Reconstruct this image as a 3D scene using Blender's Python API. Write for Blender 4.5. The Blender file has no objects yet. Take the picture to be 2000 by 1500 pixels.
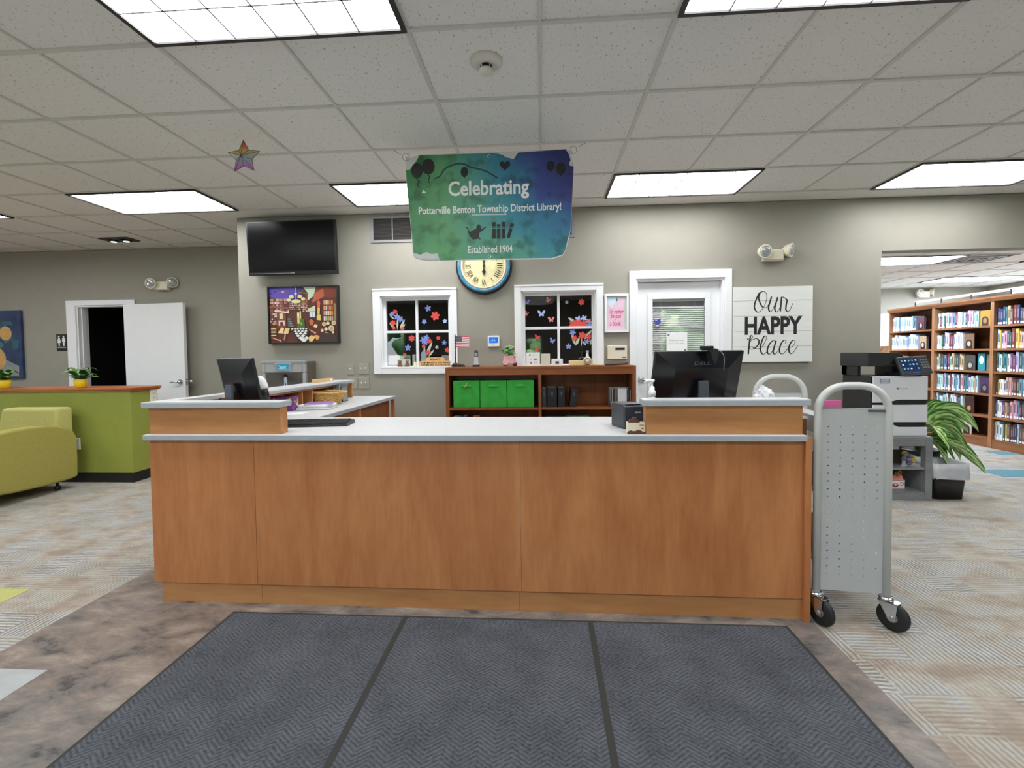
import bpy, bmesh, math, random
from mathutils import Vector, Matrix

PI = math.pi
C = bpy.context.scene.collection
SC = bpy.context.scene
HC = 2.75                     # ceiling height

# ------------------------------------------------------------------ camera
def look_matrix(yaw, pitch, roll):
    sa, ca, sb, cb, sr, cr = math.sin(yaw), math.cos(yaw), math.sin(pitch), math.cos(pitch), math.sin(roll), math.cos(roll)
    f = Vector((-sa * cb, ca * cb, sb)); r = Vector((ca, sa, 0)); u = r.cross(f)
    r2 = cr * r + sr * u; u2 = -sr * r + cr * u
    return Matrix((r2, u2, -f)).transposed()
cam_data = bpy.data.cameras.new('camera')
cam = bpy.data.objects.new('camera', cam_data); C.objects.link(cam)
cam_data.sensor_width = 36.0
cam_data.lens = 36.0 * 916.5 / 2000.0
cam_data.shift_y = -25.5 / 2000.0
cam_data.clip_start = 0.02
cam.matrix_world = Matrix.Translation((0.6036, -1.5686, HC - 1.4944)) @ look_matrix(0.0637, -0.0351, -0.0124).to_4x4()
SC.camera = cam

# ------------------------------------------------------------------ world, exposure
world = bpy.data.worlds.new('sky'); SC.world = world
world.use_nodes = True
wn = world.node_tree.nodes; wl = world.node_tree.links
sky = wn.new('ShaderNodeTexSky'); sky.sky_type = 'HOSEK_WILKIE'; sky.turbidity = 4.0
sky.sun_direction = (0.3, -0.5, 0.8)
wl.new(sky.outputs['Color'], wn['Background'].inputs['Color'])
wn['Background'].inputs['Strength'].default_value = 22.0
sun_d = bpy.data.lights.new('sun', 'SUN'); sun_d.energy = 20.0; sun_d.angle = 0.01; sun_d.color = (1.0, 0.95, 0.86)
sun = bpy.data.objects.new('sun', sun_d); C.objects.link(sun); sun.rotation_euler = (-0.75, 0.0, 0.12)   # high sun behind the building, lighting the hedge outside
SC.view_settings.view_transform = 'Standard'
SC.view_settings.look = 'None'
SC.view_settings.gamma = 1.0
SC.view_settings.use_curve_mapping = False
SC.view_settings.exposure = 0.37
LAMP = 12.6                    # radiance of the ceiling troffers
FARLAMP = 36.0                 # radiance of the troffers in the stacks room

# ------------------------------------------------------------------ materials
def lin(c):
    def f(v):
        v = v / 255.0
        return v / 12.92 if v <= 0.04045 else ((v + 0.055) / 1.055) ** 2.4
    return (f(c[0]), f(c[1]), f(c[2]), 1.0)
_M = {}
def nodes_of(m):
    return m.node_tree.nodes, m.node_tree.links
def mat(name, col=(200, 200, 200), rough=0.55, metal=0.0, var=0.06, scale=8.0, bump=0.0, bscale=60.0, spec=0.5, stretch=(1, 1, 1)):
    """plain surface with a slight procedural mottling"""
    if name in _M: return _M[name]
    m = bpy.data.materials.new(name); m.use_nodes = True
    n, l = nodes_of(m); b = n['Principled BSDF']
    b.inputs['Roughness'].default_value = rough; b.inputs['Metallic'].default_value = metal
    b.inputs['Specular IOR Level'].default_value = spec
    tc = n.new('ShaderNodeTexCoord'); mp = n.new('ShaderNodeMapping'); mp.inputs['Scale'].default_value = stretch
    l.new(tc.outputs['Object'], mp.inputs['Vector'])
    nz = n.new('ShaderNodeTexNoise'); nz.inputs['Scale'].default_value = scale; nz.inputs['Detail'].default_value = 3
    l.new(mp.outputs['Vector'], nz.inputs['Vector'])
    rp = n.new('ShaderNodeValToRGB'); c = lin(col)
    rp.color_ramp.elements[0].position = 0.3; rp.color_ramp.elements[1].position = 0.7
    rp.color_ramp.elements[0].color = tuple(max(0, x * (1 - var)) for x in c[:3]) + (1,)
    rp.color_ramp.elements[1].color = tuple(min(1, x * (1 + var)) for x in c[:3]) + (1,)
    l.new(nz.outputs['Fac'], rp.inputs['Fac']); l.new(rp.outputs['Color'], b.inputs['Base Color'])
    if bump:
        nb = n.new('ShaderNodeTexNoise'); nb.inputs['Scale'].default_value = bscale; nb.inputs['Detail'].default_value = 2
        l.new(mp.outputs['Vector'], nb.inputs['Vector'])
        bp = n.new('ShaderNodeBump'); bp.inputs['Strength'].default_value = bump; bp.inputs['Distance'].default_value = 0.004
        l.new(nb.outputs['Fac'], bp.inputs['Height']); l.new(bp.outputs['Normal'], b.inputs['Normal'])
    _M[name] = m; return m
def emit(name, col, strength):
    if name in _M: return _M[name]
    m = bpy.data.materials.new(name); m.use_nodes = True
    n, l = nodes_of(m); n.remove(n['Principled BSDF'])
    e = n.new('ShaderNodeEmission'); e.inputs['Color'].default_value = lin(col); e.inputs['Strength'].default_value = strength
    l.new(e.outputs[0], n['Material Output'].inputs[0]); _M[name] = m; return m
def wood(name, c1, c2, axis='Z', rough=0.42, dist=5.0, s=1.0):
    """laminate with long figured grain along one axis"""
    if name in _M: return _M[name]
    m = bpy.data.materials.new(name); m.use_nodes = True
    n, l = nodes_of(m); b = n['Principled BSDF']; b.inputs['Roughness'].default_value = rough
    b.inputs['Specular IOR Level'].default_value = 0.3
    tc = n.new('ShaderNodeTexCoord'); mp = n.new('ShaderNodeMapping')
    sc = {'X': (0.9, 5, 5), 'Y': (5, 0.9, 5), 'Z': (5, 5, 0.9)}[axis]
    mp.inputs['Scale'].default_value = tuple(v * s for v in sc)
    l.new(tc.outputs['Object'], mp.inputs['Vector'])
    nz = n.new('ShaderNodeTexNoise'); nz.inputs['Scale'].default_value = 1.1; nz.inputs['Detail'].default_value = 5; nz.inputs['Distortion'].default_value = 1.1
    l.new(mp.outputs['Vector'], nz.inputs['Vector'])
    fin = n.new('ShaderNodeTexNoise'); fin.inputs['Scale'].default_value = 9.0; fin.inputs['Detail'].default_value = 6
    l.new(mp.outputs['Vector'], fin.inputs['Vector'])
    mx = n.new('ShaderNodeMath'); mx.operation = 'MULTIPLY_ADD'; mx.inputs[1].default_value = 0.45
    l.new(fin.outputs['Fac'], mx.inputs[0]); l.new(nz.outputs['Fac'], mx.inputs[2])
    rp = n.new('ShaderNodeValToRGB')
    rp.color_ramp.elements[0].position = 0.46; rp.color_ramp.elements[1].position = 0.98
    rp.color_ramp.elements[0].color = lin(c1); rp.color_ramp.elements[1].color = lin(c2)
    l.new(mx.outputs[0], rp.inputs['Fac']); l.new(rp.outputs['Color'], b.inputs['Base Color'])
    _M[name] = m; return m
def glass(name, tint=(255, 255, 255), alpha=0.9, rough=0.0):
    """thin clear sheet: mostly transparent, mirror-like by angle"""
    if name in _M: return _M[name]
    m = bpy.data.materials.new(name); m.use_nodes = True
    n, l = nodes_of(m); n.remove(n['Principled BSDF'])
    t = n.new('ShaderNodeBsdfTransparent'); t.inputs['Color'].default_value = tuple(v * alpha for v in lin(tint)[:3]) + (1,)
    g = n.new('ShaderNodeBsdfGlossy'); g.inputs['Roughness'].default_value = rough
    fr = n.new('ShaderNodeFresnel'); fr.inputs['IOR'].default_value = 1.95
    mx = n.new('ShaderNodeMixShader')
    gm = n.new('ShaderNodeNewGeometry'); inv = n.new('ShaderNodeMath'); inv.operation = 'SUBTRACT'; inv.inputs[0].default_value = 1.0
    fm = n.new('ShaderNodeMath'); fm.operation = 'MULTIPLY'
    l.new(gm.outputs['Backfacing'], inv.inputs[1]); l.new(fr.outputs[0], fm.inputs[0]); l.new(inv.outputs[0], fm.inputs[1])   # reflect at the front surface of the sheet
    l.new(fm.outputs[0], mx.inputs[0]); l.new(t.outputs[0], mx.inputs[1]); l.new(g.outputs[0], mx.inputs[2])
    l.new(mx.outputs[0], n['Material Output'].inputs[0]); _M[name] = m; return m

# ------------------------------------------------------------------ mesh builder
class B:
    def __init__(self, xf=None):
        self.bm = bmesh.new(); self.xf = xf
    def v(self, p):
        p = Vector(p)
        return self.bm.verts.new(self.xf @ p if self.xf else p)
    def face(self, vs, m=0, smooth=False):
        try:
            f = self.bm.faces.new(vs)
        except ValueError:
            return None
        f.material_index = m; f.smooth = smooth; return f
    def box(self, x0, x1, y0, y1, z0, z1, m=0):
        p = [(x0, y0, z0), (x1, y0, z0), (x1, y1, z0), (x0, y1, z0), (x0, y0, z1), (x1, y0, z1), (x1, y1, z1), (x0, y1, z1)]
        return self.hexa(p, m)
    def hexa(self, p, m=0):
        v = [self.v(q) for q in p]
        for q in ((3, 2, 1, 0), (4, 5, 6, 7), (0, 1, 5, 4), (1, 2, 6, 5), (2, 3, 7, 6), (3, 0, 4, 7)):
            self.face([v[i] for i in q], m)
        return self
    def poly(self, pts, m=0):
        self.face([self.v(p) for p in pts], m); return self
    def wallpoly(self, pts, y, m=0):
        """flat figure facing -Y from (x, z) points"""
        a = sum(pts[i][0] * pts[(i + 1) % len(pts)][1] - pts[(i + 1) % len(pts)][0] * pts[i][1] for i in range(len(pts)))
        if a < 0: pts = pts[::-1]
        return self.poly([(x, y, z) for x, z in pts], m)
    def prism(self, pts, a, b, axis='Y', m=0, smooth=False):
        """extrude a 2D outline along an axis: Y (x,z), X (y,z), Z (x,y)"""
        ar = sum(pts[i][0] * pts[(i + 1) % len(pts)][1] - pts[(i + 1) % len(pts)][0] * pts[i][1] for i in range(len(pts)))
        if ar < 0: pts = pts[::-1]
        mk = {'Y': lambda p, t: (p[0], t, p[1]), 'X': lambda p, t: (t, p[0], p[1]), 'Z': lambda p, t: (p[0], p[1], t)}[axis]
        u = [self.v(mk(p, a)) for p in pts]; w = [self.v(mk(p, b)) for p in pts]
        flip = (axis == 'Y') != (b < a)
        k = len(pts)
        fs = [self.face(u[::-1], m), self.face(w, m)]
        for i in range(k):
            j = (i + 1) % k
            fs.append(self.face([u[i], u[j], w[j], w[i]], m, smooth))
        if flip:
            for f in fs:
                if f: f.normal_flip()
        return self
    def frame(self, d):
        d = Vector(d).normalized(); a = Vector((0, 0, 1)) if abs(d.z) < 0.9 else Vector((1, 0, 0))
        u = d.cross(a).normalized(); return u, d.cross(u).normalized() * -1
    def ring(self, c, u, w, r, seg):
        return [self.v(Vector(c) + u * (math.cos(2 * PI * i / seg) * r) + w * (math.sin(2 * PI * i / seg) * r)) for i in range(seg)]
    def skin(self, rings, m=0, smooth=True, cap0=True, cap1=True, closed=False):
        k = len(rings[0]); n = len(rings)
        for a in range(n if closed else n - 1):
            r, s = rings[a], rings[(a + 1) % n]
            for i in range(k):
                j = (i + 1) % k
                self.face([r[i], r[j], s[j], s[i]], m, smooth)
        if not closed:
            if cap0: self.face(rings[0][::-1], m)
            if cap1: self.face(rings[-1], m)
        return self
    def cyl(self, p0, p1, r0, r1=None, seg=16, m=0, smooth=True, cap0=True, cap1=True):
        r1 = r0 if r1 is None else r1
        u, w = self.frame(Vector(p1) - Vector(p0)); w = -w
        d = (Vector(p1) - Vector(p0)).normalized()
        if u.cross(w).dot(d) < 0: w = -w
        return self.skin([self.ring(p0, u, w, r0, seg), self.ring(p1, u, w, r1, seg)], m, smooth, cap0, cap1)
    def tube(self, pts, r, seg=10, m=0, closed=False, flat=None):
        """round tube along a polyline; r may be a list"""
        P = [Vector(p) for p in pts]; n = len(P); rings = []
        prev = None
        for i in range(n):
            if closed: t = (P[(i + 1) % n] - P[i - 1])
            else: t = P[min(i + 1, n - 1)] - P[max(i - 1, 0)]
            t.normalize()
            if prev is None: u, _ = self.frame(t)
            else:
                u = prev - t * prev.dot(t)
                if u.length < 1e-6: u, _ = self.frame(t)
                u.normalize()
            prev = u; w = t.cross(u)
            rr = r[i] if isinstance(r, (list, tuple)) else r
            rings.append(self.ring(P[i], u, w, rr, seg))
        return self.skin(rings, m, True, closed=closed)
    def lathe(self, prof, c=(0, 0, 0), seg=24, m=0, axis='Z', smooth=True, caps=True):
        """revolve (r, h) profile"""
        c = Vector(c)
        ex, ey, ez = {'Z': ((1, 0, 0), (0, 1, 0), (0, 0, 1)), 'Y': ((1, 0, 0), (0, 0, 1), (0, -1, 0)), 'X': ((0, 1, 0), (0, 0, 1), (1, 0, 0))}[axis]
        ex, ey, ez = Vector(ex), Vector(ey), Vector(ez)
        rings = [self.ring(c + ez * h, ex, ey, max(r, 1e-5), seg) for r, h in prof]
        return self.skin(rings, m, smooth, caps, caps)
    def ball(self, c, rx, ry=None, rz=None, m=0, seg=16, ringn=10):
        ry = rx if ry is None else ry; rz = rx if rz is None else rz
        c = Vector(c); rings = []
        for k in range(1, ringn):
            th = PI * k / ringn
            rings.append([self.v(c + Vector((rx * math.sin(th) * math.cos(2 * PI * i / seg), ry * math.sin(th) * math.sin(2 * PI * i / seg), -rz * math.cos(th)))) for i in range(seg)])
        self.skin(rings, m, True, False, False)
        a = self.v(c + Vector((0, 0, -rz))); b = self.v(c + Vector((0, 0, rz)))
        for i in range(seg):
            j = (i + 1) % seg
            self.face([rings[0][j], rings[0][i], a], m, True); self.face([rings[-1][i], rings[-1][j], b], m, True)
        return self
    def torus(self, c, R, r, axis='Y', seg=32, m=0, arc=2 * PI):
        c = Vector(c)
        ex, ey = {'Y': ((1, 0, 0), (0, 0, 1)), 'Z': ((1, 0, 0), (0, 1, 0)), 'X': ((0, 1, 0), (0, 0, 1))}[axis]
        ex, ey = Vector(ex), Vector(ey)
        return self.tube([c + ex * R * math.cos(2 * PI * i / seg) + ey * R * math.sin(2 * PI * i / seg) for i in range(seg)], r, 8, m, closed=True)
    def grid(self, fn, nu, nv, m=0, smooth=True):
        g = [[self.v(fn(i / nu, j / nv)) for j in range(nv + 1)] for i in range(nu + 1)]
        for i in range(nu):
            for j in range(nv):
                self.face([g[i][j], g[i + 1][j], g[i + 1][j + 1], g[i][j + 1]], m, smooth)
        return self
    def slab(self, x0, x1, z0, z1, y0, y1, holes=(), m=0):
        """upright panel in the XZ plane with rectangular openings"""
        xs = sorted(set([x0, x1] + [h[i] for h in holes for i in (0, 1) if x0 < h[i] < x1]))
        zs = sorted(set([z0, z1] + [h[i] for h in holes for i in (2, 3) if z0 < h[i] < z1]))
        for i in range(len(xs) - 1):
            for j in range(len(zs) - 1):
                cx, cz = (xs[i] + xs[i + 1]) / 2, (zs[j] + zs[j + 1]) / 2
                if any(h[0] < cx < h[1] and h[2] < cz < h[3] for h in holes): continue
                self.box(xs[i], xs[i + 1], y0, y1, zs[j], zs[j + 1], m)
        return self
    def mesh(self, name, mats):
        me = bpy.data.meshes.new(name); self.bm.to_mesh(me); self.bm.free()
        for x in (mats if isinstance(mats, (list, tuple)) else [mats]): me.materials.append(x)
        return me
    def build(self, name, mats, parent=None, bevel=0.0, seg=2, label=None, loc=None):
        o = bpy.data.objects.new(name, self.mesh(name, mats)); C.objects.link(o)
        if parent: o.parent = parent
        if loc: o.location = loc
        if bevel:
            md = o.modifiers.new('bevel', 'BEVEL'); md.width = bevel; md.segments = seg; md.limit_method = 'ANGLE'; md.angle_limit = 0.7
        if label: o['label'] = label
        return o

def tag(o, label, cat, group=None):
    o['label'] = label; o['category'] = cat
    if group: o['group'] = group
    return o
def thing(name, label, cat, loc=(0, 0, 0), rz=0.0, group=None):
    o = bpy.data.objects.new(name, None); C.objects.link(o); o.empty_display_size = 0.1
    o.location = loc; o.rotation_euler = (0, 0, rz)
    return tag(o, label, cat, group)
def struct(o):
    o['kind'] = 'structure'; return o
def struct_root(name, loc=(0, 0, 0), rz=0.0):
    o = bpy.data.objects.new(name, None); C.objects.link(o); o.empty_display_size = 0.1
    o.location = loc; o.rotation_euler = (0, 0, rz); return struct(o)
def copy_tree(o, parent=None):
    c = o.copy(); C.objects.link(c)
    if parent: c.parent = parent
    for ch in list(o.children): copy_tree(ch, c)
    return c
def text_into(b, s, x0, x1, z0, z1, y, m=0, bold=0.0, shear=0.0, font_space=1.0):
    """letters as a flat figure on a plane facing -Y, fitted into a box, added to builder b"""
    cu = bpy.data.curves.new('lettering', 'FONT'); cu.body = s; cu.size = 1.0; cu.offset = bold; cu.shear = shear
    cu.space_character = font_space; cu.resolution_u = 3; cu.fill_mode = 'FRONT'
    o = bpy.data.objects.new('lettering', cu); C.objects.link(o)
    me = bpy.data.meshes.new_from_object(o)
    bpy.data.objects.remove(o); bpy.data.curves.remove(cu)
    xs = [v.co.x for v in me.vertices]; zs = [v.co.y for v in me.vertices]
    if not xs: return b
    ax, bx, az, bz = min(xs), max(xs), min(zs), max(zs)
    vs = [b.v((x0 + (v.co.x - ax) / (bx - ax) * (x1 - x0), y, z0 + (v.co.y - az) / max(bz - az, 1e-6) * (z1 - z0))) for v in me.vertices]
    for p in me.polygons:
        f = b.face([vs[i] for i in p.vertices], m)
        if f:
            f.normal_update()
            nn = f.normal if not b.xf else b.xf.to_3x3().inverted() @ f.normal
            if nn.y > 0: f.normal_flip()
    bpy.data.meshes.remove(me)
    return b
def spline(pts, n=8):
    """Catmull-Rom through 2D/3D points"""
    P = [Vector(p) for p in pts]; out = []
    for i in range(len(P) - 1):
        a, b_, c, d = P[max(i - 1, 0)], P[i], P[i + 1], P[min(i + 2, len(P) - 1)]
        for k in range(n):
            t = k / n
            out.append(0.5 * ((2 * b_) + (c - a) * t + (2 * a - 5 * b_ + 4 * c - d) * t * t + (3 * b_ - a - 3 * c + d) * t ** 3))
    out.append(P[-1]); return out
def pen(b, pts, w, y, m=0, n=6, slant=True):
    """a flat pen stroke on a wall plane; slanted strokes are broader, like a broad nib"""
    q = spline([(p[0], p[1]) for p in pts], n)
    L, R = [], []
    for i in range(len(q)):
        t = q[min(i + 1, len(q) - 1)] - q[max(i - 1, 0)]
        if t.length < 1e-9: t = Vector((1, 0))
        t.normalize(); nn = Vector((-t.y, t.x))
        ww = w * (0.55 + 0.9 * max(0, -t.y) ** 1.5) if slant else w
        L.append(q[i] + nn * ww / 2); R.append(q[i] - nn * ww / 2)
    for i in range(len(q) - 1):
        b.wallpoly([(L[i].x, L[i].y), (R[i].x, R[i].y), (R[i + 1].x, R[i + 1].y), (L[i + 1].x, L[i + 1].y)], y - 1e-6 * (i % 7), m)
    return b
def ellipse(cx, cz, rx, rz, n=20, a0=0.0):
    return [(cx + rx * math.cos(a0 + 2 * PI * i / n), cz + rz * math.sin(a0 + 2 * PI * i / n)) for i in range(n)]

# shared materials
PAINT = mat('wall_paint', (154, 149, 138), 0.75, var=0.02, bump=0.05, bscale=120)
TRIMW = mat('white_trim_paint', (238, 238, 240), 0.4, var=0.01)
WHITE = mat('white_plastic', (236, 236, 234), 0.4, var=0.02)
BEIGE = mat('beige_plastic', (226, 218, 196), 0.45, var=0.03)
BLACK = mat('black_plastic', (22, 22, 24), 0.38, var=0.05)
DARK = mat('dark_interior', (14, 13, 13), 0.8)
CHAR = mat('charcoal_plastic', (58, 60, 66), 0.42, var=0.04)
STEEL = mat('brushed_steel', (176, 178, 180), 0.35, 0.9, var=0.05, scale=30, stretch=(1, 1, 12))
CHROME = mat('chrome', (205, 206, 208), 0.15, 1.0, var=0.01)
GREYM = mat('grey_enamel', (180, 180, 180), 0.45, var=0.02)
LAMIN = mat('grey_laminate', (208, 207, 207), 0.38, var=0.05, scale=26, stretch=(1, 2.5, 1))
LAMEDGE = mat('grey_laminate_edge', (166, 171, 178), 0.45, var=0.04, scale=30)
OAK = wood('oak_laminate_upright', (168, 101, 58), (200, 133, 83), 'Z')
OAKX = wood('oak_laminate_lengthwise', (172, 114, 68), (200, 142, 92), 'X')
OAKY = wood('oak_laminate_crosswise', (150, 92, 52), (188, 124, 74), 'Y')
CHERRY = wood('cherry_stain', (120, 66, 34), (150, 88, 48), 'X')
CHERRYZ = wood('cherry_stain_upright', (118, 64, 32), (148, 86, 46), 'Z')
RED = mat('red_print', (214, 60, 60), 0.6); BLUE = mat('blue_print', (110, 130, 220), 0.6); LEAFP = mat('sage_print', (196, 200, 178), 0.6)
INK = mat('black_ink', (28, 24, 28), 0.6); PAPER = mat('white_paper', (240, 240, 238), 0.7, var=0.02)
GLASS = glass('window_glass', alpha=0.92)

# =================================================================== THE ROOM
def carpet_material():
    m = bpy.data.materials.new('patterned_carpet'); m.use_nodes = True
    n, l = nodes_of(m); b = n['Principled BSDF']; b.inputs['Roughness'].default_value = 0.95; b.inputs['Specular IOR Level'].default_value = 0.1
    tc = n.new('ShaderNodeTexCoord')
    S = 1 / 0.19
    def math_(op, a=None, bb=None, c=None):
        q = n.new('ShaderNodeMath'); q.operation = op
        for i, x in enumerate((a, bb, c)):
            if x is None: continue
            if isinstance(x, (int, float)): q.inputs[i].default_value = x
            else: l.new(x, q.inputs[i])
        return q.outputs[0]
    sep = n.new('ShaderNodeSeparateXYZ'); l.new(tc.outputs['Object'], sep.inputs[0])
    cx = math_('FLOOR', math_('MULTIPLY', sep.outputs['X'], S)); cy = math_('FLOOR', math_('MULTIPLY', sep.outputs['Y'], S * 1.0))
    cmb = n.new('ShaderNodeCombineXYZ'); l.new(cx, cmb.inputs[0]); l.new(cy, cmb.inputs[1])
    wh = n.new('ShaderNodeTexWhiteNoise'); wh.noise_dimensions = '2D'; l.new(cmb.outputs[0], wh.inputs['Vector'])
    big = n.new('ShaderNodeTexNoise'); big.inputs['Scale'].default_value = 2.3; big.inputs['Detail'].default_value = 2; l.new(tc.outputs['Object'], big.inputs['Vector'])
    # ribs run along x in half the cells and along y in the others; some cells are nearly plain
    par = math_('GREATER_THAN', wh.outputs['Value'], 0.5)
    nz = n.new('ShaderNodeTexNoise'); nz.inputs['Scale'].default_value = 55; nz.inputs['Detail'].default_value = 4; l.new(tc.outputs['Object'], nz.inputs['Vector'])
    wob = n.new('ShaderNodeTexNoise'); wob.inputs['Scale'].default_value = 16; wob.inputs['Detail'].default_value = 3; l.new(tc.outputs['Object'], wob.inputs['Vector'])
    ph = math_('MULTIPLY_ADD', wob.outputs['Fac'], 5.0, math_('MULTIPLY', nz.outputs['Fac'], 2.5))
    sx = math_('SINE', math_('MULTIPLY_ADD', sep.outputs['X'], 290.0, ph)); sy = math_('SINE', math_('MULTIPLY_ADD', sep.outputs['Y'], 290.0, ph))
    st = n.new('ShaderNodeMix'); st.data_type = 'FLOAT'; l.new(par, st.inputs[0]); l.new(sx, st.inputs[2]); l.new(sy, st.inputs[3])
    wh2 = n.new('ShaderNodeTexWhiteNoise'); wh2.noise_dimensions = '3D'; cmb2 = n.new('ShaderNodeCombineXYZ'); l.new(cx, cmb2.inputs[0]); l.new(cy, cmb2.inputs[1]); cmb2.inputs[2].default_value = 7.0
    l.new(cmb2.outputs[0], wh2.inputs['Vector'])
    stripe = math_('MULTIPLY_ADD', st.outputs[0], 0.5, 0.5)
    strength = math_('MULTIPLY_ADD', wh2.outputs['Value'], 0.5, 0.15)
    mixv = math_('ADD', math_('MULTIPLY', stripe, strength), math_('MULTIPLY', nz.outputs['Fac'], 0.3))
    mp = n.new('ShaderNodeMapping'); mp.inputs['Scale'].default_value = (1.0, 1.5, 1.0); l.new(tc.outputs['Object'], mp.inputs['Vector'])
    blot = n.new('ShaderNodeTexNoise'); blot.inputs['Scale'].default_value = 5.0; blot.inputs['Detail'].default_value = 5; blot.inputs['Roughness'].default_value = 0.6; l.new(mp.outputs['Vector'], blot.inputs['Vector'])
    base = math_('ADD', math_('MULTIPLY', blot.outputs['Fac'], 0.85), math_('MULTIPLY', wh2.outputs['Value'], 0.22))
    rp = n.new('ShaderNodeValToRGB'); e = rp.color_ramp.elements
    e[0].position = 0.34; e[0].color = lin((160, 145, 132)); e[1].position = 0.74; e[1].color = lin((202, 200, 192))
    for p, c in ((0.44, (176, 164, 150)), (0.54, (188, 182, 170)), (0.64, (188, 188, 187))):
        x = e.new(p); x.color = lin(c)
    l.new(base, rp.inputs['Fac'])
    mx = n.new('ShaderNodeMix'); mx.data_type = 'RGBA'; l.new(mixv, mx.inputs[0])
    l.new(rp.outputs['Color'], mx.inputs[6]); mx.inputs[7].default_value = lin((98, 88, 80))
    l.new(mx.outputs[2], b.inputs['Base Color'])
    bp = n.new('ShaderNodeBump'); bp.inputs['Strength'].default_value = 0.3; bp.inputs['Distance'].default_value = 0.004
    l.new(mixv, bp.inputs['Height']); l.new(bp.outputs['Normal'], b.inputs['Normal'])
    return m
def vinyl_material():
    m = bpy.data.materials.new('slate_look_vinyl'); m.use_nodes = True
    n, l = nodes_of(m); b = n['Principled BSDF']; b.inputs['Roughness'].default_value = 0.5; b.inputs['Specular IOR Level'].default_value = 0.35
    tc = n.new('ShaderNodeTexCoord'); mp = n.new('ShaderNodeMapping'); mp.inputs['Rotation'].default_value = (0, 0, 0.9); mp.inputs['Scale'].default_value = (1, 1.9, 1)
    l.new(tc.outputs['Object'], mp.inputs['Vector'])
    a = n.new('ShaderNodeTexNoise'); a.inputs['Scale'].default_value = 4.2; a.inputs['Detail'].default_value = 12; a.inputs['Roughness'].default_value = 0.72; a.inputs['Distortion'].default_value = 0.35
    c = n.new('ShaderNodeTexNoise'); c.inputs['Scale'].default_value = 1.3; c.inputs['Detail'].default_value = 4; c.inputs['Distortion'].default_value = 0.5
    l.new(mp.outputs['Vector'], a.inputs['Vector']); l.new(tc.outputs['Object'], c.inputs['Vector'])
    r1 = n.new('ShaderNodeValToRGB'); e = r1.color_ramp.elements
    e[0].position = 0.36; e[0].color = lin((72, 68, 68)); e[1].position = 0.68; e[1].color = lin((168, 160, 150))
    for p, q in ((0.44, (118, 112, 107)), (0.55, (142, 131, 122))): x = e.new(p); x.color = lin(q)
    r2 = n.new('ShaderNodeValToRGB'); r2.color_ramp.elements[0].position = 0.42; r2.color_ramp.elements[1].position = 0.6
    r2.color_ramp.elements[0].color = lin((150, 150, 152)); r2.color_ramp.elements[1].color = lin((166, 150, 142))
    l.new(a.outputs['Fac'], r1.inputs['Fac']); l.new(c.outputs['Fac'], r2.inputs['Fac'])
    mx = n.new('ShaderNodeMix'); mx.data_type = 'RGBA'; mx.blend_type = 'SOFT_LIGHT'; mx.inputs[0].default_value = 0.7
    l.new(r1.outputs['Color'], mx.inputs[6]); l.new(r2.outputs['Color'], mx.inputs[7]); l.new(mx.outputs[2], b.inputs['Base Color'])
    return m
def tile_material():
    m = bpy.data.materials.new('fissured_ceiling_tile'); m.use_nodes = True
    n, l = nodes_of(m); b = n['Principled BSDF']; b.inputs['Roughness'].default_value = 0.95; b.inputs['Specular IOR Level'].default_value = 0.05
    tc = n.new('ShaderNodeTexCoord'); mp = n.new('ShaderNodeMapping'); mp.inputs['Scale'].default_value = (1.0, 0.45, 1)
    l.new(tc.outputs['Object'], mp.inputs['Vector'])
    a = n.new('ShaderNodeTexNoise'); a.inputs['Scale'].default_value = 95; a.inputs['Detail'].default_value = 2; l.new(mp.outputs['Vector'], a.inputs['Vector'])
    r = n.new('ShaderNodeValToRGB'); e = r.color_ramp.elements
    e[0].position = 0.27; e[0].color = lin((172, 168, 162)); e[1].position = 0.37; e[1].color = lin((238, 236, 232))
    l.new(a.outputs['Fac'], r.inputs['Fac'])
    g = n.new('ShaderNodeTexNoise'); g.inputs['Scale'].default_value = 140; l.new(tc.outputs['Object'], g.inputs['Vector'])
    mx = n.new('ShaderNodeMix'); mx.data_type = 'RGBA'; mx.blend_type = 'MULTIPLY'; mx.inputs[0].default_value = 0.12
    l.new(r.outputs['Color'], mx.inputs[6]); l.new(g.outputs['Fac'], mx.inputs[7]); l.new(mx.outputs[2], b.inputs['Base Color'])
    return m
CARPET = carpet_material(); VINYL = vinyl_material(); TILE = tile_material()
TEE = mat('ceiling_tee_enamel', (206, 204, 198), 0.6, var=0.03)

b = B(); b.poly([(-9.2, -5.2, 0), (9.0, -5.2, 0), (9.0, 8.0, 0), (-9.2, 8.0, 0)]); struct(b.build('floor', CARPET))
b = B(); b.box(-1.736, 1.842, -5.2, 1.25, 0.0, 0.002); struct(b.build('floor', VINYL))
SLATE = mat('pale_slate_vinyl', (168, 170, 170), 0.5, var=0.12, scale=5, stretch=(1, 3, 1))
b = B(); b.box(-1.72, -1.405, -0.75, 0.163, 0.0, 0.003); struct(b.build('floor', SLATE))
LIME = mat('lime_carpet', (176, 176, 106), 0.95, var=0.08, scale=90); TEAL = mat('teal_carpet', (86, 128, 140), 0.95, var=0.08, scale=90)
b = B(); b.box(-2.83, -2.21, 0.63, 0.79, 0.0, 0.002); struct(b.build('floor', LIME))
b = B(); b.box(5.1, 5.8, 3.28, 3.56, 0.0, 0.002); struct(b.build('floor', TEAL))
b = B(); b.box(6.0, 6.22, 4.28, 4.5, 0.0, 0.002); struct(b.build('floor', TEAL))

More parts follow.
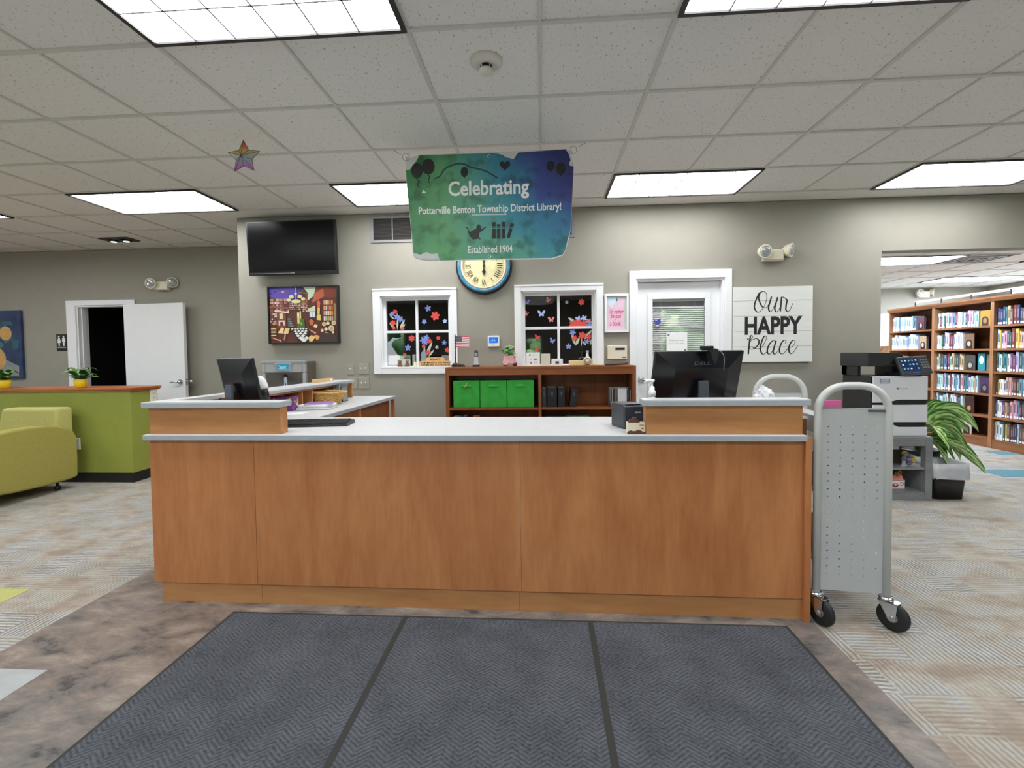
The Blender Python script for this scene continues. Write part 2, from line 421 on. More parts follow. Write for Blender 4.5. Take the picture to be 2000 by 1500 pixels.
# ceilings
b = B(); b.box(-9.2, 9.0, -5.2, 8.0, HC + 0.007, HC + 0.05); struct(b.build('ceiling', TILE))
b = B(); b.box(3.96, 9.0, 3.48, 7.9, 2.405, 2.45); struct(b.build('ceiling', TILE))
LIGHTS = [(x, y) for y in (2.44, 0.0, -2.44) for x in (-6.1, -3.66, -1.22, 1.22, 3.66)] + [(-8.54, 2.44)]
def tees(b, xs, ys, z, skip, w=0.012, x1=None, y0=None, y1=None):
    for x in xs:
        main = abs((x / 0.61) % 2) < 0.1 or abs((x / 0.61) % 2 - 2) < 0.1
        for k in range(len(ys) - 1):
            a, c = ys[k], ys[k + 1]
            if any(lx + 0.05 < x < lx + 1.17 and ly - 0.05 < a < ly + 0.55 for lx, ly in skip): continue
            ww = w if main else w * 0.62
            b.box(x - ww, x + ww, a + 0.012, c - 0.012, z, z + 0.008 if main else z + 0.008)
    for y in ys:
        b.box(xs[0], xs[-1], y - w, y + w, z - 0.0005, z + 0.008)
xs = [round(0.61 * k, 3) for k in range(-15, 13)]; ys = [round(0.61 * k, 3) for k in range(-8, 8)]
b = B(); tees(b, xs, [y for y in ys if y < 3.2], HC - 0.001, LIGHTS)
b2 = [x for x in xs if x < -2.7]
for y in (3.66, 4.27): b.box(b2[0], b2[-1], y - 0.012, y + 0.012, HC - 0.0015, HC + 0.007)
for x in b2:
    for y in (3.05, 3.66, 4.27): b.box(x - 0.011, x + 0.011, y + 0.012, min(y + 0.598, 4.529), HC - 0.001, HC + 0.007)
struct(b.build('trim_1', TEE))
FARL = [(4.61, 4.53), (7.05, 6.36), (4.61, 6.36), (6.95, 4.53)]  # the last two are extra panels, added to brighten the stacks room
b = B()
for x in [4.61 + 0.61 * k for k in range(-1, 8)]:
    for k in range(8):
        y = 3.31 + 0.61 * k
        if y < 3.49 or y > 7.5: continue
        if any(lx + 0.05 < x < lx + 1.17 and ly - 0.05 < y < ly + 0.55 for lx, ly in FARL): continue
        b.box(x - 0.012, x + 0.012, y + 0.012, y + 0.598 if y < 6.9 else 7.69, 2.399, 2.406)
for k in range(1, 8):
    y = 3.31 + 0.61 * k; b.box(3.97, 8.98, y - 0.012, y + 0.012, 2.3985, 2.406)
struct(b.build('trim_2', TEE))

# walls
W1 = (-1.096, -0.347, 1.125, 1.884); W2 = (0.395, 1.167, 1.125, 1.905); D1 = (1.572, 2.454, 0.0, 2.007)
b = B(); b.slab(-2.65, 3.965, 0, HC, 3.33, 3.48, [W1, W2, (D1[0], D1[1], -0.1, D1[3])])
b.box(3.965, 8.9, 3.33, 3.48, 2.234, HC)
struct(b.build('wall_back', PAINT))
b = B(); b.box(-2.65, -2.5, 3.48, 4.53, 0, HC); struct(b.build('wall_nook', PAINT))
LD = (-5.79, -5.05, 0.0, 2.0)
b = B(); b.slab(-9.2, -2.5, 0, HC, 4.53, 4.68, [(LD[0], LD[1], -0.1, LD[3])]); struct(b.build('wall_far_left', PAINT))
b = B(); b.box(3.815, 3.965, 3.48, 8.0, 0, HC); struct(b.build('wall_partition', PAINT))
b = B(); b.box(3.965, 9.0, 7.7, 7.85, 0, 2.405); struct(b.build('wall_stacks', PAINT))
b = B(); b.box(8.85, 9.0, -5.2, 3.9, 0, HC); b.box(8.85, 9.0, 7.3, 7.85, 0, HC); b.box(8.85, 9.0, 3.9, 7.3, 0, 0.8); b.box(8.85, 9.0, 3.9, 7.3, 2.3, HC); struct(b.build('wall_right', PAINT))
r = struct_root('window_6', (8.9, 5.6, 0.8))
bb = B()
for y in (-1.7, -0.57, 0.53, 1.65): bb.box(-0.04, 0.04, y, y + 0.05, 0.05, 1.45)
bb.box(-0.04, 0.04, -1.7, 1.7, 0, 0.05); bb.box(-0.04, 0.04, -1.7, 1.7, 1.45, 1.5); bb.build('window_frame', TRIMW, r)
bb = B(); bb.box(-0.003, 0.003, -1.65, 1.65, 0.05, 1.45); bb.build('pane', GLASS, r)
b = B(); b.box(-9.2, -9.05, -5.2, -2.6, 0, HC); b.box(-9.2, -9.05, 0.6, 4.68, 0, HC); b.box(-9.2, -9.05, -2.6, 0.6, 0, 0.9); b.box(-9.2, -9.05, -2.6, 0.6, 1.9, HC); struct(b.build('wall_left', PAINT))
r = struct_root('window_7', (-9.12, -1.0, 0.9))  # unseen window, added so that daylight brightens the left nook
bb = B()
for y in (-1.6, -0.55, 0.5, 1.55): bb.box(-0.04, 0.04, y, y + 0.05, 0.05, 0.95)
bb.box(-0.04, 0.04, -1.6, 1.6, 0, 0.05); bb.box(-0.04, 0.04, -1.6, 1.6, 0.95, 1.0); bb.build('window_frame', TRIMW, r)
bb = B(); bb.box(-0.003, 0.003, -1.55, 1.55, 0.05, 0.95); bb.build('pane', GLASS, r)
# front wall, behind the viewer, with three daylight windows
FW = [(-4.45, -3.35, 0.95, 1.95), (0.12, 0.62, 0.9, 1.75), (3.9, 5.4, 1.0, 2.5), (-1.9, 0.0, 0.0, 2.35)]  # last opening: unseen entrance door, added to fill the desk front with daylight
b = B(); b.slab(-9.2, 9.0, 0, HC, -5.2, -5.05, FW); struct(b.build('wall_front', PAINT))
for k, f in enumerate(FW):
    r = struct_root('window_%d' % (k + 3) if k < 3 else 'door_added', ((f[0] + f[1]) / 2, -5.1, f[2]))
    hw = (f[1] - f[0]) / 2; hh = f[3] - f[2]
    bb = B(); bb.slab(-hw, hw, 0, hh, -0.04, 0.04, [(-hw + 0.05, hw - 0.05, 0.05, hh - 0.05)]); bb.build('window_frame', TRIMW, r)
    bb = B(); bb.box(-hw + 0.05, hw - 0.05, -0.003, 0.003, 0.05, hh - 0.05); bb.build('pane', GLASS, r)
# ground and hedge outside
b = B(); b.poly([(-30, -40, -0.15), (30, -40, -0.15), (30, -5.2, -0.15), (-30, -5.2, -0.15)]); b.poly([(-40, -5.2, -0.15), (-9.2, -5.2, -0.15), (-9.2, 30, -0.15), (-40, 30, -0.15)]); b.poly([(9.0, -5.2, -0.15), (40, -5.2, -0.15), (40, 30, -0.15), (9.0, 30, -0.15)]); struct(b.build('ground', mat('pale_paving', (196, 198, 192), 0.9, var=0.1, scale=3)))
rnd = random.Random(3)
b = B()
for i in range(420):
    x = rnd.choice([rnd.uniform(-11, -3.6), rnd.uniform(-0.2, 1.5), rnd.uniform(2.8, 11)]); z = rnd.uniform(-0.2, 3.6); y = -11.5 + rnd.uniform(-0.9, 0.9)
    r = rnd.uniform(0.25, 0.6); b.ball((x, y, z), r, r * 0.8, r * 0.85, rnd.randrange(3), 8, 5)
hg = b.build('hedge', [mat('leaf_pale', (184, 210, 150), 0.8, var=0.4, scale=9), mat('leaf_mid', (128, 170, 110), 0.8, var=0.4, scale=9), mat('leaf_deep', (84, 128, 80), 0.8, var=0.4, scale=9)])
tag(hg, 'green leafy hedge outside the front windows, seen only as reflection', 'hedge'); hg['kind'] = 'stuff'
# rooms behind the office windows and restroom door, their gloom painted into the walls
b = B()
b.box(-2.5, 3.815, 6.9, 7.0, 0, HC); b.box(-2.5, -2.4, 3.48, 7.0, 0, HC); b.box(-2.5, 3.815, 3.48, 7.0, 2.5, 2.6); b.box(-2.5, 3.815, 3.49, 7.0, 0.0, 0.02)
struct(b.build('wall_office', mat('office_shade_colour', (70, 68, 66), 0.9)))
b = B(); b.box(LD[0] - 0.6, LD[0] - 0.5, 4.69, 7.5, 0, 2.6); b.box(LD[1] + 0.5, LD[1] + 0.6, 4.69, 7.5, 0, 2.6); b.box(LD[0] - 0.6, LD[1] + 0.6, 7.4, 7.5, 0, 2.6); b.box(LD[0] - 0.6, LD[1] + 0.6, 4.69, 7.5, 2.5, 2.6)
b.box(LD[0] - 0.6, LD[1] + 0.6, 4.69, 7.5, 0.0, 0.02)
struct(b.build('wall_restroom', mat('restroom_shade_colour', (24, 23, 22), 0.9)))
COVE = mat('black_cove_base', (24, 23, 24), 0.5)
b = B(); b.box(-2.64, 1.5, 3.318, 3.33, 0, 0.1); b.box(2.53, 3.96, 3.318, 3.33, 0, 0.1); struct(b.build('baseboard_back', COVE))
b = B(); b.box(-9.05, -5.95, 4.518, 4.53, 0, 0.1); b.box(-4.9, -2.65, 4.518, 4.53, 0, 0.1); struct(b.build('baseboard_left', COVE))

# ------------------------------------------------ interior windows
def sash_window(nm, o, casing, mx, mz):
    """o = opening x0,x1,z0,z1 ; casing = outer trim x0,x1,z0,z1 ; mullion centres"""
    r = struct_root(nm, ((o[0] + o[1]) / 2, 3.33, o[2])); ox, oz = -(o[0] + o[1]) / 2, -o[2]
    T = Matrix.Translation((ox, 0, oz))
    b = B(T); y0 = -0.018
    b.box(casing[0], o[0], y0, 0, casing[2], casing[3]); b.box(o[1], casing[1], y0, 0, casing[2], casing[3])
    b.box(o[0], o[1], y0, 0, o[3], casing[3]); b.box(o[0], o[1], y0, 0, casing[2], o[2])
    b.box(casing[0], casing[1], y0 - 0.008, y0, casing[3] - 0.02, casing[3])
    b.build('window_frame', TRIMW, r, 0.003)
    b = B(T)
    b.box(o[0], o[0] + 0.012, 0, 0.15, o[2], o[3]); b.box(o[1] - 0.012, o[1], 0, 0.15, o[2], o[3]); b.box(o[0], o[1], 0, 0.15, o[3] - 0.012, o[3]); b.box(o[0], o[1], -0.02, 0.15, o[2], o[2] + 0.014)
    b.build('window_jamb', TRIMW, r)
    x0, x1, z0, z1 = o[0] + 0.012, o[1] - 0.012, o[2] + 0.014, o[3] - 0.012
    b = B(T); s = 0.026
    b.slab(x0, x1, z0, z1, 0.06, 0.1, [(x0 + s, mx - 0.013, z0 + 0.01, mz - 0.013), (mx + 0.013, x1 - s, z0 + 0.01, mz - 0.013), (x0 + s, mx - 0.013, mz + 0.013, z1 - s), (mx + 0.013, x1 - s, mz + 0.013, z1 - s)])
    b.build('sash', TRIMW, r)
    for a, c in ((x0 + s, mx - 0.013), (mx + 0.013, x1 - s)):
        for e, f in ((z0 + 0.01, mz - 0.013), (mz + 0.013, z1 - s)):
            b = B(T); b.box(a, c, 0.077, 0.082, e, f); b.build('pane', GLASS, r)
sash_window('window_1', W1, (-1.178, -0.278, 1.063, 1.966), -0.726, 1.513)
sash_window('window_2', W2, (0.325, 1.242, 1.06, 1.976), 0.783, 1.529)

# ------------------------------------------------ door with blind, back wall
r = struct_root('door_1', (2.013, 3.33, 0)); T = Matrix.Translation((-2.013, 0, 0))
b = B(T)
b.box(1.503, 1.572, -0.02, 0, 0, 2.09); b.box(2.454, 2.523, -0.02, 0, 0, 2.09); b.box(1.572, 2.454, -0.02, 0, 2.007, 2.09)
b.build('door_frame', TRIMW, r, 0.004)
b = B(T)
b.box(1.572, 1.59, 0, 0.15, 0, 2.007); b.box(2.436, 2.454, 0, 0.15, 0, 2.007); b.box(1.59, 2.436, 0, 0.15, 1.985, 2.007)
b.build('door_jamb', TRIMW, r)
b = B(T); G = (1.745, 2.29, 0.2, 1.815)
b.slab(1.592, 2.434, 0.01, 1.98, 0.07, 0.115, [G]); b.build('door_leaf', TRIMW, r)
b = B(T); b.slab(G[0] - 0.045, G[1] + 0.045, G[2] - 0.045, G[3] + 0.045, 0.055, 0.07, [(G[0] + 0.008, G[1] - 0.008, G[2] + 0.008, G[3] - 0.008)]); b.build('glazing_bead', TRIMW, r, 0.004)
b = B(T); b.box(G[0], G[1], 0.074, 0.079, G[2], G[3]); b.build('pane', GLASS, r)
b = B(T); z = G[3] - 0.09; b.box(G[0] + 0.01, G[1] - 0.01, 0.088, 0.112, G[3] - 0.03, G[3] - 0.004)
while z > G[2]:
    b.hexa([(G[0] + 0.006, 0.092, z - 0.009), (G[1] - 0.006, 0.092, z - 0.009), (G[1] - 0.006, 0.106, z + 0.009), (G[0] + 0.006, 0.106, z + 0.009), (G[0] + 0.006, 0.092, z - 0.0078), (G[1] - 0.006, 0.092, z - 0.0078), (G[1] - 0.006, 0.106, z + 0.0102), (G[0] + 0.006, 0.106, z + 0.0102)])
    z -= 0.0215
for x in (G[0] + 0.1, G[1] - 0.1): b.box(x - 0.001, x + 0.001, 0.098, 0.1, G[2], G[3])
b.build('window_blind', WHITE, r)
b = B(T); b.box(G[0], G[1], 0.1165, 0.12, G[2], G[3]); b.build('blind_backing', mat('shadowed_grey_film', (150, 152, 154), 0.8), r)
b = B(T); b.lathe([(0.036, 0), (0.036, 0.012), (0.02, 0.02), (0.014, 0.05), (0.014, 0.06)], (1.632, 0.07, 0.975), 24, 0, 'Y')
b.tube([(1.632, 0.02, 0.975), (1.66, 0.016, 0.975), (1.72, 0.014, 0.972), (1.752, 0.018, 0.97)], [0.012, 0.011, 0.01, 0.009]); b.build('door_handle', CHROME, r)
# ------------------------------------------------ restroom door standing open, left wall
r = struct_root('door_2', (-5.42, 4.53, 0)); T = Matrix.Translation((5.42, 0, 0))
b = B(T); b.box(-5.925, LD[0], -0.02, 0, 0, 2.068); b.box(LD[1], -4.925, -0.02, 0, 0, 2.068); b.box(LD[0], LD[1], -0.02, 0, 2.0, 2.068); b.build('door_frame', TRIMW, r, 0.004)
b = B(T); b.box(LD[0], LD[0] + 0.02, 0, 0.15, 0, 2.0); b.box(LD[1] - 0.02, LD[1], 0, 0.15, 0, 2.0); b.box(LD[0] + 0.02, LD[1] - 0.02, 0, 0.15, 1.98, 2.0)
b.box(LD[0] + 0.02, LD[0] + 0.032, 0.05, 0.1, 0, 1.98); b.build('door_jamb', TRIMW, r)
b = B(T @ Matrix.Translation((-5.03, 4.50 - 4.53, 0)) @ Matrix.Rotation(-0.09, 4, 'Z'))
b.box(0, 0.91, -0.045, 0, 0.012, 1.995); b.build('door_leaf', TRIMW, r)
b = B(T @ Matrix.Translation((-5.03, 4.50 - 4.53, 0)) @ Matrix.Rotation(-0.09, 4, 'Z'))
b.lathe([(0.033, 0), (0.033, 0.012), (0.014, 0.02), (0.014, 0.05)], (0.84, -0.045, 0.945), 20, 0, 'Y')
b.tube([(0.84, -0.095, 0.945), (0.80, -0.099, 0.945), (0.73, -0.097, 0.942)], [0.012, 0.01, 0.008])
b.box(0.9105, 0.912, -0.035, -0.01, 0.9, 0.99); b.cyl((0.86, 0.0, 0.945), (0.86, 0.05, 0.945), 0.02)
b.ball((0.945, 0.02, 0.945), 0.03); b.cyl((0.86, 0.03, 0.945), (0.94, 0.03, 0.945), 0.01)
b.build('door_handle', CHROME, r)

# =================================================================== CEILING FITTINGS
def lamp_material(name, col, s):
    m = bpy.data.materials.new(name); m.use_nodes = True
    n, l = nodes_of(m); n.remove(n['Principled BSDF'])
    e = n.new('ShaderNodeEmission'); e.inputs['Strength'].default_value = s
    tc = n.new('ShaderNodeTexCoord'); nz = n.new('ShaderNodeTexNoise'); nz.inputs['Scale'].default_value = 7; nz.inputs['Detail'].default_value = 1
    l.new(tc.outputs['Object'], nz.inputs['Vector'])
    rp = n.new('ShaderNodeValToRGB'); rp.color_ramp.elements[0].position = 0.3; rp.color_ramp.elements[1].position = 0.7
    c = lin(col); rp.color_ramp.elements[0].color = tuple(x * 0.8 for x in c[:3]) + (1,); rp.color_ramp.elements[1].color = c
    l.new(nz.outputs['Fac'], rp.inputs['Fac']); l.new(rp.outputs['Color'], e.inputs['Color'])
    l.new(e.outputs[0], n['Material Output'].inputs[0]); return m
LENS = lamp_material('lit_prismatic_lens', (246, 250, 252), LAMP); LENSFAR = lamp_material('lit_lens_stacks', (228, 240, 255), FARLAMP)
LFRAME = mat('bronze_lamp_frame', (40, 34, 34), 0.5); LGRID = mat('lens_rib', (196, 202, 206), 0.6)
def troffer(label, x, y, z, lens, group):
    t = thing('ceiling_light', label, 'ceiling light', (x + 0.61, y + 0.305, z), 0, group)
    b = B(); b.box(-0.61, 0.61, -0.305, -0.283, -0.008, 0.006); b.box(-0.61, 0.61, 0.283, 0.305, -0.008, 0.006); b.box(-0.61, -0.588, -0.283, 0.283, -0.008, 0.006); b.box(0.588, 0.61, -0.283, 0.283, -0.008, 0.006)
    b.build('lamp_frame', LFRAME, t)
    b = B(); b.poly([(-0.588, -0.283, 0.001), (-0.588, 0.283, 0.001), (0.588, 0.283, 0.001), (0.588, -0.283, 0.001)]); b.build('diffuser', lens, t)
    b = B()
    for k in range(1, 6): xx = -0.588 + 1.176 * k / 6; b.box(xx - 0.004, xx + 0.004, -0.283, 0.283, -0.002, 0.0005)
    for k in range(1, 3): yy = -0.283 + 0.566 * k / 3; b.box(-0.588, 0.588, yy - 0.004, yy + 0.004, -0.002, 0.0005)
    b.build('louver', LGRID, t)
    return t
LL = {(-6.1, 2.44): 'lit ceiling light panel at far left edge, above the green half wall', (-3.66, 2.44): 'lit ceiling light panel left of the hanging star, nearest the restroom wall',
      (-1.22, 2.44): 'lit ceiling light panel half hidden behind the green banner', (1.22, 2.44): 'lit ceiling light panel just right of the banner, above the white door',
      (3.66, 2.44): 'lit ceiling light panel at right, above the opening to the book stacks', (-1.22, 0.0): 'large bright ceiling light panel at top left, nearest the viewer', (1.22, 0.0): 'ceiling light panel cut by the top edge, right of the smoke detector'}
for lx, ly in LIGHTS:
    troffer(LL.get((lx, ly), 'lit ceiling light panel outside the view'), lx, ly, HC - 0.004, LENS, 'recessed ceiling light panels')
for k, (lx, ly) in enumerate(FARL):
    troffer(['lit ceiling light panel beyond the wall opening, beside the air vent', 'lit ceiling light panel farthest back in the stacks room', 'extra ceiling light panel added for brightness, hidden behind the wall', 'extra ceiling light panel added for brightness, above the end of the bookcase'][k], lx, ly, 2.398, LENSFAR, 'light panels of the stacks room')
# air diffuser in the stacks room
t = thing('air_vent', 'square slatted air vent in the ceiling beyond the wall opening', 'vent', (6.14, 4.88, 2.398))
b = B(); b.slab(-0.3, 0.3, -0.3, 0.3, 0, 0.004, [(-0.27, 0.27, -0.27, 0.27)]); b.bm.transform(Matrix.Rotation(-PI / 2, 4, 'X')) if False else None
b = B()
for k, s in enumerate((0.3, 0.225, 0.15, 0.075)):
    w = 0.022
    for (x0, x1, y0, y1) in ((-s, s, -s, -s + w), (-s, s, s - w, s), (-s, -s + w, -s + w, s - w), (s - w, s, -s + w, s - w)):
        b.box(x0, x1, y0, y1, -0.003, 0.0015)
b.build('vent_louver', mat('vent_white', (214, 214, 214), 0.5), t)
b = B(); b.box(-0.28, 0.28, -0.28, 0.28, 0.002, 0.004); b.build('vent_backing', DARK, t)
# smoke detector
t = thing('smoke_detector', 'round white smoke detector on the ceiling above the banner', 'smoke detector', (0.335, 0.87, HC + 0.007))
b = B(); b.lathe([(0.001, 0), (0.082, 0), (0.082, -0.012), (0.07, -0.022), (0.05, -0.026), (0.001, -0.026)], seg=32); b.build('base_plate', mat('ivory_plastic', (214, 208, 198), 0.5), t)
b = B(); b.lathe([(0.03, -0.026), (0.03, -0.046), (0.001, -0.046)], seg=24); b.build('sensor_chamber', DARK, t)
b = B(); b.lathe([(0.001, -0.044), (0.034, -0.044), (0.037, -0.05), (0.034, -0.062), (0.02, -0.07), (0.001, -0.071)], seg=24)
for a in range(4): b.box(0.026 * math.cos(a * PI / 2 + .8) - 0.005, 0.026 * math.cos(a * PI / 2 + .8) + 0.005, 0.026 * math.sin(a * PI / 2 + .8) - 0.005, 0.026 * math.sin(a * PI / 2 + .8) + 0.005, -0.046, -0.02)
b.build('sensor_cap', mat('ivory_plastic', (214, 208, 198), 0.5), t)
# twin downlight
t = thing('recessed_spotlight', 'dark recessed twin spotlight in the ceiling above the restroom door', 'spotlight', (-4.65, 4.03, HC + 0.005))
b = B(); b.box(-0.19, 0.19, -0.1, 0.1, -0.012, 0.0); b.build('housing', mat('spot_bezel', (54, 52, 50), 0.5), t, 0.004)
for sx in (-0.085, 0.085):
    b = B(); b.lathe([(0.001, -0.014), (0.055, -0.014), (0.06, -0.022), (0.05, -0.028), (0.02, -0.03), (0.001, -0.03)], (sx, 0, 0), 20); b.build('lamp_head', BLACK, t)
    b = B(); b.lathe([(0.001, -0.03), (0.034, -0.031), (0.028, -0.036), (0.001, -0.037)], (sx + 0.01, 0, 0), 16); b.build('bulb', emit('spot_bulb_glow', (235, 240, 245), 1.5), t)
# hanging star
STAR = bpy.data.materials.new('rainbow_foil'); STAR.use_nodes = True
n, l = nodes_of(STAR); bs = n['Principled BSDF']; bs.inputs['Roughness'].default_value = 0.35; bs.inputs['Metallic'].default_value = 0.25
tc = n.new('ShaderNodeTexCoord'); sp = n.new('ShaderNodeSeparateXYZ'); l.new(tc.outputs['Object'], sp.inputs[0])
mr = n.new('ShaderNodeMapRange'); mr.inputs[1].default_value = -0.1; mr.inputs[2].default_value = 0.1; l.new(sp.outputs['Z'], mr.inputs[0])
rp = n.new('ShaderNodeValToRGB'); e = rp.color_ramp.elements; e[0].position = 0; e[0].color = lin((196, 60, 176)); e[1].position = 1; e[1].color = lin((206, 70, 80))
for p, c in ((0.18, (176, 110, 180)), (0.36, (140, 150, 160)), (0.55, (160, 162, 150)), (0.66, (196, 176, 90)), (0.8, (206, 120, 90))): x = e.new(p); x.color = lin(c)
l.new(mr.outputs[0], rp.inputs[0]); l.new(rp.outputs[0], bs.inputs['Base Color'])
t = thing('star_ornament', 'rainbow coloured foil star hanging from the ceiling at left', 'ornament', (-1.371, 1.5, 2.597))
b = B(); R, r_ = 0.112, 0.056
ring = [(R if k % 2 == 0 else r_) for k in range(10)]
pts = [(ring[k] * 1.03 * math.sin(k * PI / 5), ring[k] * math.cos(k * PI / 5)) for k in range(10)]
for sgn in (-1, 1):
    c = b.v((0, 0.034 * sgn, -0.004)); vs = [b.v((x, 0, z)) for x, z in pts]
    for k in range(10): b.face([c, vs[k], vs[(k + 1) % 10]] if sgn < 0 else [c, vs[(k + 1) % 10], vs[k]])
b.build('star_body', STAR, t)
b = B(); P3 = [(x, 0, z) for x, z in pts]; b.tube(P3, 0.0022, 6, 0, True)
for k in range(10): b.tube([(pts[k][0], -0.001, pts[k][1]), (0, -0.035, -0.004)], 0.0014, 5)
b.build('wire_edge', mat('dark_wire', (70, 50, 40), 0.5), t)
b = B(); b.cyl((0, 0, 0.112), (0, 0, HC - 2.597 + 0.007), 0.0006, seg=5); b.build('string', mat('nylon_thread', (210, 210, 205), 0.5), t)

# =================================================================== FRONT MAT
def mat_material():
    m = bpy.data.materials.new('charcoal_chevron_carpet'); m.use_nodes = True
    n, l = nodes_of(m); b = n['Principled BSDF']; b.inputs['Roughness'].default_value = 0.95; b.inputs['Specular IOR Level'].default_value = 0.1
    tc = n.new('ShaderNodeTexCoord'); sep = n.new('ShaderNodeSeparateXYZ'); l.new(tc.outputs['Object'], sep.inputs[0])
    def M(op, a, bb=None, c=None):
        q = n.new('ShaderNodeMath'); q.operation = op
        for i, x in enumerate((a, bb, c)):
            if x is None: continue
            if isinstance(x, (int, float)): q.inputs[i].default_value = x
            else: l.new(x, q.inputs[i])
        return q.outputs[0]
    nz = n.new('ShaderNodeTexNoise'); nz.inputs['Scale'].default_value = 90; nz.inputs['Detail'].default_value = 3; l.new(tc.outputs['Object'], nz.inputs['Vector'])
    lo = n.new('ShaderNodeTexNoise'); lo.inputs['Scale'].default_value = 5; lo.inputs['Detail'].default_value = 4; l.new(tc.outputs['Object'], lo.inputs['Vector'])
    zig = M('PINGPONG', sep.outputs['X'], 0.055)
    ph = M('ADD', sep.outputs['Y'], M('MULTIPLY', zig, 0.75))
    st = M('SINE', M('MULTIPLY_ADD', ph, 360.0, M('MULTIPLY', nz.outputs['Fac'], 2.5)))
    v = M('MULTIPLY_ADD', st, 0.15, 0.32)
    v2 = M('ADD', M('MULTIPLY', v, M('MULTIPLY', lo.outputs['Fac'], 1.6)), M('MULTIPLY', nz.outputs['Fac'], 0.62))
    rp = n.new('ShaderNodeValToRGB'); e = rp.color_ramp.elements
    e[0].position = 0.22; e[0].color = lin((46, 48, 53)); e[1].position = 0.8; e[1].color = lin((98, 101, 107))
    l.new(v2, rp.inputs[0]); l.new(rp.outputs[0], b.inputs['Base Color'])
    bp = n.new('ShaderNodeBump'); bp.inputs['Strength'].default_value = 0.5; bp.inputs['Distance'].default_value = 0.004
    l.new(v2, bp.inputs['Height']); l.new(bp.outputs['Normal'], b.inputs['Normal'])
    return m
MATC = mat_material(); RUBBER = mat('black_rubber_edging', (48, 49, 46), 0.8, var=0.06, scale=40)
t = thing('entrance_mat', 'large charcoal three-panel floor mat in front of the reception desk', 'mat', (0.387, -0.4, 0.002), -0.004)
YB, YF = -0.95, 0.985
for k, (a, c) in enumerate(((-1.297, -0.46), (-0.435, 0.412), (0.437, 1.297))):
    b = B(); b.box(a, c, YB, YF, 0, 0.009); b.build('mat_panel', MATC, t)
b = B(); b.box(-1.312, 1.312, YF, YF + 0.014, 0, 0.0075); b.box(-1.312, -1.297, YB, YF, 0, 0.0075); b.box(1.297, 1.312, YB, YF, 0, 0.0075); b.build('mat_border', RUBBER, t)
for a, c in ((-0.46, -0.435), (0.412, 0.437)):
    b = B(); b.box(a, c, YB, YF, 0, 0.0095); b.build('seam_strip', RUBBER, t)

# =================================================================== RECEPTION DESK
PV = Vector((0.2, 0.67, 0)); RZ = -0.0125
DX = Matrix.Translation(-PV)          # geometry is written in room coordinates, stored about the pivot
def desk_root(name, label, cat):
    return thing(name, label, cat, PV, RZ)
t = desk_root('reception_desk', 'long oak reception desk with plain panelled front, standing behind the floor mat', 'desk')
for a, c in ((-1.402, -0.846), (-0.8445, 0.494), (0.4955, 1.80)):
    b = B(DX); b.box(a, c, 0.672, 0.69, 0.105, 0.846); b.build('front_panel', OAK, t, 0.001)
for a, c in ((-1.372, -0.832), (-0.8305, 0.483), (0.4845, 1.80)):
    b = B(DX); b.box(a, c, 0.684, 0.70, 0.002, 0.105); b.build('toe_kick', OAKX, t)
b = B(DX); b.box(-1.402, -1.384, 0.69, 2.84, 0.105, 0.846); b.box(-1.372, -1.36, 0.70, 2.84, 0.002, 0.105); b.build('side_panel', OAK, t)
b = B(DX); b.box(1.80, 1.828, 0.655, 1.26, 0.002, 0.862); b.build('end_panel', OAK, t, 0.002)
b = B(DX); b.box(-0.855, -0.84, 1.5, 1.99, 0.03, 0.846); b.box(-1.38, -0.855, 1.5, 1.515, 0.03, 0.846); b.box(-0.9, -0.884, 2.0, 2.80, 0.03, 0.846); b.build('cabinet_side', CHERRYZ, t)
for y in (1.985, 2.80):
    b = B(DX); b.box(-0.862, -0.836, y, y + 0.028, 0.002, 0.846); b.build('cabinet_post', OAK, t)
# worktop: front run and left return, one continuous top
t = desk_root('countertop', 'pale grey laminate L-shaped countertop on the oak reception desk', 'countertop')
b = B(DX)
out = [(-1.41, 0.642), (1.80, 0.642), (1.80, 1.30), (-0.83, 1.30), (-0.83, 2.86), (-1.41, 2.86)]
b.prism(out, 0.868, 0.872, 'Z'); b.build('laminate_top', LAMIN, t)
b = B(DX); b.prism(out, 0.846, 0.868, 'Z'); b.build('edge_band', LAMEDGE, t)
def riser(label, x0, x1, wx0, wx1):
    t = desk_root('counter_riser', label, 'riser')
    b = B(DX); b.box(wx0, wx1, 0.674, 0.74, 0.8725, 1.007); b.build('riser_body', OAKX, t, 0.001)
    b = B(DX); b.box(x0, x1, 0.65, 0.762, 1.007, 1.032); b.build('ledge_edge', LAMEDGE, t, 0.002)
    b = B(DX); b.box(x0 + 0.001, x1 - 0.001, 0.651, 0.761, 1.032, 1.036); b.build('ledge_top', LAMIN, t)
    return t
riser('oak privacy riser with grey ledge on the left end of the countertop', -1.42, -0.69, -1.40, -0.702)
t2 = riser('oak privacy riser with grey ledge on the right end of the countertop', 1.075, 1.82, 1.09, 1.795)
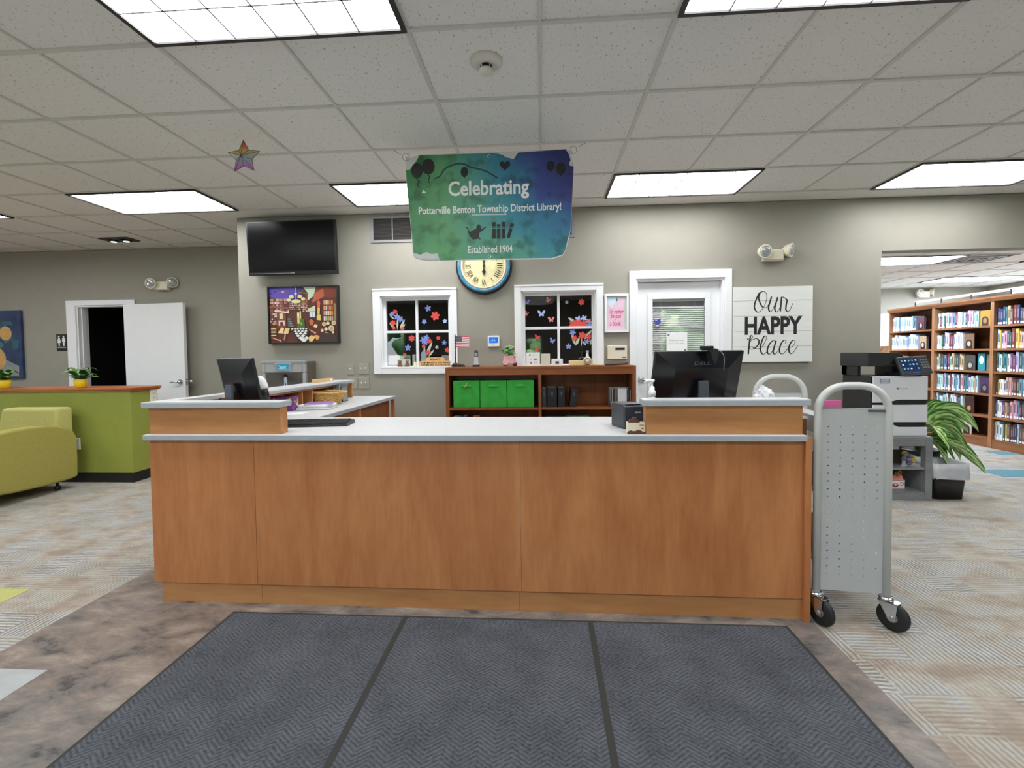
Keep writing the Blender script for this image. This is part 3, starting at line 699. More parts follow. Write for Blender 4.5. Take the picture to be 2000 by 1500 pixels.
# low ledge running back along the left side, and the cubby hutch behind it
t = desk_root('side_ledge', 'low grey-topped ledge along the left side of the desk, behind the left monitor', 'ledge')
b = B(DX); b.box(-1.40, -1.37, 0.765, 1.30, 0.8725, 1.012); b.build('ledge_wall', OAKY, t)
b = B(DX); b.box(-1.42, -1.335, 0.765, 1.30, 1.012, 1.036); b.build('ledge_top', LAMIN, t, 0.002)
t = desk_root('desk_hutch', 'oak cubby hutch with pale ledge on the left return of the desk', 'hutch')
b = B(DX); b.box(-1.405, -1.19, 1.302, 2.735, 1.012, 1.032); b.build('hutch_edge', LAMEDGE, t, 0.002)
b = B(DX); b.box(-1.404, -1.191, 1.303, 2.734, 1.032, 1.036); b.build('hutch_top', LAMIN, t)
b = B(DX); b.box(-1.40, -1.386, 1.305, 2.72, 0.8725, 1.012); b.build('hutch_back', OAKY, t)
for y in (1.305, 1.81, 1.96, 2.46, 2.705):
    b = B(DX); b.box(-1.386, -1.205, y, y + 0.016, 0.8725, 1.012); b.build('divider', OAKX, t)
b = B(DX); b.box(-1.386, -1.205, 1.321, 2.705, 0.998, 1.0115); b.build('hutch_rail', OAKY, t)
# low return wall on the right
t = desk_root('desk_return_wall', 'low wooden return wall with white cap at the right end of the desk', 'partition')
b = B(DX); b.box(1.804, 1.826, 0.70, 1.9, 0.862, 0.94); b.build('wall_panel', wood('walnut_laminate', (92, 56, 36), (122, 78, 50), 'Y'), t)
b = B(DX); b.box(1.80, 1.828, 0.696, 1.905, 0.94, 0.95); b.build('wall_cap', LAMIN, t)

# =================================================================== BOOK TRUCK
t = thing('book_cart', 'grey steel book cart with perforated end panel, parked at the right end of the desk', 'cart', (2.0, 0.63, 0), -0.115)
def arch(y, nm):
    b = B(); hw = 0.1435; r = 0.0165; zt = 1.096; rr = 0.115
    P = [(-hw, y, 0.148), (-hw, y, zt - rr)]
    for k in range(1, 8): a = PI - k * PI / 16; P.append((-hw + rr + rr * math.cos(a), y, zt - rr + rr * math.sin(a)))
    P.append((-hw + rr, y, zt)); P.append((hw - rr, y, zt))
    for k in range(1, 8): a = PI / 2 - k * PI / 16; P.append((hw - rr + rr * math.cos(a), y, zt - rr + rr * math.sin(a)))
    P += [(hw, y, zt - rr), (hw, y, 0.148)]
    b.tube(P, r, 14); b.build('tube_frame', mat('pale_grey_enamel', (196, 196, 192), 0.38, var=0.02), t)
    b = B(); holes = []
    for i in range(5):
        for j in range(20):
            cx = -0.1 + 0.05 * i; cz = 0.232 + j * 0.0357
            holes.append((cx - 0.003, cx + 0.003, cz - 0.003, cz + 0.003))
    b.slab(-0.128, 0.128, 0.156, 0.994, y - 0.001, y + 0.001, holes)
    b.box(-0.128, 0.128, y - 0.001, y + 0.012, 0.990, 0.994)
    b.build('perforated_panel', GREYM, t)
arch(0.0, 'front'); arch(0.86, 'rear')
b = B(); b.box(0.06, 0.128, -0.006, -0.001, 0.98, 0.988); b.build('bracket', mat('dark_zinc', (80, 80, 80), 0.5), t)
for z in (0.90, 0.60, 0.27):
    b = B(); b.prism([(-0.128, z), (-0.004, z - 0.055), (-0.004, z + 0.12), (0.004, z + 0.12), (0.004, z - 0.055), (0.128, z), (0.128, z - 0.012), (0.0, z - 0.07), (-0.128, z - 0.012)], 0.002, 0.858, 'Y') if z < 0.8 else b.box(-0.128, 0.128, 0.002, 0.858, z - 0.01, z)
    if z > 0.8: b.box(-0.13, -0.127, 0.002, 0.858, z - 0.03, z + 0.05)
    b.build('shelf', GREYM, t)
def caster(x, y, ang, steer):
    X = Matrix.Translation((x, y, 0)) @ Matrix.Rotation(ang, 4, 'Z')
    b = B(X); ox = 0.028
    b.lathe([(0.002, 0.146), (0.026, 0.146), (0.029, 0.140), (0.029, 0.134), (0.02, 0.13), (0.002, 0.13)], seg=20)
    b.box(-0.026, 0.05, -0.021, 0.021, 0.126, 0.131)
    for s in (-0.021, 0.0185):
        b.prism([(-0.026, 0.131), (0.05, 0.131), (ox + 0.014, 0.055), (ox - 0.012, 0.055)], s, s + 0.0025, 'Y')
    o = b.build('caster_fork', CHROME, t)
    b = B(X); b.lathe([(0.02, -0.014), (0.056, -0.014), (0.0625, -0.008), (0.064, 0), (0.0625, 0.008), (0.056, 0.014), (0.02, 0.014)], (ox, 0, 0.064), 30, 0, 'Y')
    w = b.build('wheel', mat('black_tyre', (26, 27, 26), 0.5), t)
    b = B(X); b.cyl((ox, -0.026, 0.064), (ox, 0.026, 0.064), 0.009, seg=12); b.cyl((ox, -0.015, 0.064), (ox, 0.015, 0.064), 0.021, seg=16); h = b.build('axle', STEEL, w)
caster(-0.1435, 0.0, -1.1, 0); caster(0.1435, 0.0, -0.85, 0); caster(-0.1435, 0.86, 0.4, 0); caster(0.1435, 0.86, 0.9, 0)
# pink folder in the cart
o = B().box(-0.045, 0.045, -0.004, 0.004, 0.0, 0.126).build('folder', mat('pink_card', (232, 112, 172), 0.6), None, 0.001)
b = None
o.location = (1.925, 0.672, 0.9005); o.rotation_euler = (0, 0, -0.115); tag(o, 'bright pink card folder standing on the top shelf of the book cart', 'folder')
# crumpled white bag at the far end of the cart
rnd = random.Random(11)
b = B(); bm = b.bm
bmesh.ops.create_icosphere(bm, subdivisions=3, radius=1.0)
for v in bm.verts:
    k = 1 + 0.22 * math.sin(9 * v.co.x + 3) * math.sin(7 * v.co.z + 1) + 0.12 * math.sin(15 * v.co.y + 5 * v.co.z) + rnd.uniform(-0.05, 0.05)
    v.co = Vector((v.co.x * 0.062 * k, v.co.y * 0.08 * k, max(-0.62, v.co.z) * 0.078 * k))
mnz = min(v.co.z for v in bm.verts)
for v in bm.verts: v.co.z -= mnz
o = b.build('plastic_bag', mat('white_film', (232, 234, 238), 0.35), None); o.location = (1.965, 1.40, 0.9005); o.scale = (0.85, 0.85, 0.95); tag(o, 'crumpled white plastic bag on the far end of the cart top shelf', 'bag')

# =================================================================== THINGS ON THE DESK
def monitor(name, label, loc, rz, w, h, tilt, zc, logo=None, cable=False):
    """back view: panel with bevelled rear shell, column and foot; -Y is the back"""
    t = thing(name, label, 'monitor', loc, rz)
    T = Matrix.Translation((0, 0.06, zc)) @ Matrix.Rotation(tilt, 4, 'X')
    b = B(T); b.box(-w / 2, w / 2, 0, 0.018, -h / 2, h / 2); b.build('bezel', BLACK, t, 0.003)
    b = B(T); b.poly([(w / 2 - 0.012, 0.0185, -h / 2 + 0.014), (-w / 2 + 0.012, 0.0185, -h / 2 + 0.014), (-w / 2 + 0.012, 0.0185, h / 2 - 0.012), (w / 2 - 0.012, 0.0185, h / 2 - 0.012)]); b.build('screen', mat('dark_screen', (10, 11, 13), 0.15), t)
    b = B(T); iw, ih = w * 0.30, h * 0.28; d = -0.032
    o4 = [(-w / 2 + 0.004, -h / 2 + 0.004), (w / 2 - 0.004, -h / 2 + 0.004), (w / 2 - 0.004, h / 2 - 0.004), (-w / 2 + 0.004, h / 2 - 0.004)]
    i4 = [(-iw, -ih * 1.2), (iw, -ih * 1.2), (iw, ih * 0.85), (-iw, ih * 0.85)]
    ov = [b.v((x, 0, z)) for x, z in o4]; iv = [b.v((x, d, z)) for x, z in i4]
    for k in range(4): b.face([ov[k], ov[(k + 1) % 4], iv[(k + 1) % 4], iv[k]])
    b.face(iv)
    b.build('rear_shell', mat('glossy_black_shell', (16, 17, 20), 0.22, var=0.02), t)
    b = B(); b.box(-0.028, 0.028, -0.005, 0.012, 0.01, zc); b.build('stand_column', mat('slate_plastic', (70, 74, 84), 0.4), t, 0.003)
    b = B(); b.prism(ellipse(0, 0.04, 0.12, 0.09, 28), 0.0, 0.012, 'Z', smooth=False); b.build('stand_foot', BLACK, t, 0.003)
    if logo:
        b = B(T); text_into(b, logo, -0.05, 0.05, h * 0.285, h * 0.345, -0.0272, bold=0.02); b.build('maker_mark', mat('embossed_mark', (70, 78, 96), 0.3), t)
    return t, T
monR, TR = monitor('computer_monitor', 'black computer monitor seen from behind, on the right end of the desk', (1.452, 0.95, 0.873), 0.30, 0.53, 0.32, 0.24, 0.232, 'DELL')
t = thing('webcam', 'small black webcam clipped on top of the right monitor', 'webcam', (1.478, 0.955, 1.262), 0.30)
b = B(); b.box(-0.044, 0.022, -0.012, 0.016, 0.006, 0.026); b.build('camera_bar', BLACK, t, 0.004)
b = B(); b.prism([(-0.03, 0.006), (0.03, 0.006), (0.036, -0.01), (0.028, -0.05), (0.012, -0.074), (0.0, -0.05), (-0.01, -0.012)], -0.034, -0.022, 'Y'); b.box(-0.03, 0.03, -0.034, 0.018, 0.002, 0.008); b.build('clip', mat('matt_black', (14, 14, 15), 0.6), t)
b = B(); b.tube(spline([(0.02, 0.0, 0.016), (0.045, -0.02, 0.004), (0.052, -0.052, -0.03), (0.052, -0.05, -0.10)], 6), 0.0018, 6); b.build('cable', mat('grey_cable', (120, 124, 132), 0.5), t)
monL, TL = monitor('computer_monitor', 'black computer monitor seen from behind at an angle, on the left end of the desk', (-1.15, 0.95, 0.873), -0.42, 0.325, 0.30, 0.19, 0.232, None)
b = B(); b.tube(spline([(-0.02, -0.03, 0.16), (-0.12, -0.05, 0.09), (-0.17, -0.03, 0.06), (-0.18, 0.0, 0.03), (-0.14, 0.03, 0.012)], 8), 0.0035, 6); b.build('cable', BLACK, monL)
# keyboard
t = thing('keyboard', 'black keyboard lying on the countertop beside the left riser', 'keyboard', (-0.70, 0.985, 0.873), 0.12)
b = B(); b.prism([(-0.08, 0), (0.08, 0), (0.08, 0.014), (0.055, 0.022), (-0.08, 0.010)][::1], -0.225, 0.225, 'X'); b.build('keyboard_base', BLACK, t, 0.002)
b = B()
for r in range(5):
    for c in range(15):
        x = -0.21 + c * 0.0282; y = -0.066 + r * 0.025; z = 0.0105 + 0.012 * (y + 0.08) / 0.135
        b.box(x, x + 0.025, y, y + 0.021, z, z + 0.006)
k_ = b.build('keys', mat('black_keycap', (34, 34, 36), 0.5), t); k_['kind'] = 'stuff'
b = B(); b.tube(spline([(-0.05, 0.08, 0.006), (-0.14, 0.13, 0.003), (-0.24, 0.15, 0.003)], 6), 0.002, 6); b.build('cable', BLACK, t)
# receipt printer
t = thing('receipt_printer', 'dark grey receipt printer on the countertop against the right riser', 'printer', (1.045, 0.895, 0.873), 0.30)
b = B(); b.prism([(-0.07, 0.0), (0.075, 0.0), (0.075, 0.118), (0.05, 0.124), (-0.058, 0.124), (-0.07, 0.112)], -0.056, 0.062, 'X'); b.build('printer_body', CHAR, t, 0.006)
b = B(); b.box(-0.05, 0.056, -0.0735, -0.0695, 0.006, 0.112); b.build('front_face', mat('slate_blue_plastic', (44, 50, 60), 0.35), t, 0.004)
b = B(); text_into(b, 'EPSON', 0.004, 0.034, 0.078, 0.085, -0.0745); b.build('maker_mark', PAPER, t)
b = B(); b.box(-0.04, 0.045, -0.068, -0.05, 0.1235, 0.127); b.build('paper_slot', STEEL, t)
# small give-away box
t = thing('treat_box', 'little cream box with brown chocolate trim, standing before the receipt printer', 'box', (1.048, 0.672, 0.873), -0.03)
b = B(); b.box(-0.042, 0.040, 0, 0.045, 0.0, 0.052); b.build('carton', mat('cream_card', (230, 220, 188), 0.6), t)
BROWN = mat('chocolate_brown', (92, 52, 40), 0.6)
b = B(); b.prism([(-0.044, 0), (0.042, 0), (0.042, 0.012), (0.03, 0.010), (0.02, 0.016), (0.004, 0.02), (-0.004, 0.014), (-0.016, 0.013), (-0.028, 0.017), (-0.044, 0.01)], -0.003, -0.001, 'Y'); b.build('drip_print', BROWN, t)
b = B(); b.prism([(-0.04, 0.05), (0.012, 0.05), (0.018, 0.058), (0.006, 0.062), (0.0, 0.076), (-0.014, 0.078), (-0.02, 0.068), (-0.03, 0.068), (-0.034, 0.058)], 0.006, 0.03, 'Y'); b.build('lid_shape', BROWN, t, 0.003)
b = B(); text_into(b, 'FREE', 0.014, 0.034, 0.036, 0.044, -0.0012, bold=0.02); text_into(b, 'ME', 0.02, 0.034, 0.022, 0.030, -0.0012, bold=0.02); b.build('lettering', mat('brick_ink', (150, 60, 40), 0.6), t)
# sanitizer
t = thing('pump_bottle', 'clear hand sanitizer bottle with white pump, behind the right riser', 'bottle', (1.16, 0.85, 0.873))
b = B(); b.lathe([(0.002, 0), (0.038, 0), (0.041, 0.006), (0.041, 0.12), (0.034, 0.145), (0.016, 0.158), (0.014, 0.166)], seg=24); b.build('bottle_body', mat('clear_gel', (206, 214, 220), 0.1, spec=0.8), t)
b = B(); b.lathe([(0.002, 0.164), (0.019, 0.164), (0.019, 0.186), (0.014, 0.192), (0.013, 0.21), (0.006, 0.214), (0.006, 0.232), (0.014, 0.236), (0.014, 0.246), (0.002, 0.248)], seg=20)
b.tube([(0.0, 0, 0.241), (-0.02, -0.008, 0.243), (-0.034, -0.012, 0.238), (-0.036, -0.012, 0.228)], [0.008, 0.006, 0.005, 0.004]); b.build('pump', WHITE, t)
# barcode scanner on a stand
t = thing('barcode_scanner', 'black and white barcode scanner standing behind the left monitor', 'scanner', (-1.115, 1.24, 0.873))
b = B(); b.lathe([(0.002, 0), (0.05, 0), (0.05, 0.008), (0.014, 0.02), (0.01, 0.12)], seg=18); b.build('stand', BLACK, t)
b = B(); b.tube([(0.0, 0.02, 0.10), (0.0, 0.0, 0.15), (-0.004, -0.02, 0.19)], [0.02, 0.024, 0.028], 14); b.build('grip', BLACK, t)
b = B(); b.tube([(0.0, 0.0, 0.18), (-0.006, -0.01, 0.205), (-0.014, -0.02, 0.24), (-0.02, -0.026, 0.262), (-0.022, -0.028, 0.268)], [0.024, 0.029, 0.027, 0.018, 0.008], 16); b.build('scanner_head', WHITE, t)
# papers and books on the return
def slabthing(name, label, cat, x, y, z, w, d, h, rz, m, group=None, pages=True):
    t = thing(name, label, cat, (x, y, z), rz, group)
    if pages:
        b = B(); b.box(-w / 2, w / 2, -d / 2, d / 2, 0, 0.002); b.box(-w / 2, w / 2, -d / 2, d / 2, h - 0.002, h); b.box(-w / 2, -w / 2 + 0.003, -d / 2, d / 2, 0, h); b.build('cover', m, t)
        b = B(); b.box(-w / 2 + 0.003, w / 2 - 0.003, -d / 2 + 0.003, d / 2 - 0.003, 0.002, h - 0.002); b.build('pages', PAPER, t)
    else:
        b = B(); b.box(-w / 2, w / 2, -d / 2, d / 2, 0, h); b.build('sheet', m, t)
    return t
PURPLE = mat('purple_cover', (150, 104, 176), 0.5); GREYC = mat('grey_cover', (150, 152, 156), 0.5)
slabthing('book', 'thick white-paged book at the bottom of the stack on the left return', 'book', -1.06, 1.80, 0.873, 0.24, 0.19, 0.017, 0.12, GREYC)
slabthing('book', 'pale book in the middle of the stack on the left return', 'book', -1.07, 1.82, 0.8905, 0.22, 0.18, 0.014, -0.06, PAPER)
slabthing('book', 'purple covered book on top of the stack on the left return', 'book', -1.06, 1.84, 0.905, 0.19, 0.16, 0.010, 0.25, PURPLE)
slabthing('paper_sheet', 'loose white sheet lying on the countertop in front of the book stack', 'paper', -1.1, 1.50, 0.873, 0.2, 0.14, 0.0012, 0.2, PAPER, None, False)
t = thing('tissue_box', 'purple floral tissue box on the return, before the cubby hutch', 'tissue box', (-1.285, 1.70, 0.873), 0.12)
b = B(); b.box(-0.11, 0.11, -0.05, 0.05, 0, 0.1); b.build('carton', mat('violet_card', (122, 62, 134), 0.6, var=0.3, scale=26), t, 0.002)
b = B(); rr = random.Random(2)
for k in range(13):
    cx, cz = rr.uniform(-0.09, 0.09), rr.uniform(0.015, 0.085); a = rr.uniform(0, 3)
    b.wallpoly([(cx + 0.016 * math.cos(q) * math.cos(a) - 0.007 * math.sin(q) * math.sin(a), cz + 0.016 * math.cos(q) * math.sin(a) + 0.007 * math.sin(q) * math.cos(a)) for q in [2 * PI * i / 12 for i in range(12)]], -0.0506 - 0.0001 * k, k % 3)
b.xf = Matrix.Rotation(PI / 2, 4, 'Z') @ Matrix.Translation((0, -0.06, 0))
for k in range(7):
    cx, cz = rr.uniform(-0.035, 0.035), rr.uniform(0.02, 0.08); b.wallpoly(ellipse(cx, cz, 0.014, 0.008, 12, k), -0.0506 - 0.0001 * k, k % 3)
b.xf = None
o = b.build('floral_print', [mat('lime_print', (170, 196, 90), 0.6), mat('cream_print', (238, 232, 220), 0.6), mat('orange_print', (226, 150, 90), 0.6)], t); o['kind'] = 'stuff'
b = B(); b.poly([(-0.02, 0, 0.1), (0.03, 0.0, 0.1), (0.02, -0.006, 0.13), (0.008, -0.004, 0.143)]); b.poly([(-0.02, 0.002, 0.1), (0.008, -0.004, 0.143), (-0.006, 0.006, 0.124)]); b.build('tissue', PAPER, t)
# wicker basket
t = thing('wicker_basket', 'small oval wicker basket on the return beside the cubby hutch', 'basket', (-1.135, 2.13, 0.873))
b = B()
for k in range(7):
    z = 0.008 + k * 0.012; R = 0.075 + k * 0.006
    b.tube([(R * 1.25 * math.cos(a * PI / 16), R * math.sin(a * PI / 16), z + 0.003 * (-1) ** (a + k)) for a in range(32)], 0.0062, 6, 0, True)
b.build('weave', mat('straw', (206, 164, 96), 0.7, var=0.25, scale=60), t)
b = B(); R = 0.12; b.tube([(R * 1.25 * math.cos(a * PI / 16), R * math.sin(a * PI / 16), 0.095) for a in range(32)], 0.009, 8, 0, True); b.build('rim', mat('straw', (206, 164, 96)), t)
b = B(); b.prism([(0.09 * math.cos(a * PI / 10), 0.072 * math.sin(a * PI / 10)) for a in range(20)], 0.0, 0.006, 'Z'); b.build('basket_base', mat('straw', (206, 164, 96)), t)
# pen organiser
t = thing('pen_organizer', 'grey mesh pen organizer in the cubby hutch, full of pens', 'organizer', (-1.15, 2.33, 0.873))
b = B(); b.box(-0.075, -0.07, -0.05, 0.06, 0, 0.15); b.box(0.07, 0.075, -0.05, 0.06, 0, 0.125); b.box(-0.075, 0.075, 0.055, 0.06, 0, 0.15); b.box(-0.075, 0.075, -0.05, -0.045, 0, 0.08); b.box(-0.075, 0.075, -0.05, 0.06, 0, 0.004); b.box(-0.003, 0.003, -0.05, 0.06, 0, 0.11); b.build('caddy', mat('grey_wire_mesh', (150, 153, 158), 0.4, 0.4), t)
for k in range(7):
    rr = random.Random(k); x = rr.uniform(-0.055, 0.055)
    b = B(); b.cyl((x, -0.01, 0.006), (x + rr.uniform(-0.014, 0.014), 0.02, 0.115 + rr.uniform(0, 0.03)), 0.0045, seg=8)
    o = b.build('pen', [mat('ink_pen_%d' % (k % 3), [(40, 44, 60), (70, 76, 96), (120, 124, 130)][k % 3], 0.4)]); o.location = (-1.15, 2.33, 0.874)
    tag(o, 'pen standing in the grey mesh organizer in the hutch', 'pen', 'pens in the mesh organizer')
t = thing('wood_block', 'pale wooden plaque lying along the top of the cubby hutch', 'plaque', (-1.31, 2.42, 1.0365), 1.5)
b = B(); b.box(-0.14, 0.14, -0.02, 0.02, 0, 0.028); b.build('block', wood('maple', (206, 168, 112), (224, 190, 136), 'X'), t, 0.002)
b = B(); b.box(0.085, 0.125, -0.021, -0.0205, 0.006, 0.022); b.build('badge', PAPER, t)

# outlines of the printed figures, metres from the middle of each panel
BAN = {'print': [(-0.5013, 0.3729), (0.03, 0.369), (0.0685, 0.3622), (0.107, 0.3508), (0.1222, 0.3351), (0.1529, 0.3286), (0.1798, 0.3193), (0.2149, 0.3655), (0.5509, 0.3749), (0.5733, 0.3365), (0.5844, 0.2985), (0.5728, 0.2689), (0.6067, 0.2526), (0.598, 0.1099), (0.5893, -0.0408), (0.5805, -0.1921), (0.557, -0.2674), (0.545, -0.328), (0.5218, -0.3655), (0.4449, -0.3864), (0.0117, -0.3832), (-0.3654, -0.3853), (-0.3803, -0.3345), (-0.4279, -0.3372), (-0.4633, -0.3208), (-0.5073, -0.339), (-0.5588, -0.326), (-0.5713, -0.1587), (-0.5841, -0.0035), (-0.5968, 0.1513), (-0.6038, 0.2747), (-0.5824, 0.2701), (-0.5664, 0.281), (-0.5258, 0.3332)], 'sheet': [(-0.6047, 0.3439), (-0.5012, 0.3783), (0.03, 0.3743), (0.5585, 0.3798), (0.5848, 0.3511), (0.6084, 0.2676), (0.5996, 0.1098), (0.5908, -0.0409), (0.5827, -0.1922), (0.5488, -0.3281), (0.5217, -0.3731), (0.4449, -0.3956), (0.0116, -0.3909), (-0.3695, -0.3907), (-0.516, -0.3793), (-0.5515, -0.3612), (-0.5644, -0.3298), (-0.5737, -0.1587), (-0.5992, 0.1514), (-0.6061, 0.2748)], 'curl': [(-0.5588, -0.3284), (-0.5073, -0.3406), (-0.4633, -0.3231), (-0.4279, -0.3395), (-0.3804, -0.3376), (-0.3717, -0.3813), (-0.4604, -0.3806), (-0.5159, -0.3715), (-0.5514, -0.3574)], 'balloons': [(-0.5216, 0.2655), (-0.4382, 0.2901), (-0.1755, 0.2421), (0.4434, 0.2625), (0.5156, 0.2409)], 'heart': [(0.1176, 0.2784)], 'grom': [(-0.5872, 0.3486), (0.001, 0.3474), (0.5863, 0.3525), (-0.0013, -0.3651), (0.5894, 0.2668)], 'hooks': [(-0.6824, 0.4222), (-0.6121, 0.371), (0.6873, 0.4219), (0.6152, 0.3723)], 'garland': [(-0.3942, 0.2018), (-0.3545, 0.2196), (-0.3223, 0.2643), (-0.267, 0.2928), (-0.2199, 0.3025), (-0.1731, 0.2969), (-0.1344, 0.2764), (-0.0725, 0.2589), (-0.0183, 0.2417), (0.0278, 0.2134), (0.0662, 0.1892)], 'string1': [(-0.5166, 0.1985), (-0.505, 0.1827), (-0.5196, 0.1678), (-0.5059, 0.1404)], 'string2': [(-0.441, 0.2288), (-0.4295, 0.2108), (-0.4401, 0.1919), (-0.4302, 0.1747)], 'bow': [(-0.4908, 0.1014), (-0.481, 0.1165), (-0.484, 0.1281), (-0.4552, 0.1041), (-0.471, 0.1031)], 't1': [(-0.294, 0.1791), (0.288, 0.0409)], 't2': [(-0.5146, 0.019), (0.515, -0.0817)], 't3': [(-0.1574, -0.2878), (0.1639, -0.3409)], 'rule': [(-0.1258, -0.0672), (0.1247, -0.0719)], 'cat': [(-0.1748, -0.1593), (-0.1691, -0.1521), (-0.1598, -0.1524), (-0.1532, -0.1617), (-0.149, -0.1783), (-0.1379, -0.186), (-0.1191, -0.1737), (-0.0967, -0.1652), (-0.0927, -0.147), (-0.0851, -0.1381), (-0.0757, -0.1292), (-0.0684, -0.1404), (-0.061, -0.1461), (-0.0576, -0.1682), (-0.0445, -0.1612), (-0.0202, -0.1484), (-0.0222, -0.1546), (-0.041, -0.1723), (-0.0541, -0.1811), (-0.0691, -0.1898), (-0.0767, -0.2024), (-0.0782, -0.2243), (-0.0642, -0.2357), (-0.0662, -0.2411), (-0.0773, -0.2408), (-0.0847, -0.2351), (-0.0978, -0.2402), (-0.1239, -0.2406), (-0.1275, -0.2321), (-0.1441, -0.2188), (-0.153, -0.1965), (-0.1582, -0.1707), (-0.1636, -0.1588), (-0.1692, -0.1594)], 'bk0': [(0.0191, -0.1211), (0.0457, -0.1219), (0.0453, -0.1529), (0.0187, -0.1521), (0.0186, -0.1558), (0.0453, -0.1566), (0.0452, -0.1613), (0.0185, -0.1605), (0.0184, -0.1667), (0.0451, -0.1675), (0.0441, -0.2394), (0.0174, -0.2387)], 'bk1': [(0.0537, -0.136), (0.0795, -0.1368), (0.0793, -0.1539), (0.0534, -0.1531), (0.0534, -0.1568), (0.0793, -0.1575), (0.0792, -0.1623), (0.0533, -0.1615), (0.0532, -0.1677), (0.0791, -0.1685), (0.0782, -0.2404), (0.0523, -0.2396)], 'bk2': [(0.0883, -0.121), (0.1145, -0.1218), (0.114, -0.1549), (0.0878, -0.1542), (0.0878, -0.1578), (0.114, -0.1586), (0.1139, -0.1633), (0.0877, -0.1625), (0.0876, -0.1687), (0.1138, -0.1695), (0.1129, -0.2406), (0.0867, -0.2399)], 'bk3': [(0.1549, -0.1317), (0.1777, -0.1386), (0.1692, -0.1638), (0.1465, -0.157), (0.1449, -0.1613), (0.1677, -0.1682), (0.1666, -0.1721), (0.1438, -0.1653), (0.1419, -0.1703), (0.1654, -0.1772), (0.1462, -0.239), (0.1248, -0.2336)]}
SIGN = {'strokes0': [(-0.0932, 0.3283), (-0.1301, 0.3128), (-0.1615, 0.2482), (-0.1797, 0.1833), (-0.1662, 0.1395), (-0.1396, 0.1227), (-0.1027, 0.1493), (-0.0765, 0.1977), (-0.0585, 0.2679), (-0.0667, 0.3115), (-0.0932, 0.3283), (-0.1196, 0.318), (-0.1352, 0.2857), (-0.135, 0.2477), (-0.1135, 0.193), (-0.0869, 0.1653), (-0.0605, 0.1702), (-0.0422, 0.197)], 'strokes1': [(-0.0137, 0.2752), (-0.0291, 0.2185), (-0.042, 0.1644), (-0.0285, 0.1262), (-0.0023, 0.1474), (0.0237, 0.2066), (0.047, 0.2685)], 'strokes2': [(0.047, 0.2685), (0.029, 0.2065), (0.0188, 0.1525), (0.0348, 0.1223), (0.0558, 0.1409), (0.0739, 0.1786)], 'strokes3': [(0.0838, 0.2705), (0.079, 0.2056), (0.0717, 0.1271)], 'strokes4': [(0.0838, 0.2651), (0.0969, 0.2675), (0.1339, 0.2424), (0.1341, 0.2208), (0.1266, 0.1776), (0.1268, 0.1396), (0.1454, 0.1241), (0.1662, 0.1443), (0.192, 0.2061)], 'strokes5': [(-0.2417, -0.1376), (-0.2336, -0.1514), (-0.2071, -0.1435), (-0.1939, -0.1219), (-0.202, -0.1081), (-0.2152, -0.1161), (-0.2229, -0.1597), (-0.2306, -0.2253), (-0.2356, -0.2965)], 'strokes6': [(-0.2202, -0.1707), (-0.1911, -0.1492), (-0.1539, -0.1416), (-0.1326, -0.1637), (-0.1377, -0.1992), (-0.1641, -0.2289), (-0.1959, -0.245), (-0.2172, -0.2419), (-0.2226, -0.2282), (-0.2013, -0.223), (-0.164, -0.2399), (-0.1268, -0.2404), (-0.0951, -0.2162), (-0.0742, -0.1728), (-0.0585, -0.1348), (-0.0693, -0.1155), (-0.0877, -0.1289), (-0.1112, -0.1886), (-0.1188, -0.2432), (-0.1053, -0.2872), (-0.084, -0.2984), (-0.0576, -0.2768)], 'strokes7': [(0.0263, -0.1687), (-0.0001, -0.1656), (-0.0316, -0.2007), (-0.0498, -0.2496), (-0.0469, -0.2879), (-0.0257, -0.2964), (0.0005, -0.2612), (0.0264, -0.1796), (0.0316, -0.1688), (0.0162, -0.2286), (0.0059, -0.2776), (0.022, -0.2997), (0.0482, -0.2727)], 'strokes8': [(0.1216, -0.1973), (0.1292, -0.1675), (0.1055, -0.1644), (0.0794, -0.2022), (0.0666, -0.2566), (0.0748, -0.2894), (0.1012, -0.2952), (0.1326, -0.2629), (0.1483, -0.2413)], 'strokes9': [(0.1561, -0.2359), (0.1903, -0.2255), (0.2163, -0.1877), (0.2135, -0.1659), (0.195, -0.163), (0.1716, -0.1926), (0.1562, -0.2414), (0.1644, -0.2851), (0.1856, -0.2952), (0.2117, -0.2694), (0.2428, -0.2153)], 'happy': [(-0.2711, -0.1016), (0.2848, 0.0799)], 'board': [(-0.3824, 0.3795), (0.3813, 0.375), (0.3703, -0.3775), (-0.3847, -0.3716)], 'lines': [(-0.3952, 0.2354), (-0.3946, 0.0836), (-0.394, -0.0696), (-0.3934, -0.2204)]}

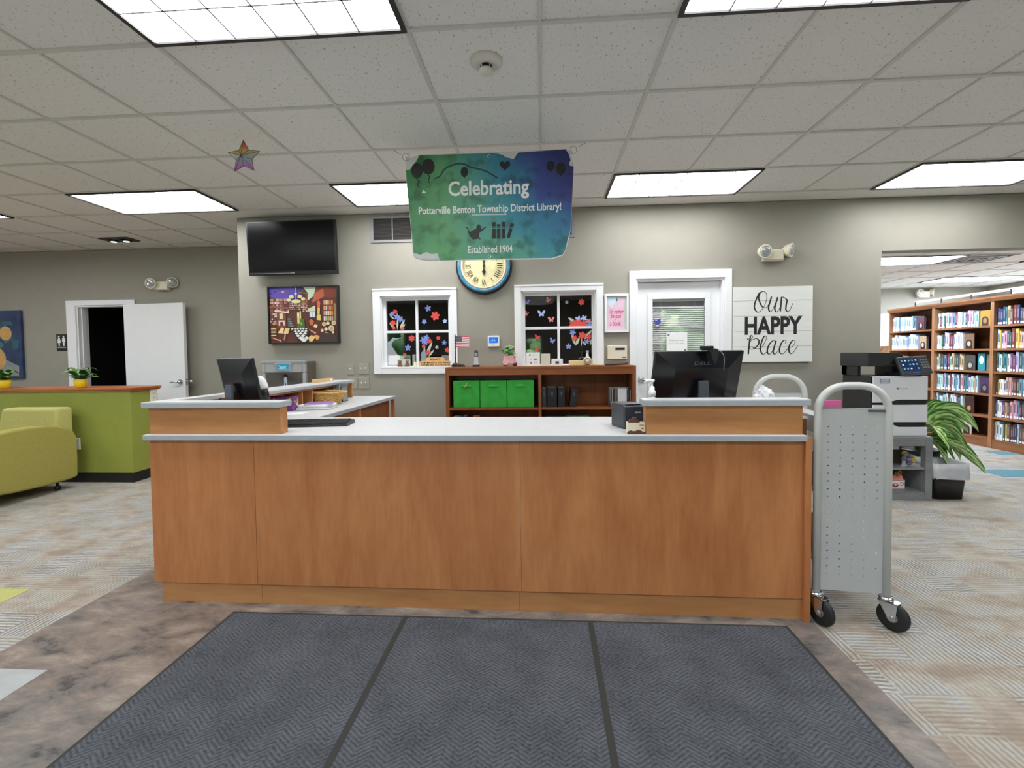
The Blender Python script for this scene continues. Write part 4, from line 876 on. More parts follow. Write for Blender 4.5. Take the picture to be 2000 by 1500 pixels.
# =================================================================== HANGING BANNER
def banner_material():
    m = bpy.data.materials.new('watercolour_print'); m.use_nodes = True
    n, l = nodes_of(m); b = n['Principled BSDF']; b.inputs['Roughness'].default_value = 0.5
    tc = n.new('ShaderNodeTexCoord'); sep = n.new('ShaderNodeSeparateXYZ')
    nz = n.new('ShaderNodeTexNoise'); nz.inputs['Scale'].default_value = 4.5; nz.inputs['Detail'].default_value = 7; nz.inputs['Distortion'].default_value = 0.3
    l.new(tc.outputs['Object'], nz.inputs['Vector']); l.new(tc.outputs['Object'], sep.inputs[0])
    def M(op, a, bb=None, c=None):
        q = n.new('ShaderNodeMath'); q.operation = op
        for i, x in enumerate((a, bb, c)):
            if x is None: continue
            if isinstance(x, (int, float)): q.inputs[i].default_value = x
            else: l.new(x, q.inputs[i])
        return q.outputs[0]
    d = M('ADD', M('MULTIPLY_ADD', sep.outputs['X'], 0.72, 0.42), M('MULTIPLY_ADD', M('MULTIPLY', sep.outputs['Z'], M('ADD', sep.outputs['X'], 0.35)), 0.9, 0.0))
    d = M('ADD', d, M('MULTIPLY_ADD', nz.outputs['Fac'], 0.34, -0.17))
    rp = n.new('ShaderNodeValToRGB'); e = rp.color_ramp.elements
    e[0].position = 0.0; e[0].color = lin((52, 122, 70)); e[1].position = 1.0; e[1].color = lin((38, 40, 104))
    for p, c in ((0.18, (84, 148, 96)), (0.36, (80, 148, 128)), (0.50, (56, 134, 150)), (0.66, (48, 112, 146)), (0.82, (52, 66, 136))): x = e.new(p); x.color = lin(c)
    l.new(d, rp.inputs[0])
    n2 = n.new('ShaderNodeTexNoise'); n2.inputs['Scale'].default_value = 9; n2.inputs['Detail'].default_value = 8; l.new(tc.outputs['Object'], n2.inputs['Vector'])
    r2 = n.new('ShaderNodeValToRGB'); r2.color_ramp.elements[0].position = 0.36; r2.color_ramp.elements[0].color = (0.35, 0.42, 0.40, 1); r2.color_ramp.elements[1].position = 0.5; r2.color_ramp.elements[1].color = (1, 1, 1, 1)
    l.new(n2.outputs['Fac'], r2.inputs[0])
    mx = n.new('ShaderNodeMix'); mx.data_type = 'RGBA'; mx.blend_type = 'MULTIPLY'; mx.inputs[0].default_value = 0.75
    l.new(rp.outputs[0], mx.inputs[6]); l.new(r2.outputs[0], mx.inputs[7]); l.new(mx.outputs[2], b.inputs['Base Color'])
    return m
SHEET = mat('banner_vinyl', (206, 206, 202), 0.5, var=0.02)
BLACKP = mat('banner_black', (20, 18, 20), 0.5); WHITEP = mat('banner_white', (226, 226, 222), 0.5); DARKT = mat('banner_dark_teal', (28, 62, 64), 0.5)
t = thing('hanging_banner', 'large teal and navy vinyl banner with white lettering, hung from the ceiling', 'banner', (0.237, 1.83, 2.33))
b = B(); b.prism(BAN['sheet'], 0.0, 0.0012, 'Y'); b.build('vinyl_sheet', SHEET, t)
b = B(); b.wallpoly(BAN['print'], -0.0008); b.build('watercolour_print', banner_material(), t)
b = B(); b.prism(BAN['curl'], -0.006, -0.0012, 'Y'); b.build('curled_corner', mat('banner_vinyl_back', (190, 190, 188), 0.5, var=0.05, scale=30), t, 0.002)
b = B(); text_into(b, 'Celebrating', BAN['t1'][0][0], BAN['t1'][1][0], BAN['t1'][1][1], BAN['t1'][0][1], -0.0016, bold=0.022); b.build('lettering', WHITEP, t)
b = B(); text_into(b, 'Potterville Benton Township District Library!', BAN['t2'][0][0], BAN['t2'][1][0], -0.066, 0.003, -0.0016, bold=0.018); b.build('lettering', WHITEP, t)
for s_, f0, f1 in (('Established', 0.0, 0.655), ('1904', 0.728, 1.0)):
    b = B(); xa, xb = BAN['t3'][0][0], BAN['t3'][1][0]; text_into(b, s_, xa + (xb - xa) * f0, xa + (xb - xa) * f1, BAN['t3'][1][1] + 0.002, BAN['t3'][0][1], -0.0016, bold=0.006); b.build('lettering', WHITEP, t)
b = B(); r0, r1 = BAN['rule']; b.wallpoly([(r0[0], r0[1]), (r1[0], r1[1]), (r1[0], r1[1] + 0.004), (r0[0], r0[1] + 0.004)], -0.0016)
b.build('rule_print', WHITEP, t)
for (x, z), rx, rz in zip(BAN['balloons'], (0.043, 0.047, 0.027, 0.03, 0.035), (0.055, 0.056, 0.036, 0.036, 0.043)):
    b = B(); b.wallpoly(ellipse(x, z, rx, rz, 28), -0.0016); b.wallpoly([(x - 0.008, z - rz - 0.008), (x + 0.008, z - rz - 0.008), (x, z - rz + 0.004)], -0.0016); b.build('balloon_print', BLACKP, t)
b = B(); hx, hz = BAN['heart'][0]
b.wallpoly([(hx + 0.0024 * 16 * math.sin(a) ** 3, hz + 0.0024 * (13 * math.cos(a) - 5 * math.cos(2 * a) - 2 * math.cos(3 * a) - math.cos(4 * a))) for a in [2 * PI * i / 28 for i in range(28)]], -0.0016)
b.build('heart_balloon_print', BLACKP, t)
for s in ('string1', 'string2'):
    b = B(); pen(b, BAN[s], 0.008, -0.0016, slant=False); b.build('balloon_string_print', BLACKP, t)
b = B(); pen(b, BAN['garland'], 0.012, -0.0013, slant=False); b.build('garland_print', DARKT, t)
b = B(); b.wallpoly(BAN['bow'], -0.0016); b.build('bow_print', mat('pale_mint_print', (190, 224, 196), 0.5), t)
b = B(); b.wallpoly(BAN['cat'], -0.0016); b.build('cat_print', BLACKP, t)
b = B()
for k in range(4):
    b = B(); q = BAN['bk%d' % k]
    for i in range(3): b.wallpoly(q[4 * i:4 * i + 4] if False else [q[0:4], q[4:8], q[8:12]][i], -0.0016)
    b.build('book_print', BLACKP, t)
for x, z in BAN['grom']:
    b = B(); b.torus((x, -0.002, z), 0.010, 0.0035, 'Y', 16); b.build('grommet', CHROME, t)
WIRE = mat('hook_wire', (120, 118, 112), 0.4, 0.6)
for k in (0, 2):
    (hx, hz), (rx, rz) = BAN['hooks'][k], BAN['hooks'][k + 1]
    gx, gz = BAN['grom'][0 if k == 0 else 2]
    w = thing('banner_hook', 'thin wire hook and ring holding the banner up at its %s corner' % ('left' if k == 0 else 'right'), 'hook', (hx + 0.237, 1.83, HC))
    oz = HC - 2.33
    b = B(); b.tube([(0, 0, -0.001), (0, 0, -0.008), ((rx - hx) * 0.62, -0.002, (rz - oz) * 0.72)], 0.0016, 6); b.build('wire', WIRE, w)
    b = B(); b.torus(((rx + gx) / 2 - hx, -0.002, (rz + gz) / 2 - oz + 0.004), 0.026, 0.0014, 'Y', 20); b.build('ring', WIRE, w)

# =================================================================== THINGS ON THE BACK WALL
YW = 3.33
# television
t = thing('television', 'black flat television mounted high on the wall above the library painting', 'television', (-1.985, 3.2, 2.395))
T = Matrix.Rotation(0.06, 4, 'X')
b = B(T); b.box(-0.477, 0.477, 0.0, 0.045, -0.278, 0.275); b.build('cabinet', mat('gloss_black_bezel', (16, 16, 17), 0.25), t, 0.004)
b = B(T); b.poly([(-0.46, -0.001, -0.24), (0.46, -0.001, -0.24), (0.46, -0.001, 0.262), (-0.46, -0.001, 0.262)]); b.build('screen', mat('tv_glass', (9, 9, 10), 0.2, spec=0.22), t)
b = B(T); b.box(-0.47, 0.0, -0.004, 0.0, -0.262, -0.258); b.box(-0.02, 0.02, -0.004, 0.0, -0.264, -0.256); b.build('trim_strip', STEEL, t)
b = B(); b.box(-0.15, 0.15, 0.03, 0.129, -0.12, 0.12); b.build('wall_bracket', BLACK, t)
# framed library illustration
t = thing('framed_picture', 'black framed colourful picture of a cosy library, below the television', 'picture', (-1.922, 3.305, 1.705))
b = B(); b.slab(-0.386, 0.386, -0.306, 0.306, -0.03, 0.022, [(-0.372, 0.372, -0.292, 0.292)]); b.build('picture_frame', BLACK, t, 0.002)
PC = {}
def pc(*c):
    if c not in PC: PC[c] = (len(PC), mat('picture_ink_%d' % len(PC), c, 0.5, var=0.03))
    return PC[c][0]
b = B(); lay = [0]
def pp(pts, c):
    lay[0] += 1
    b.wallpoly([(-0.372 + (x - 290) / 1335 * 0.744, 0.292 - (y - 205) / 1095 * 0.584) for x, y in pts], -0.012 - lay[0] * 0.00004, pc(*c))
def pr_(x0, x1, y0, y1, c): pp([(x0, y0), (x1, y0), (x1, y1), (x0, y1)], c)
pr_(290, 1625, 205, 1300, (96, 46, 36))
pp([(290, 205), (1000, 205), (860, 420), (700, 520), (290, 380)], (92, 74, 172)); pp([(820, 205), (1000, 205), (900, 330)], (60, 56, 96))
for x, y in ((410, 285), (560, 290), (325, 320)): pp([(x - 38, y), (x, y - 26), (x + 38, y), (x, y + 26)], (220, 150, 110) if x == 560 else (70, 50, 130))
pp([(965, 205), (1210, 205), (1170, 380), (1050, 470), (1060, 330)], (200, 218, 190)); pp([(1210, 205), (1625, 205), (1625, 460), (1360, 400), (1190, 450)], (124, 58, 40)); pp([(1170, 340), (1360, 230), (1370, 400), (1130, 520)], (190, 96, 60))
pp([(880, 290), (1050, 330), (1040, 640), (950, 640)], (150, 92, 66)); pp([(900, 310), (1035, 345), (1030, 420), (920, 400)], (82, 50, 44))
rr = random.Random(8)
for (x0, x1, y0, y1, rows, cols) in ((300, 680, 420, 700, 5, 12), (690, 940, 500, 660, 4, 11), (305, 440, 700, 950, 5, 5), (950, 1050, 480, 700, 6, 3)):
    for r in range(rows):
        for c in range(cols):
            ww = (x1 - x0) / cols; hh = (y1 - y0) / rows
            pr_(x0 + c * ww, x0 + c * ww + ww * 0.8, y0 + r * hh + rr.uniform(4, 14), y0 + (r + 1) * hh - 4, rr.choice([(226, 206, 186), (170, 96, 70), (120, 84, 96), (196, 150, 110), (92, 60, 60), (214, 180, 170)]))
pp([(290, 560), (690, 600), (690, 640), (290, 600)], (150, 84, 60)); pp([(400, 650), (690, 690), (660, 720), (390, 680)], (236, 208, 196))
pr_(815, 830, 205, 460, (190, 160, 120))
for x, y, rx, ry in ((735, 390, 48, 38), (685, 455, 42, 30), (900, 390, 46, 34), (965, 440, 40, 32), (825, 485, 92, 40), (818, 335, 26, 26)): pp([(x + rx * math.cos(2 * PI * i / 16), y + ry * math.sin(2 * PI * i / 16)) for i in range(16)], (222, 220, 160))
pr_(1340, 1620, 420, 900, (96, 48, 36))
for r in range(4):
    for c in range(5): pr_(1360 + c * 38, 1360 + c * 38 + 30, 475 + r * 105, 560 + r * 105, rr.choice([(230, 220, 210), (232, 150, 60), (180, 200, 180), (206, 90, 60), (240, 190, 120), (200, 150, 160)]))
pr_(1560, 1600, 540, 960, (150, 134, 80)); pp([(1050, 640), (1200, 570), (1200, 690), (1060, 700)], (206, 214, 176)); pr_(1060, 1215, 690, 830, (90, 52, 46)); pr_(1085, 1190, 700, 800, (216, 224, 236)); pr_(1133, 1140, 700, 800, (90, 100, 130))
pp([(1235, 500), (1265, 470), (1300, 510), (1290, 620), (1230, 620)], (220, 100, 80)); pp([(1225, 770), (1305, 755), (1300, 870), (1220, 860)], (226, 196, 110)); pp([(1240, 620), (1290, 620), (1280, 760), (1240, 760)], (232, 190, 100))
pr_(440, 620, 720, 1000, (124, 72, 60)); pr_(490, 560, 720, 830, (226, 206, 160)); pr_(470, 590, 860, 960, (230, 196, 180)); pr_(500, 560, 890, 960, (90, 44, 44))
pp([(640, 800), (700, 800), (760, 1000), (650, 990)], (84, 86, 84))
for k in range(4): pr_(650 + 14 * k, 730 + 14 * k, 830 + 45 * k, 842 + 45 * k, (150, 150, 146))
pr_(840, 885, 700, 930, (224, 206, 120)); pr_(845, 880, 720, 790, (236, 236, 226)); pr_(895, 918, 680, 830, (204, 208, 120))
pp([(890, 860), (930, 825), (975, 850), (985, 960), (985, 1030), (840, 1020), (835, 950), (880, 930)], (66, 116, 44)); pp([(905, 905), (930, 905), (925, 960), (905, 950)], (212, 140, 90))
pp([(700, 1020), (1060, 1020), (1060, 1290), (860, 1290)], (40, 30, 30))
for r in range(6):
    s = 26 + r * 7; y = 1032 + r * 46
    for c in range(-3, 4):
        x = 900 + c * s * 2.1 + (s if r % 2 else 0)
        if x + s > 1070 or x - s < 700 + r * 24: continue
        pp([(x - s, y), (x, y - s * 0.62), (x + s, y), (x, y + s * 0.62)], (236, 236, 232))
pp([(860, 1215), (920, 1190), (985, 1215), (915, 1275)], (236, 236, 232))
pp([(445, 1110), (520, 1000), (580, 1010), (550, 1120)], (238, 206, 150)); pp([(560, 1120), (600, 1010), (690, 1015), (650, 1135)], (232, 196, 136)); pp([(580, 1140), (610, 1140), (585, 1255), (560, 1250)], (170, 150, 140))
pp([(320, 1190), (520, 1260), (515, 1280), (320, 1205)], (232, 170, 130)); pp([(1060, 1040), (1210, 1110), (1190, 1140), (1070, 1060)], (226, 150, 120))
pp([(1045, 1210), (1110, 1160), (1190, 1200), (1130, 1280), (1070, 1290)], (236, 200, 130)); pp([(1160, 1165), (1230, 1160), (1300, 1215), (1210, 1260)], (226, 170, 90))
pp([(1070, 880), (1110, 840), (1170, 880), (1150, 970), (1090, 960)], (196, 110, 50)); pp([(1150, 1000), (1180, 940), (1240, 960), (1220, 1020)], (226, 220, 170))
for x, y, r in ((1365, 945, 42), (1550, 925, 42), (1505, 1030, 58), (1400, 1045, 34), (1325, 1070, 30), (1535, 1110, 26), (1440, 930, 34)): pp(ellipse(x, y, r, r, 16), (222, 206, 160)); pp(ellipse(x + 4, y + 2, r * 0.55, r * 0.55, 12), (190, 160, 120) if r > 40 else (232, 224, 200))
pp([(1375, 1090), (1480, 1130), (1470, 1150), (1370, 1110)], (196, 180, 200)); pp([(1290, 1140), (1500, 1110), (1625, 1200), (1625, 1300), (1230, 1300)], (66, 48, 40))
for k in range(5): pr_(318, 420, 1010 + k * 34, 1034 + k * 34, [(206, 190, 120), (120, 96, 60), (226, 210, 160), (90, 66, 46), (214, 206, 180)][k])
b.build('picture_print', [m for i, m in sorted(PC.values(), key=lambda q: q[0])], t)
# return air grille
t = thing('air_grille', 'wide grey return-air grille high on the wall, mostly hidden behind the banner', 'vent', (-0.115, YW, 2.588))
GRL = mat('grille_enamel', (140, 138, 140), 0.5, var=0.03); GRD = mat('grille_shadow', (78, 74, 72), 0.7)
b = B(); n_ = 10; hw, hh = 1.068, 0.138
holes = [(-hw + 0.03 + k * (2 * hw - 0.05) / n_, -hw + 0.03 + (k + 1) * (2 * hw - 0.05) / n_ - 0.01, -hh + 0.025, hh - 0.025) for k in range(n_)]
b.slab(-hw, hw, -hh, hh, -0.012, 0, holes); b.build('grille_frame', GRL, t)
b = B()
for k in range(16):
    z = -hh + 0.03 + k * 0.0142; b.hexa([(-hw + 0.02, -0.009, z), (hw - 0.02, -0.009, z), (hw - 0.02, -0.001, z + 0.006), (-hw + 0.02, -0.001, z + 0.006), (-hw + 0.02, -0.009, z + 0.0015), (hw - 0.02, -0.009, z + 0.0015), (hw - 0.02, -0.001, z + 0.0075), (-hw + 0.02, -0.001, z + 0.0075)])
b.build('grille_louver', GRD, t)
b = B(); b.box(-hw + 0.02, hw - 0.02, -0.0008, -0.0002, -hh + 0.02, hh - 0.02); b.build('grille_backing', mat('grille_dark', (52, 48, 46), 0.8), t)
# clock
t = thing('wall_clock', 'round blue rimmed wall clock with roman numerals, partly behind the banner', 'clock', (0.015, 3.33, 2.175))
b = B(); b.lathe([(0.292, 0.0), (0.294, 0.03), (0.285, 0.05), (0.274, 0.056), (0.274, 0.0)], seg=56, axis='Y', caps=False); b.build('outer_rim', BLACK, t)
b = B(); b.lathe([(0.276, 0.045), (0.272, 0.06), (0.255, 0.068), (0.24, 0.06), (0.236, 0.045)], seg=56, axis='Y', caps=False); b.build('blue_rim', mat('worn_blue_paint', (74, 140, 172), 0.4, var=0.3, scale=16), t)
b = B(); b.lathe([(0.238, 0.04), (0.237, 0.062), (0.22, 0.058), (0.216, 0.036)], seg=56, axis='Y', caps=False); b.build('inner_rim', mat('blush_cream', (238, 214, 190), 0.5), t)
b = B(); b.lathe([(0.218, 0.03), (0.001, 0.032)], seg=48, axis='Y', caps=False); b.build('dial', mat('aged_cream_dial', (232, 222, 172), 0.6, var=0.14, scale=14), t)
b = B()
for k, s in enumerate(['XII', 'I', 'II', 'III', 'IIII', 'V', 'VI', 'VII', 'VIII', 'IX', 'X', 'XI']):
    a = k * PI / 6
    b.xf = Matrix.Rotation(a, 4, 'Y') @ Matrix.Translation((0, 0, 0.165))
    w = 0.004 + 0.0078 * len(s)
    text_into(b, s, -w, w, -0.028, 0.028, -0.0345, bold=0.0)
for k in range(60):
    b.xf = Matrix.Rotation(k * PI / 30, 4, 'Y'); r = 0.206; w = 0.0028 if k % 5 == 0 else 0.0012
    b.wallpoly([(-w, r - 0.005), (w, r - 0.005), (w, r + 0.004), (-w, r + 0.004)], -0.0345)
b.xf = None; b.build('numerals', mat('sepia_ink', (66, 44, 34), 0.6), t)
b = B()
for pts, y in (([(-0.004, -0.02), (0.004, -0.02), (0.006, 0.04), (0.014, 0.055), (0.006, 0.07), (0.003, 0.15), (0, 0.17), (-0.003, 0.15), (-0.006, 0.07), (-0.014, 0.055), (-0.006, 0.04)], -0.038),
               ([(-0.004, 0.02), (0.004, 0.02), (0.006, -0.04), (0.022, -0.062), (0.008, -0.074), (0, -0.11), (-0.008, -0.074), (-0.022, -0.062), (-0.006, -0.04)], -0.041)):
    b.prism(pts, y, y - 0.0015, 'Y')
b.lathe([(0.012, 0.037), (0.012, 0.044), (0.001, 0.046)], seg=16, axis='Y'); b.build('hands', BLACK, t)
# sign
t = thing('wooden_sign', 'white planked sign reading Our Happy Place on the wall right of the door', 'sign', (2.91, 3.29, 1.525))
b = B(); hw, hz = 0.3835, 0.376
edges = [hz, 0.2354, 0.0836, -0.0696, -0.2204, -hz]
for k in range(5): b.box(-hw, hw, 0, 0.018, edges[k + 1] + (0.0012 if k < 4 else 0), edges[k] - (0.0012 if k > 0 else 0))
b.build('planks', mat('whitewashed_plank', (228, 228, 224), 0.6, var=0.03, scale=4, stretch=(1, 1, 8)), t, 0.001)
b = B(); b.box(-hw, hw, 0.018, 0.036, -hz, hz); b.build('backing', mat('grey_gap', (150, 148, 144), 0.8), t)
b = B()
for k in range(5): pen(b, SIGN['strokes%d' % k], 0.0105, -0.0005 - 0.00002 * k, n=8)
b.build('lettering', INK, t)
b = B()
for k in range(5, 10): pen(b, SIGN['strokes%d' % k], 0.0105, -0.0005 - 0.00002 * k, n=8)
b.build('lettering', INK, t)
b = B(); text_into(b, 'HAPPY', SIGN['happy'][0][0], SIGN['happy'][1][0], SIGN['happy'][0][1], SIGN['happy'][1][1], -0.0005, bold=0.035)
b.build('lettering', INK, t)
# emergency lights
def emergency(label, loc, sc=1.0, group='wall emergency lights'):
    t = thing('emergency_light', label, 'emergency light', loc, 0, group)
    b = B(); b.box(-0.095 * sc, 0.095 * sc, -0.07, -0.001, -0.055, 0.06); b.build('battery_box', BEIGE, t, 0.008)
    b = B(); b.box(-0.09 * sc, 0.09 * sc, -0.072, -0.07, -0.048, -0.042); b.build('seam', mat('beige_seam', (176, 166, 140), 0.5), t)
    for sx in (-1, 1):
        X = Matrix.Translation((-0.105 if sx < 0 else 0.158, -0.10 if sx < 0 else -0.06, 0.03 if sx < 0 else 0.044)) @ Matrix.Rotation(0.15 if sx < 0 else 0.85, 4, 'Z') @ Matrix.Rotation(0.12, 4, 'X') @ Matrix.Scale(1.22, 4)
        b = B(X); b.lathe([(0.02, -0.055), (0.04, -0.04), (0.056, 0.0), (0.058, 0.012), (0.052, 0.014)], seg=26, axis='Y'); b.cyl((0, 0.03, 0), (-sx * 0.03, 0.05, 0), 0.014, seg=10); h = b.build('lamp_head', BEIGE, t)
        b = B(X); b.lathe([(0.053, 0.012), (0.03, 0.018), (0.001, 0.02)], seg=24, axis='Y'); b.build('lamp_lens', mat('faceted_lens', (190, 194, 194), 0.12, 0.5, var=0.35, scale=60), h)
    return t
emergency('beige emergency light with two lamp heads, on the wall above the Our Happy Place sign', (2.905, 3.33, 2.206))
emergency('beige emergency light with two lamp heads, above the open white restroom door', (-4.50, 4.53, 2.235))
emergency('beige emergency light with two lamp heads, above the bookcase in the far room', (7.69, 7.70, 2.27))
# framed quote
t = thing('framed_quote', 'white framed pink quote print beside the right office window', 'picture', (1.372, 3.318, 1.665))
b = B(); b.slab(-0.122, 0.122, -0.197, 0.197, -0.02, 0.012, [(-0.101, 0.101, -0.172, 0.172)]); b.build('picture_frame', TRIMW, t, 0.002)
b = B(); b.box(-0.102, 0.102, 0.0, 0.006, -0.173, 0.173); b.build('mount_board', mat('grey_mount', (206, 206, 200), 0.6), t)
b = B(); b.wallpoly([(-0.088, -0.165), (0.073, -0.165), (0.073, 0.165), (-0.088, 0.165)], -0.0008); b.build('print_sheet', mat('pale_pink_print', (234, 196, 216), 0.6), t)
b = B(); b.wallpoly([(-0.098, 0.168), (0.055, 0.168), (0.03, 0.14), (0.0, 0.125), (-0.012, 0.10), (-0.03, 0.085), (-0.038, 0.058), (-0.052, 0.048), (-0.06, 0.075), (-0.078, 0.085), (-0.086, 0.14)], -0.0012); b.build('torn_sky_print', mat('ice_blue_print', (206, 230, 242), 0.6), t)
b = B(); b.wallpoly([(-0.008, 0.13), (0.002, 0.162), (0.014, 0.13), (0.004, 0.12)], -0.0016); b.build('figure_print', mat('slate_print', (96, 110, 130), 0.6), t)
b = B()
for s, x0, x1, z0, z1 in (("I'd rather", -0.07, 0.074, -0.006, 0.042), ('be lost', -0.06, 0.05, -0.05, -0.006), ('in', -0.022, 0.0, -0.074, -0.052), ('a book.', -0.068, 0.048, -0.128, -0.076)):
    text_into(b, s, x0, x1, z0, z1, -0.0016, bold=0.012, shear=0.3)
b.build('lettering', mat('magenta_ink', (222, 58, 120), 0.6), t)
# thermostat, alarm panel
t = thing('thermostat', 'white thermostat with blue screen on the wall between the windows', 'thermostat', (0.104, 3.33, 1.396))
b = B(); b.box(-0.061, 0.061, -0.026, -0.001, -0.056, 0.056); b.build('case', WHITE, t, 0.005)
b = B(); b.box(-0.046, 0.046, -0.0275, -0.0255, -0.018, 0.042); b.build('screen', emit('blue_lcd', (44, 120, 230), 0.75), t)
b = B(); b.wallpoly([(-0.038, -0.01), (-0.01, 0.03), (0.0, 0.012), (0.012, 0.03), (0.02, 0.0), (0.014, -0.006), (0.0, 0.004)], -0.028); b.build('display_glyph', emit('pale_lcd', (120, 180, 250), 0.7), t)
b = B(); text_into(b, 'Pro', -0.012, 0.012, -0.044, -0.034, -0.0268); b.build('maker_mark', INK, t)
t = thing('alarm_keypad', 'cream alarm keypad on the wall below the pink framed quote', 'keypad', (1.377, 3.33, 1.264))
b = B(); b.box(-0.099, 0.099, -0.028, -0.001, -0.07, 0.07); b.build('case', BEIGE, t, 0.005)
b = B(); b.box(-0.02, 0.075, -0.0295, -0.0275, 0.024, 0.046); b.build('display', DARK, t)
b = B(); b.box(0.05, 0.088, -0.0295, -0.0275, -0.056, -0.046); b.build('badge', mat('blue_badge', (60, 80, 130), 0.5), t)
# switch plates
PLATE = mat('grey_switch_plate', (160, 156, 142), 0.45, var=0.02)
def plate(label, x, z, w, n_):
    t = thing('switch_plate', label, 'light switch', (x, 3.33, z), 0, 'switch plates on the back wall')
    b = B(); b.box(-w / 2, w / 2, -0.006, -0.0005, -0.058, 0.058); b.build('plate', PLATE, t, 0.002)
    for k in range(n_):
        o = (k - (n_ - 1) / 2) * 0.046
        b = B(); b.hexa([(o - 0.005, -0.006, -0.011), (o + 0.005, -0.006, -0.011), (o + 0.005, -0.005, 0.0), (o - 0.005, -0.005, 0.0), (o - 0.004, -0.018, 0.004), (o + 0.004, -0.018, 0.004), (o + 0.004, -0.012, 0.012), (o - 0.004, -0.012, 0.012)]); b.build('toggle', WHITE, t)
        b = B()
        for zz in (-0.03, 0.03): b.cyl((o, -0.0062, zz), (o, -0.0072, zz), 0.003, seg=8)
        b.build('screw', STEEL, t)
plate('single switch plate, upper left of the four below the television wall', -1.437, 1.118, 0.07, 1)
plate('double switch plate, upper right of the group of four', -1.296, 1.124, 0.116, 2)
plate('double switch plate, lower right of the group of four', -1.296, 0.968, 0.118, 2)
plate('single switch plate partly behind the hutch ledge, lower left of the group', -1.42, 0.97, 0.1, 1)
# bottle filler
t = thing('bottle_filler', 'grey wall-mounted bottle filling station with blue screen, behind the left monitor', 'bottle filler', (-2.09, 3.33, 0.72))
b = B(); b.slab(-0.235, 0.235, 0.0, 0.50, -0.16, -0.002, [(-0.2, 0.2, 0.06, 0.375)]); b.build('housing', mat('silver_panel', (172, 173, 174), 0.4, 0.3, var=0.03), t, 0.008)
b = B(); b.box(-0.24, 0.24, -0.165, -0.001, 0.47, 0.50); b.build('top_cap', mat('pewter_plastic', (150, 152, 154), 0.45), t, 0.006)
b = B(); b.grid(lambda u, v: (-0.2 + 0.4 * u, -0.155 + 0.11 * math.sin(PI * min(1, v * 1.0)) * (1 if True else 0) * (0.35 + 0.65 * math.sin(PI * u)), 0.06 + 0.315 * v), 16, 12); b.build('basin', mat('dark_steel_basin', (118, 118, 116), 0.35, 0.5), t)
b = B(); b.prism([(-0.08, 0.385), (0.08, 0.385), (0.095, 0.475), (-0.095, 0.475)], -0.172, -0.158, 'Y'); b.build('screen_bezel', mat('pewter_plastic', (150, 152, 154)), t, 0.004)
b = B(); b.box(-0.062, 0.062, -0.1745, -0.172, 0.4, 0.47); b.build('screen', emit('cyan_lcd', (60, 160, 196), 0.6), t)
b = B(); b.wallpoly([(-0.05, 0.418), (-0.01, 0.412), (0.05, 0.42), (0.03, 0.43), (0.045, 0.45), (0.0, 0.438), (-0.05, 0.455), (-0.03, 0.43)], -0.1748); b.wallpoly([(-0.06, 0.402), (0.06, 0.402), (0.06, 0.408), (-0.06, 0.408)], -0.1748); b.build('display_glyph', emit('pale_cyan_lcd', (160, 214, 230), 0.6), t)
b = B(); b.cyl((0.0, -0.12, 0.375), (0.0, -0.12, 0.33), 0.022, 0.018, seg=14); b.build('nozzle', BLACK, t)
b = B(); b.tube([(-0.03, -0.125, 0.08), (-0.018, -0.125, 0.17), (-0.008, -0.125, 0.29)], 0.005, 8); b.tube([(0.03, -0.125, 0.08), (0.018, -0.125, 0.17), (0.008, -0.125, 0.29)], 0.005, 8); b.prism(ellipse(0, 0.30, 0.016, 0.034, 14), -0.13, -0.12, 'Y'); b.build('bottle_emblem', mat('emblem_blue_grey', (190, 204, 222), 0.4), t)
b = B(); b.box(0.235, 0.27, -0.12, -0.002, 0.0, 0.49); b.build('side_panel', mat('dark_side', (96, 88, 76), 0.5), t)

# door notices and decals
def on_glass(name, label, cat, x, z, y, group=None):
    return thing(name, label, cat, (x, y, z), 0, group)
t = on_glass('door_notice', 'white paper notice taped to the blind-covered glass of the white door', 'notice', 2.003, 1.36, 3.4025)
b = B(); b.box(-0.106, 0.106, -0.001, 0, -0.1, 0.1); b.build('sheet', PAPER, t)
b = B(); text_into(b, 'Employees Only', -0.075, 0.07, 0.012, 0.026, -0.0013); text_into(b, 'Beyond This Point', -0.08, 0.074, -0.02, -0.006, -0.0013); b.build('lettering', mat('grey_ink', (120, 120, 124), 0.6), t)
b = B(); b.wallpoly(ellipse(-0.085, 0.078, 0.011, 0.011, 12), -0.0013); b.wallpoly(ellipse(0.085, -0.08, 0.011, 0.011, 12), -0.0013); b.build('corner_emblem', mat('slate_ink', (110, 116, 130), 0.6), t)
t = on_glass('patriotic_decal', 'blue starry bird decal stuck on the door glass', 'decal', 1.808, 1.568, 3.4025)
b = B(); b.wallpoly([(-0.04, 0.03), (-0.01, 0.02), (0.03, 0.045), (0.03, 0.005), (0.02, -0.02), (-0.02, -0.03), (-0.026, -0.005)], -0.0006); b.build('blue_print', mat('navy_decal', (62, 74, 160), 0.6), t)
b = B(); b.wallpoly([(-0.045, -0.025), (-0.02, -0.03), (0.02, -0.02), (0.045, 0.01), (0.035, -0.012), (0.0, -0.042)], -0.0006); b.build('stripe_print', mat('pale_stripe_decal', (232, 206, 206), 0.6), t)
YG = 3.4065
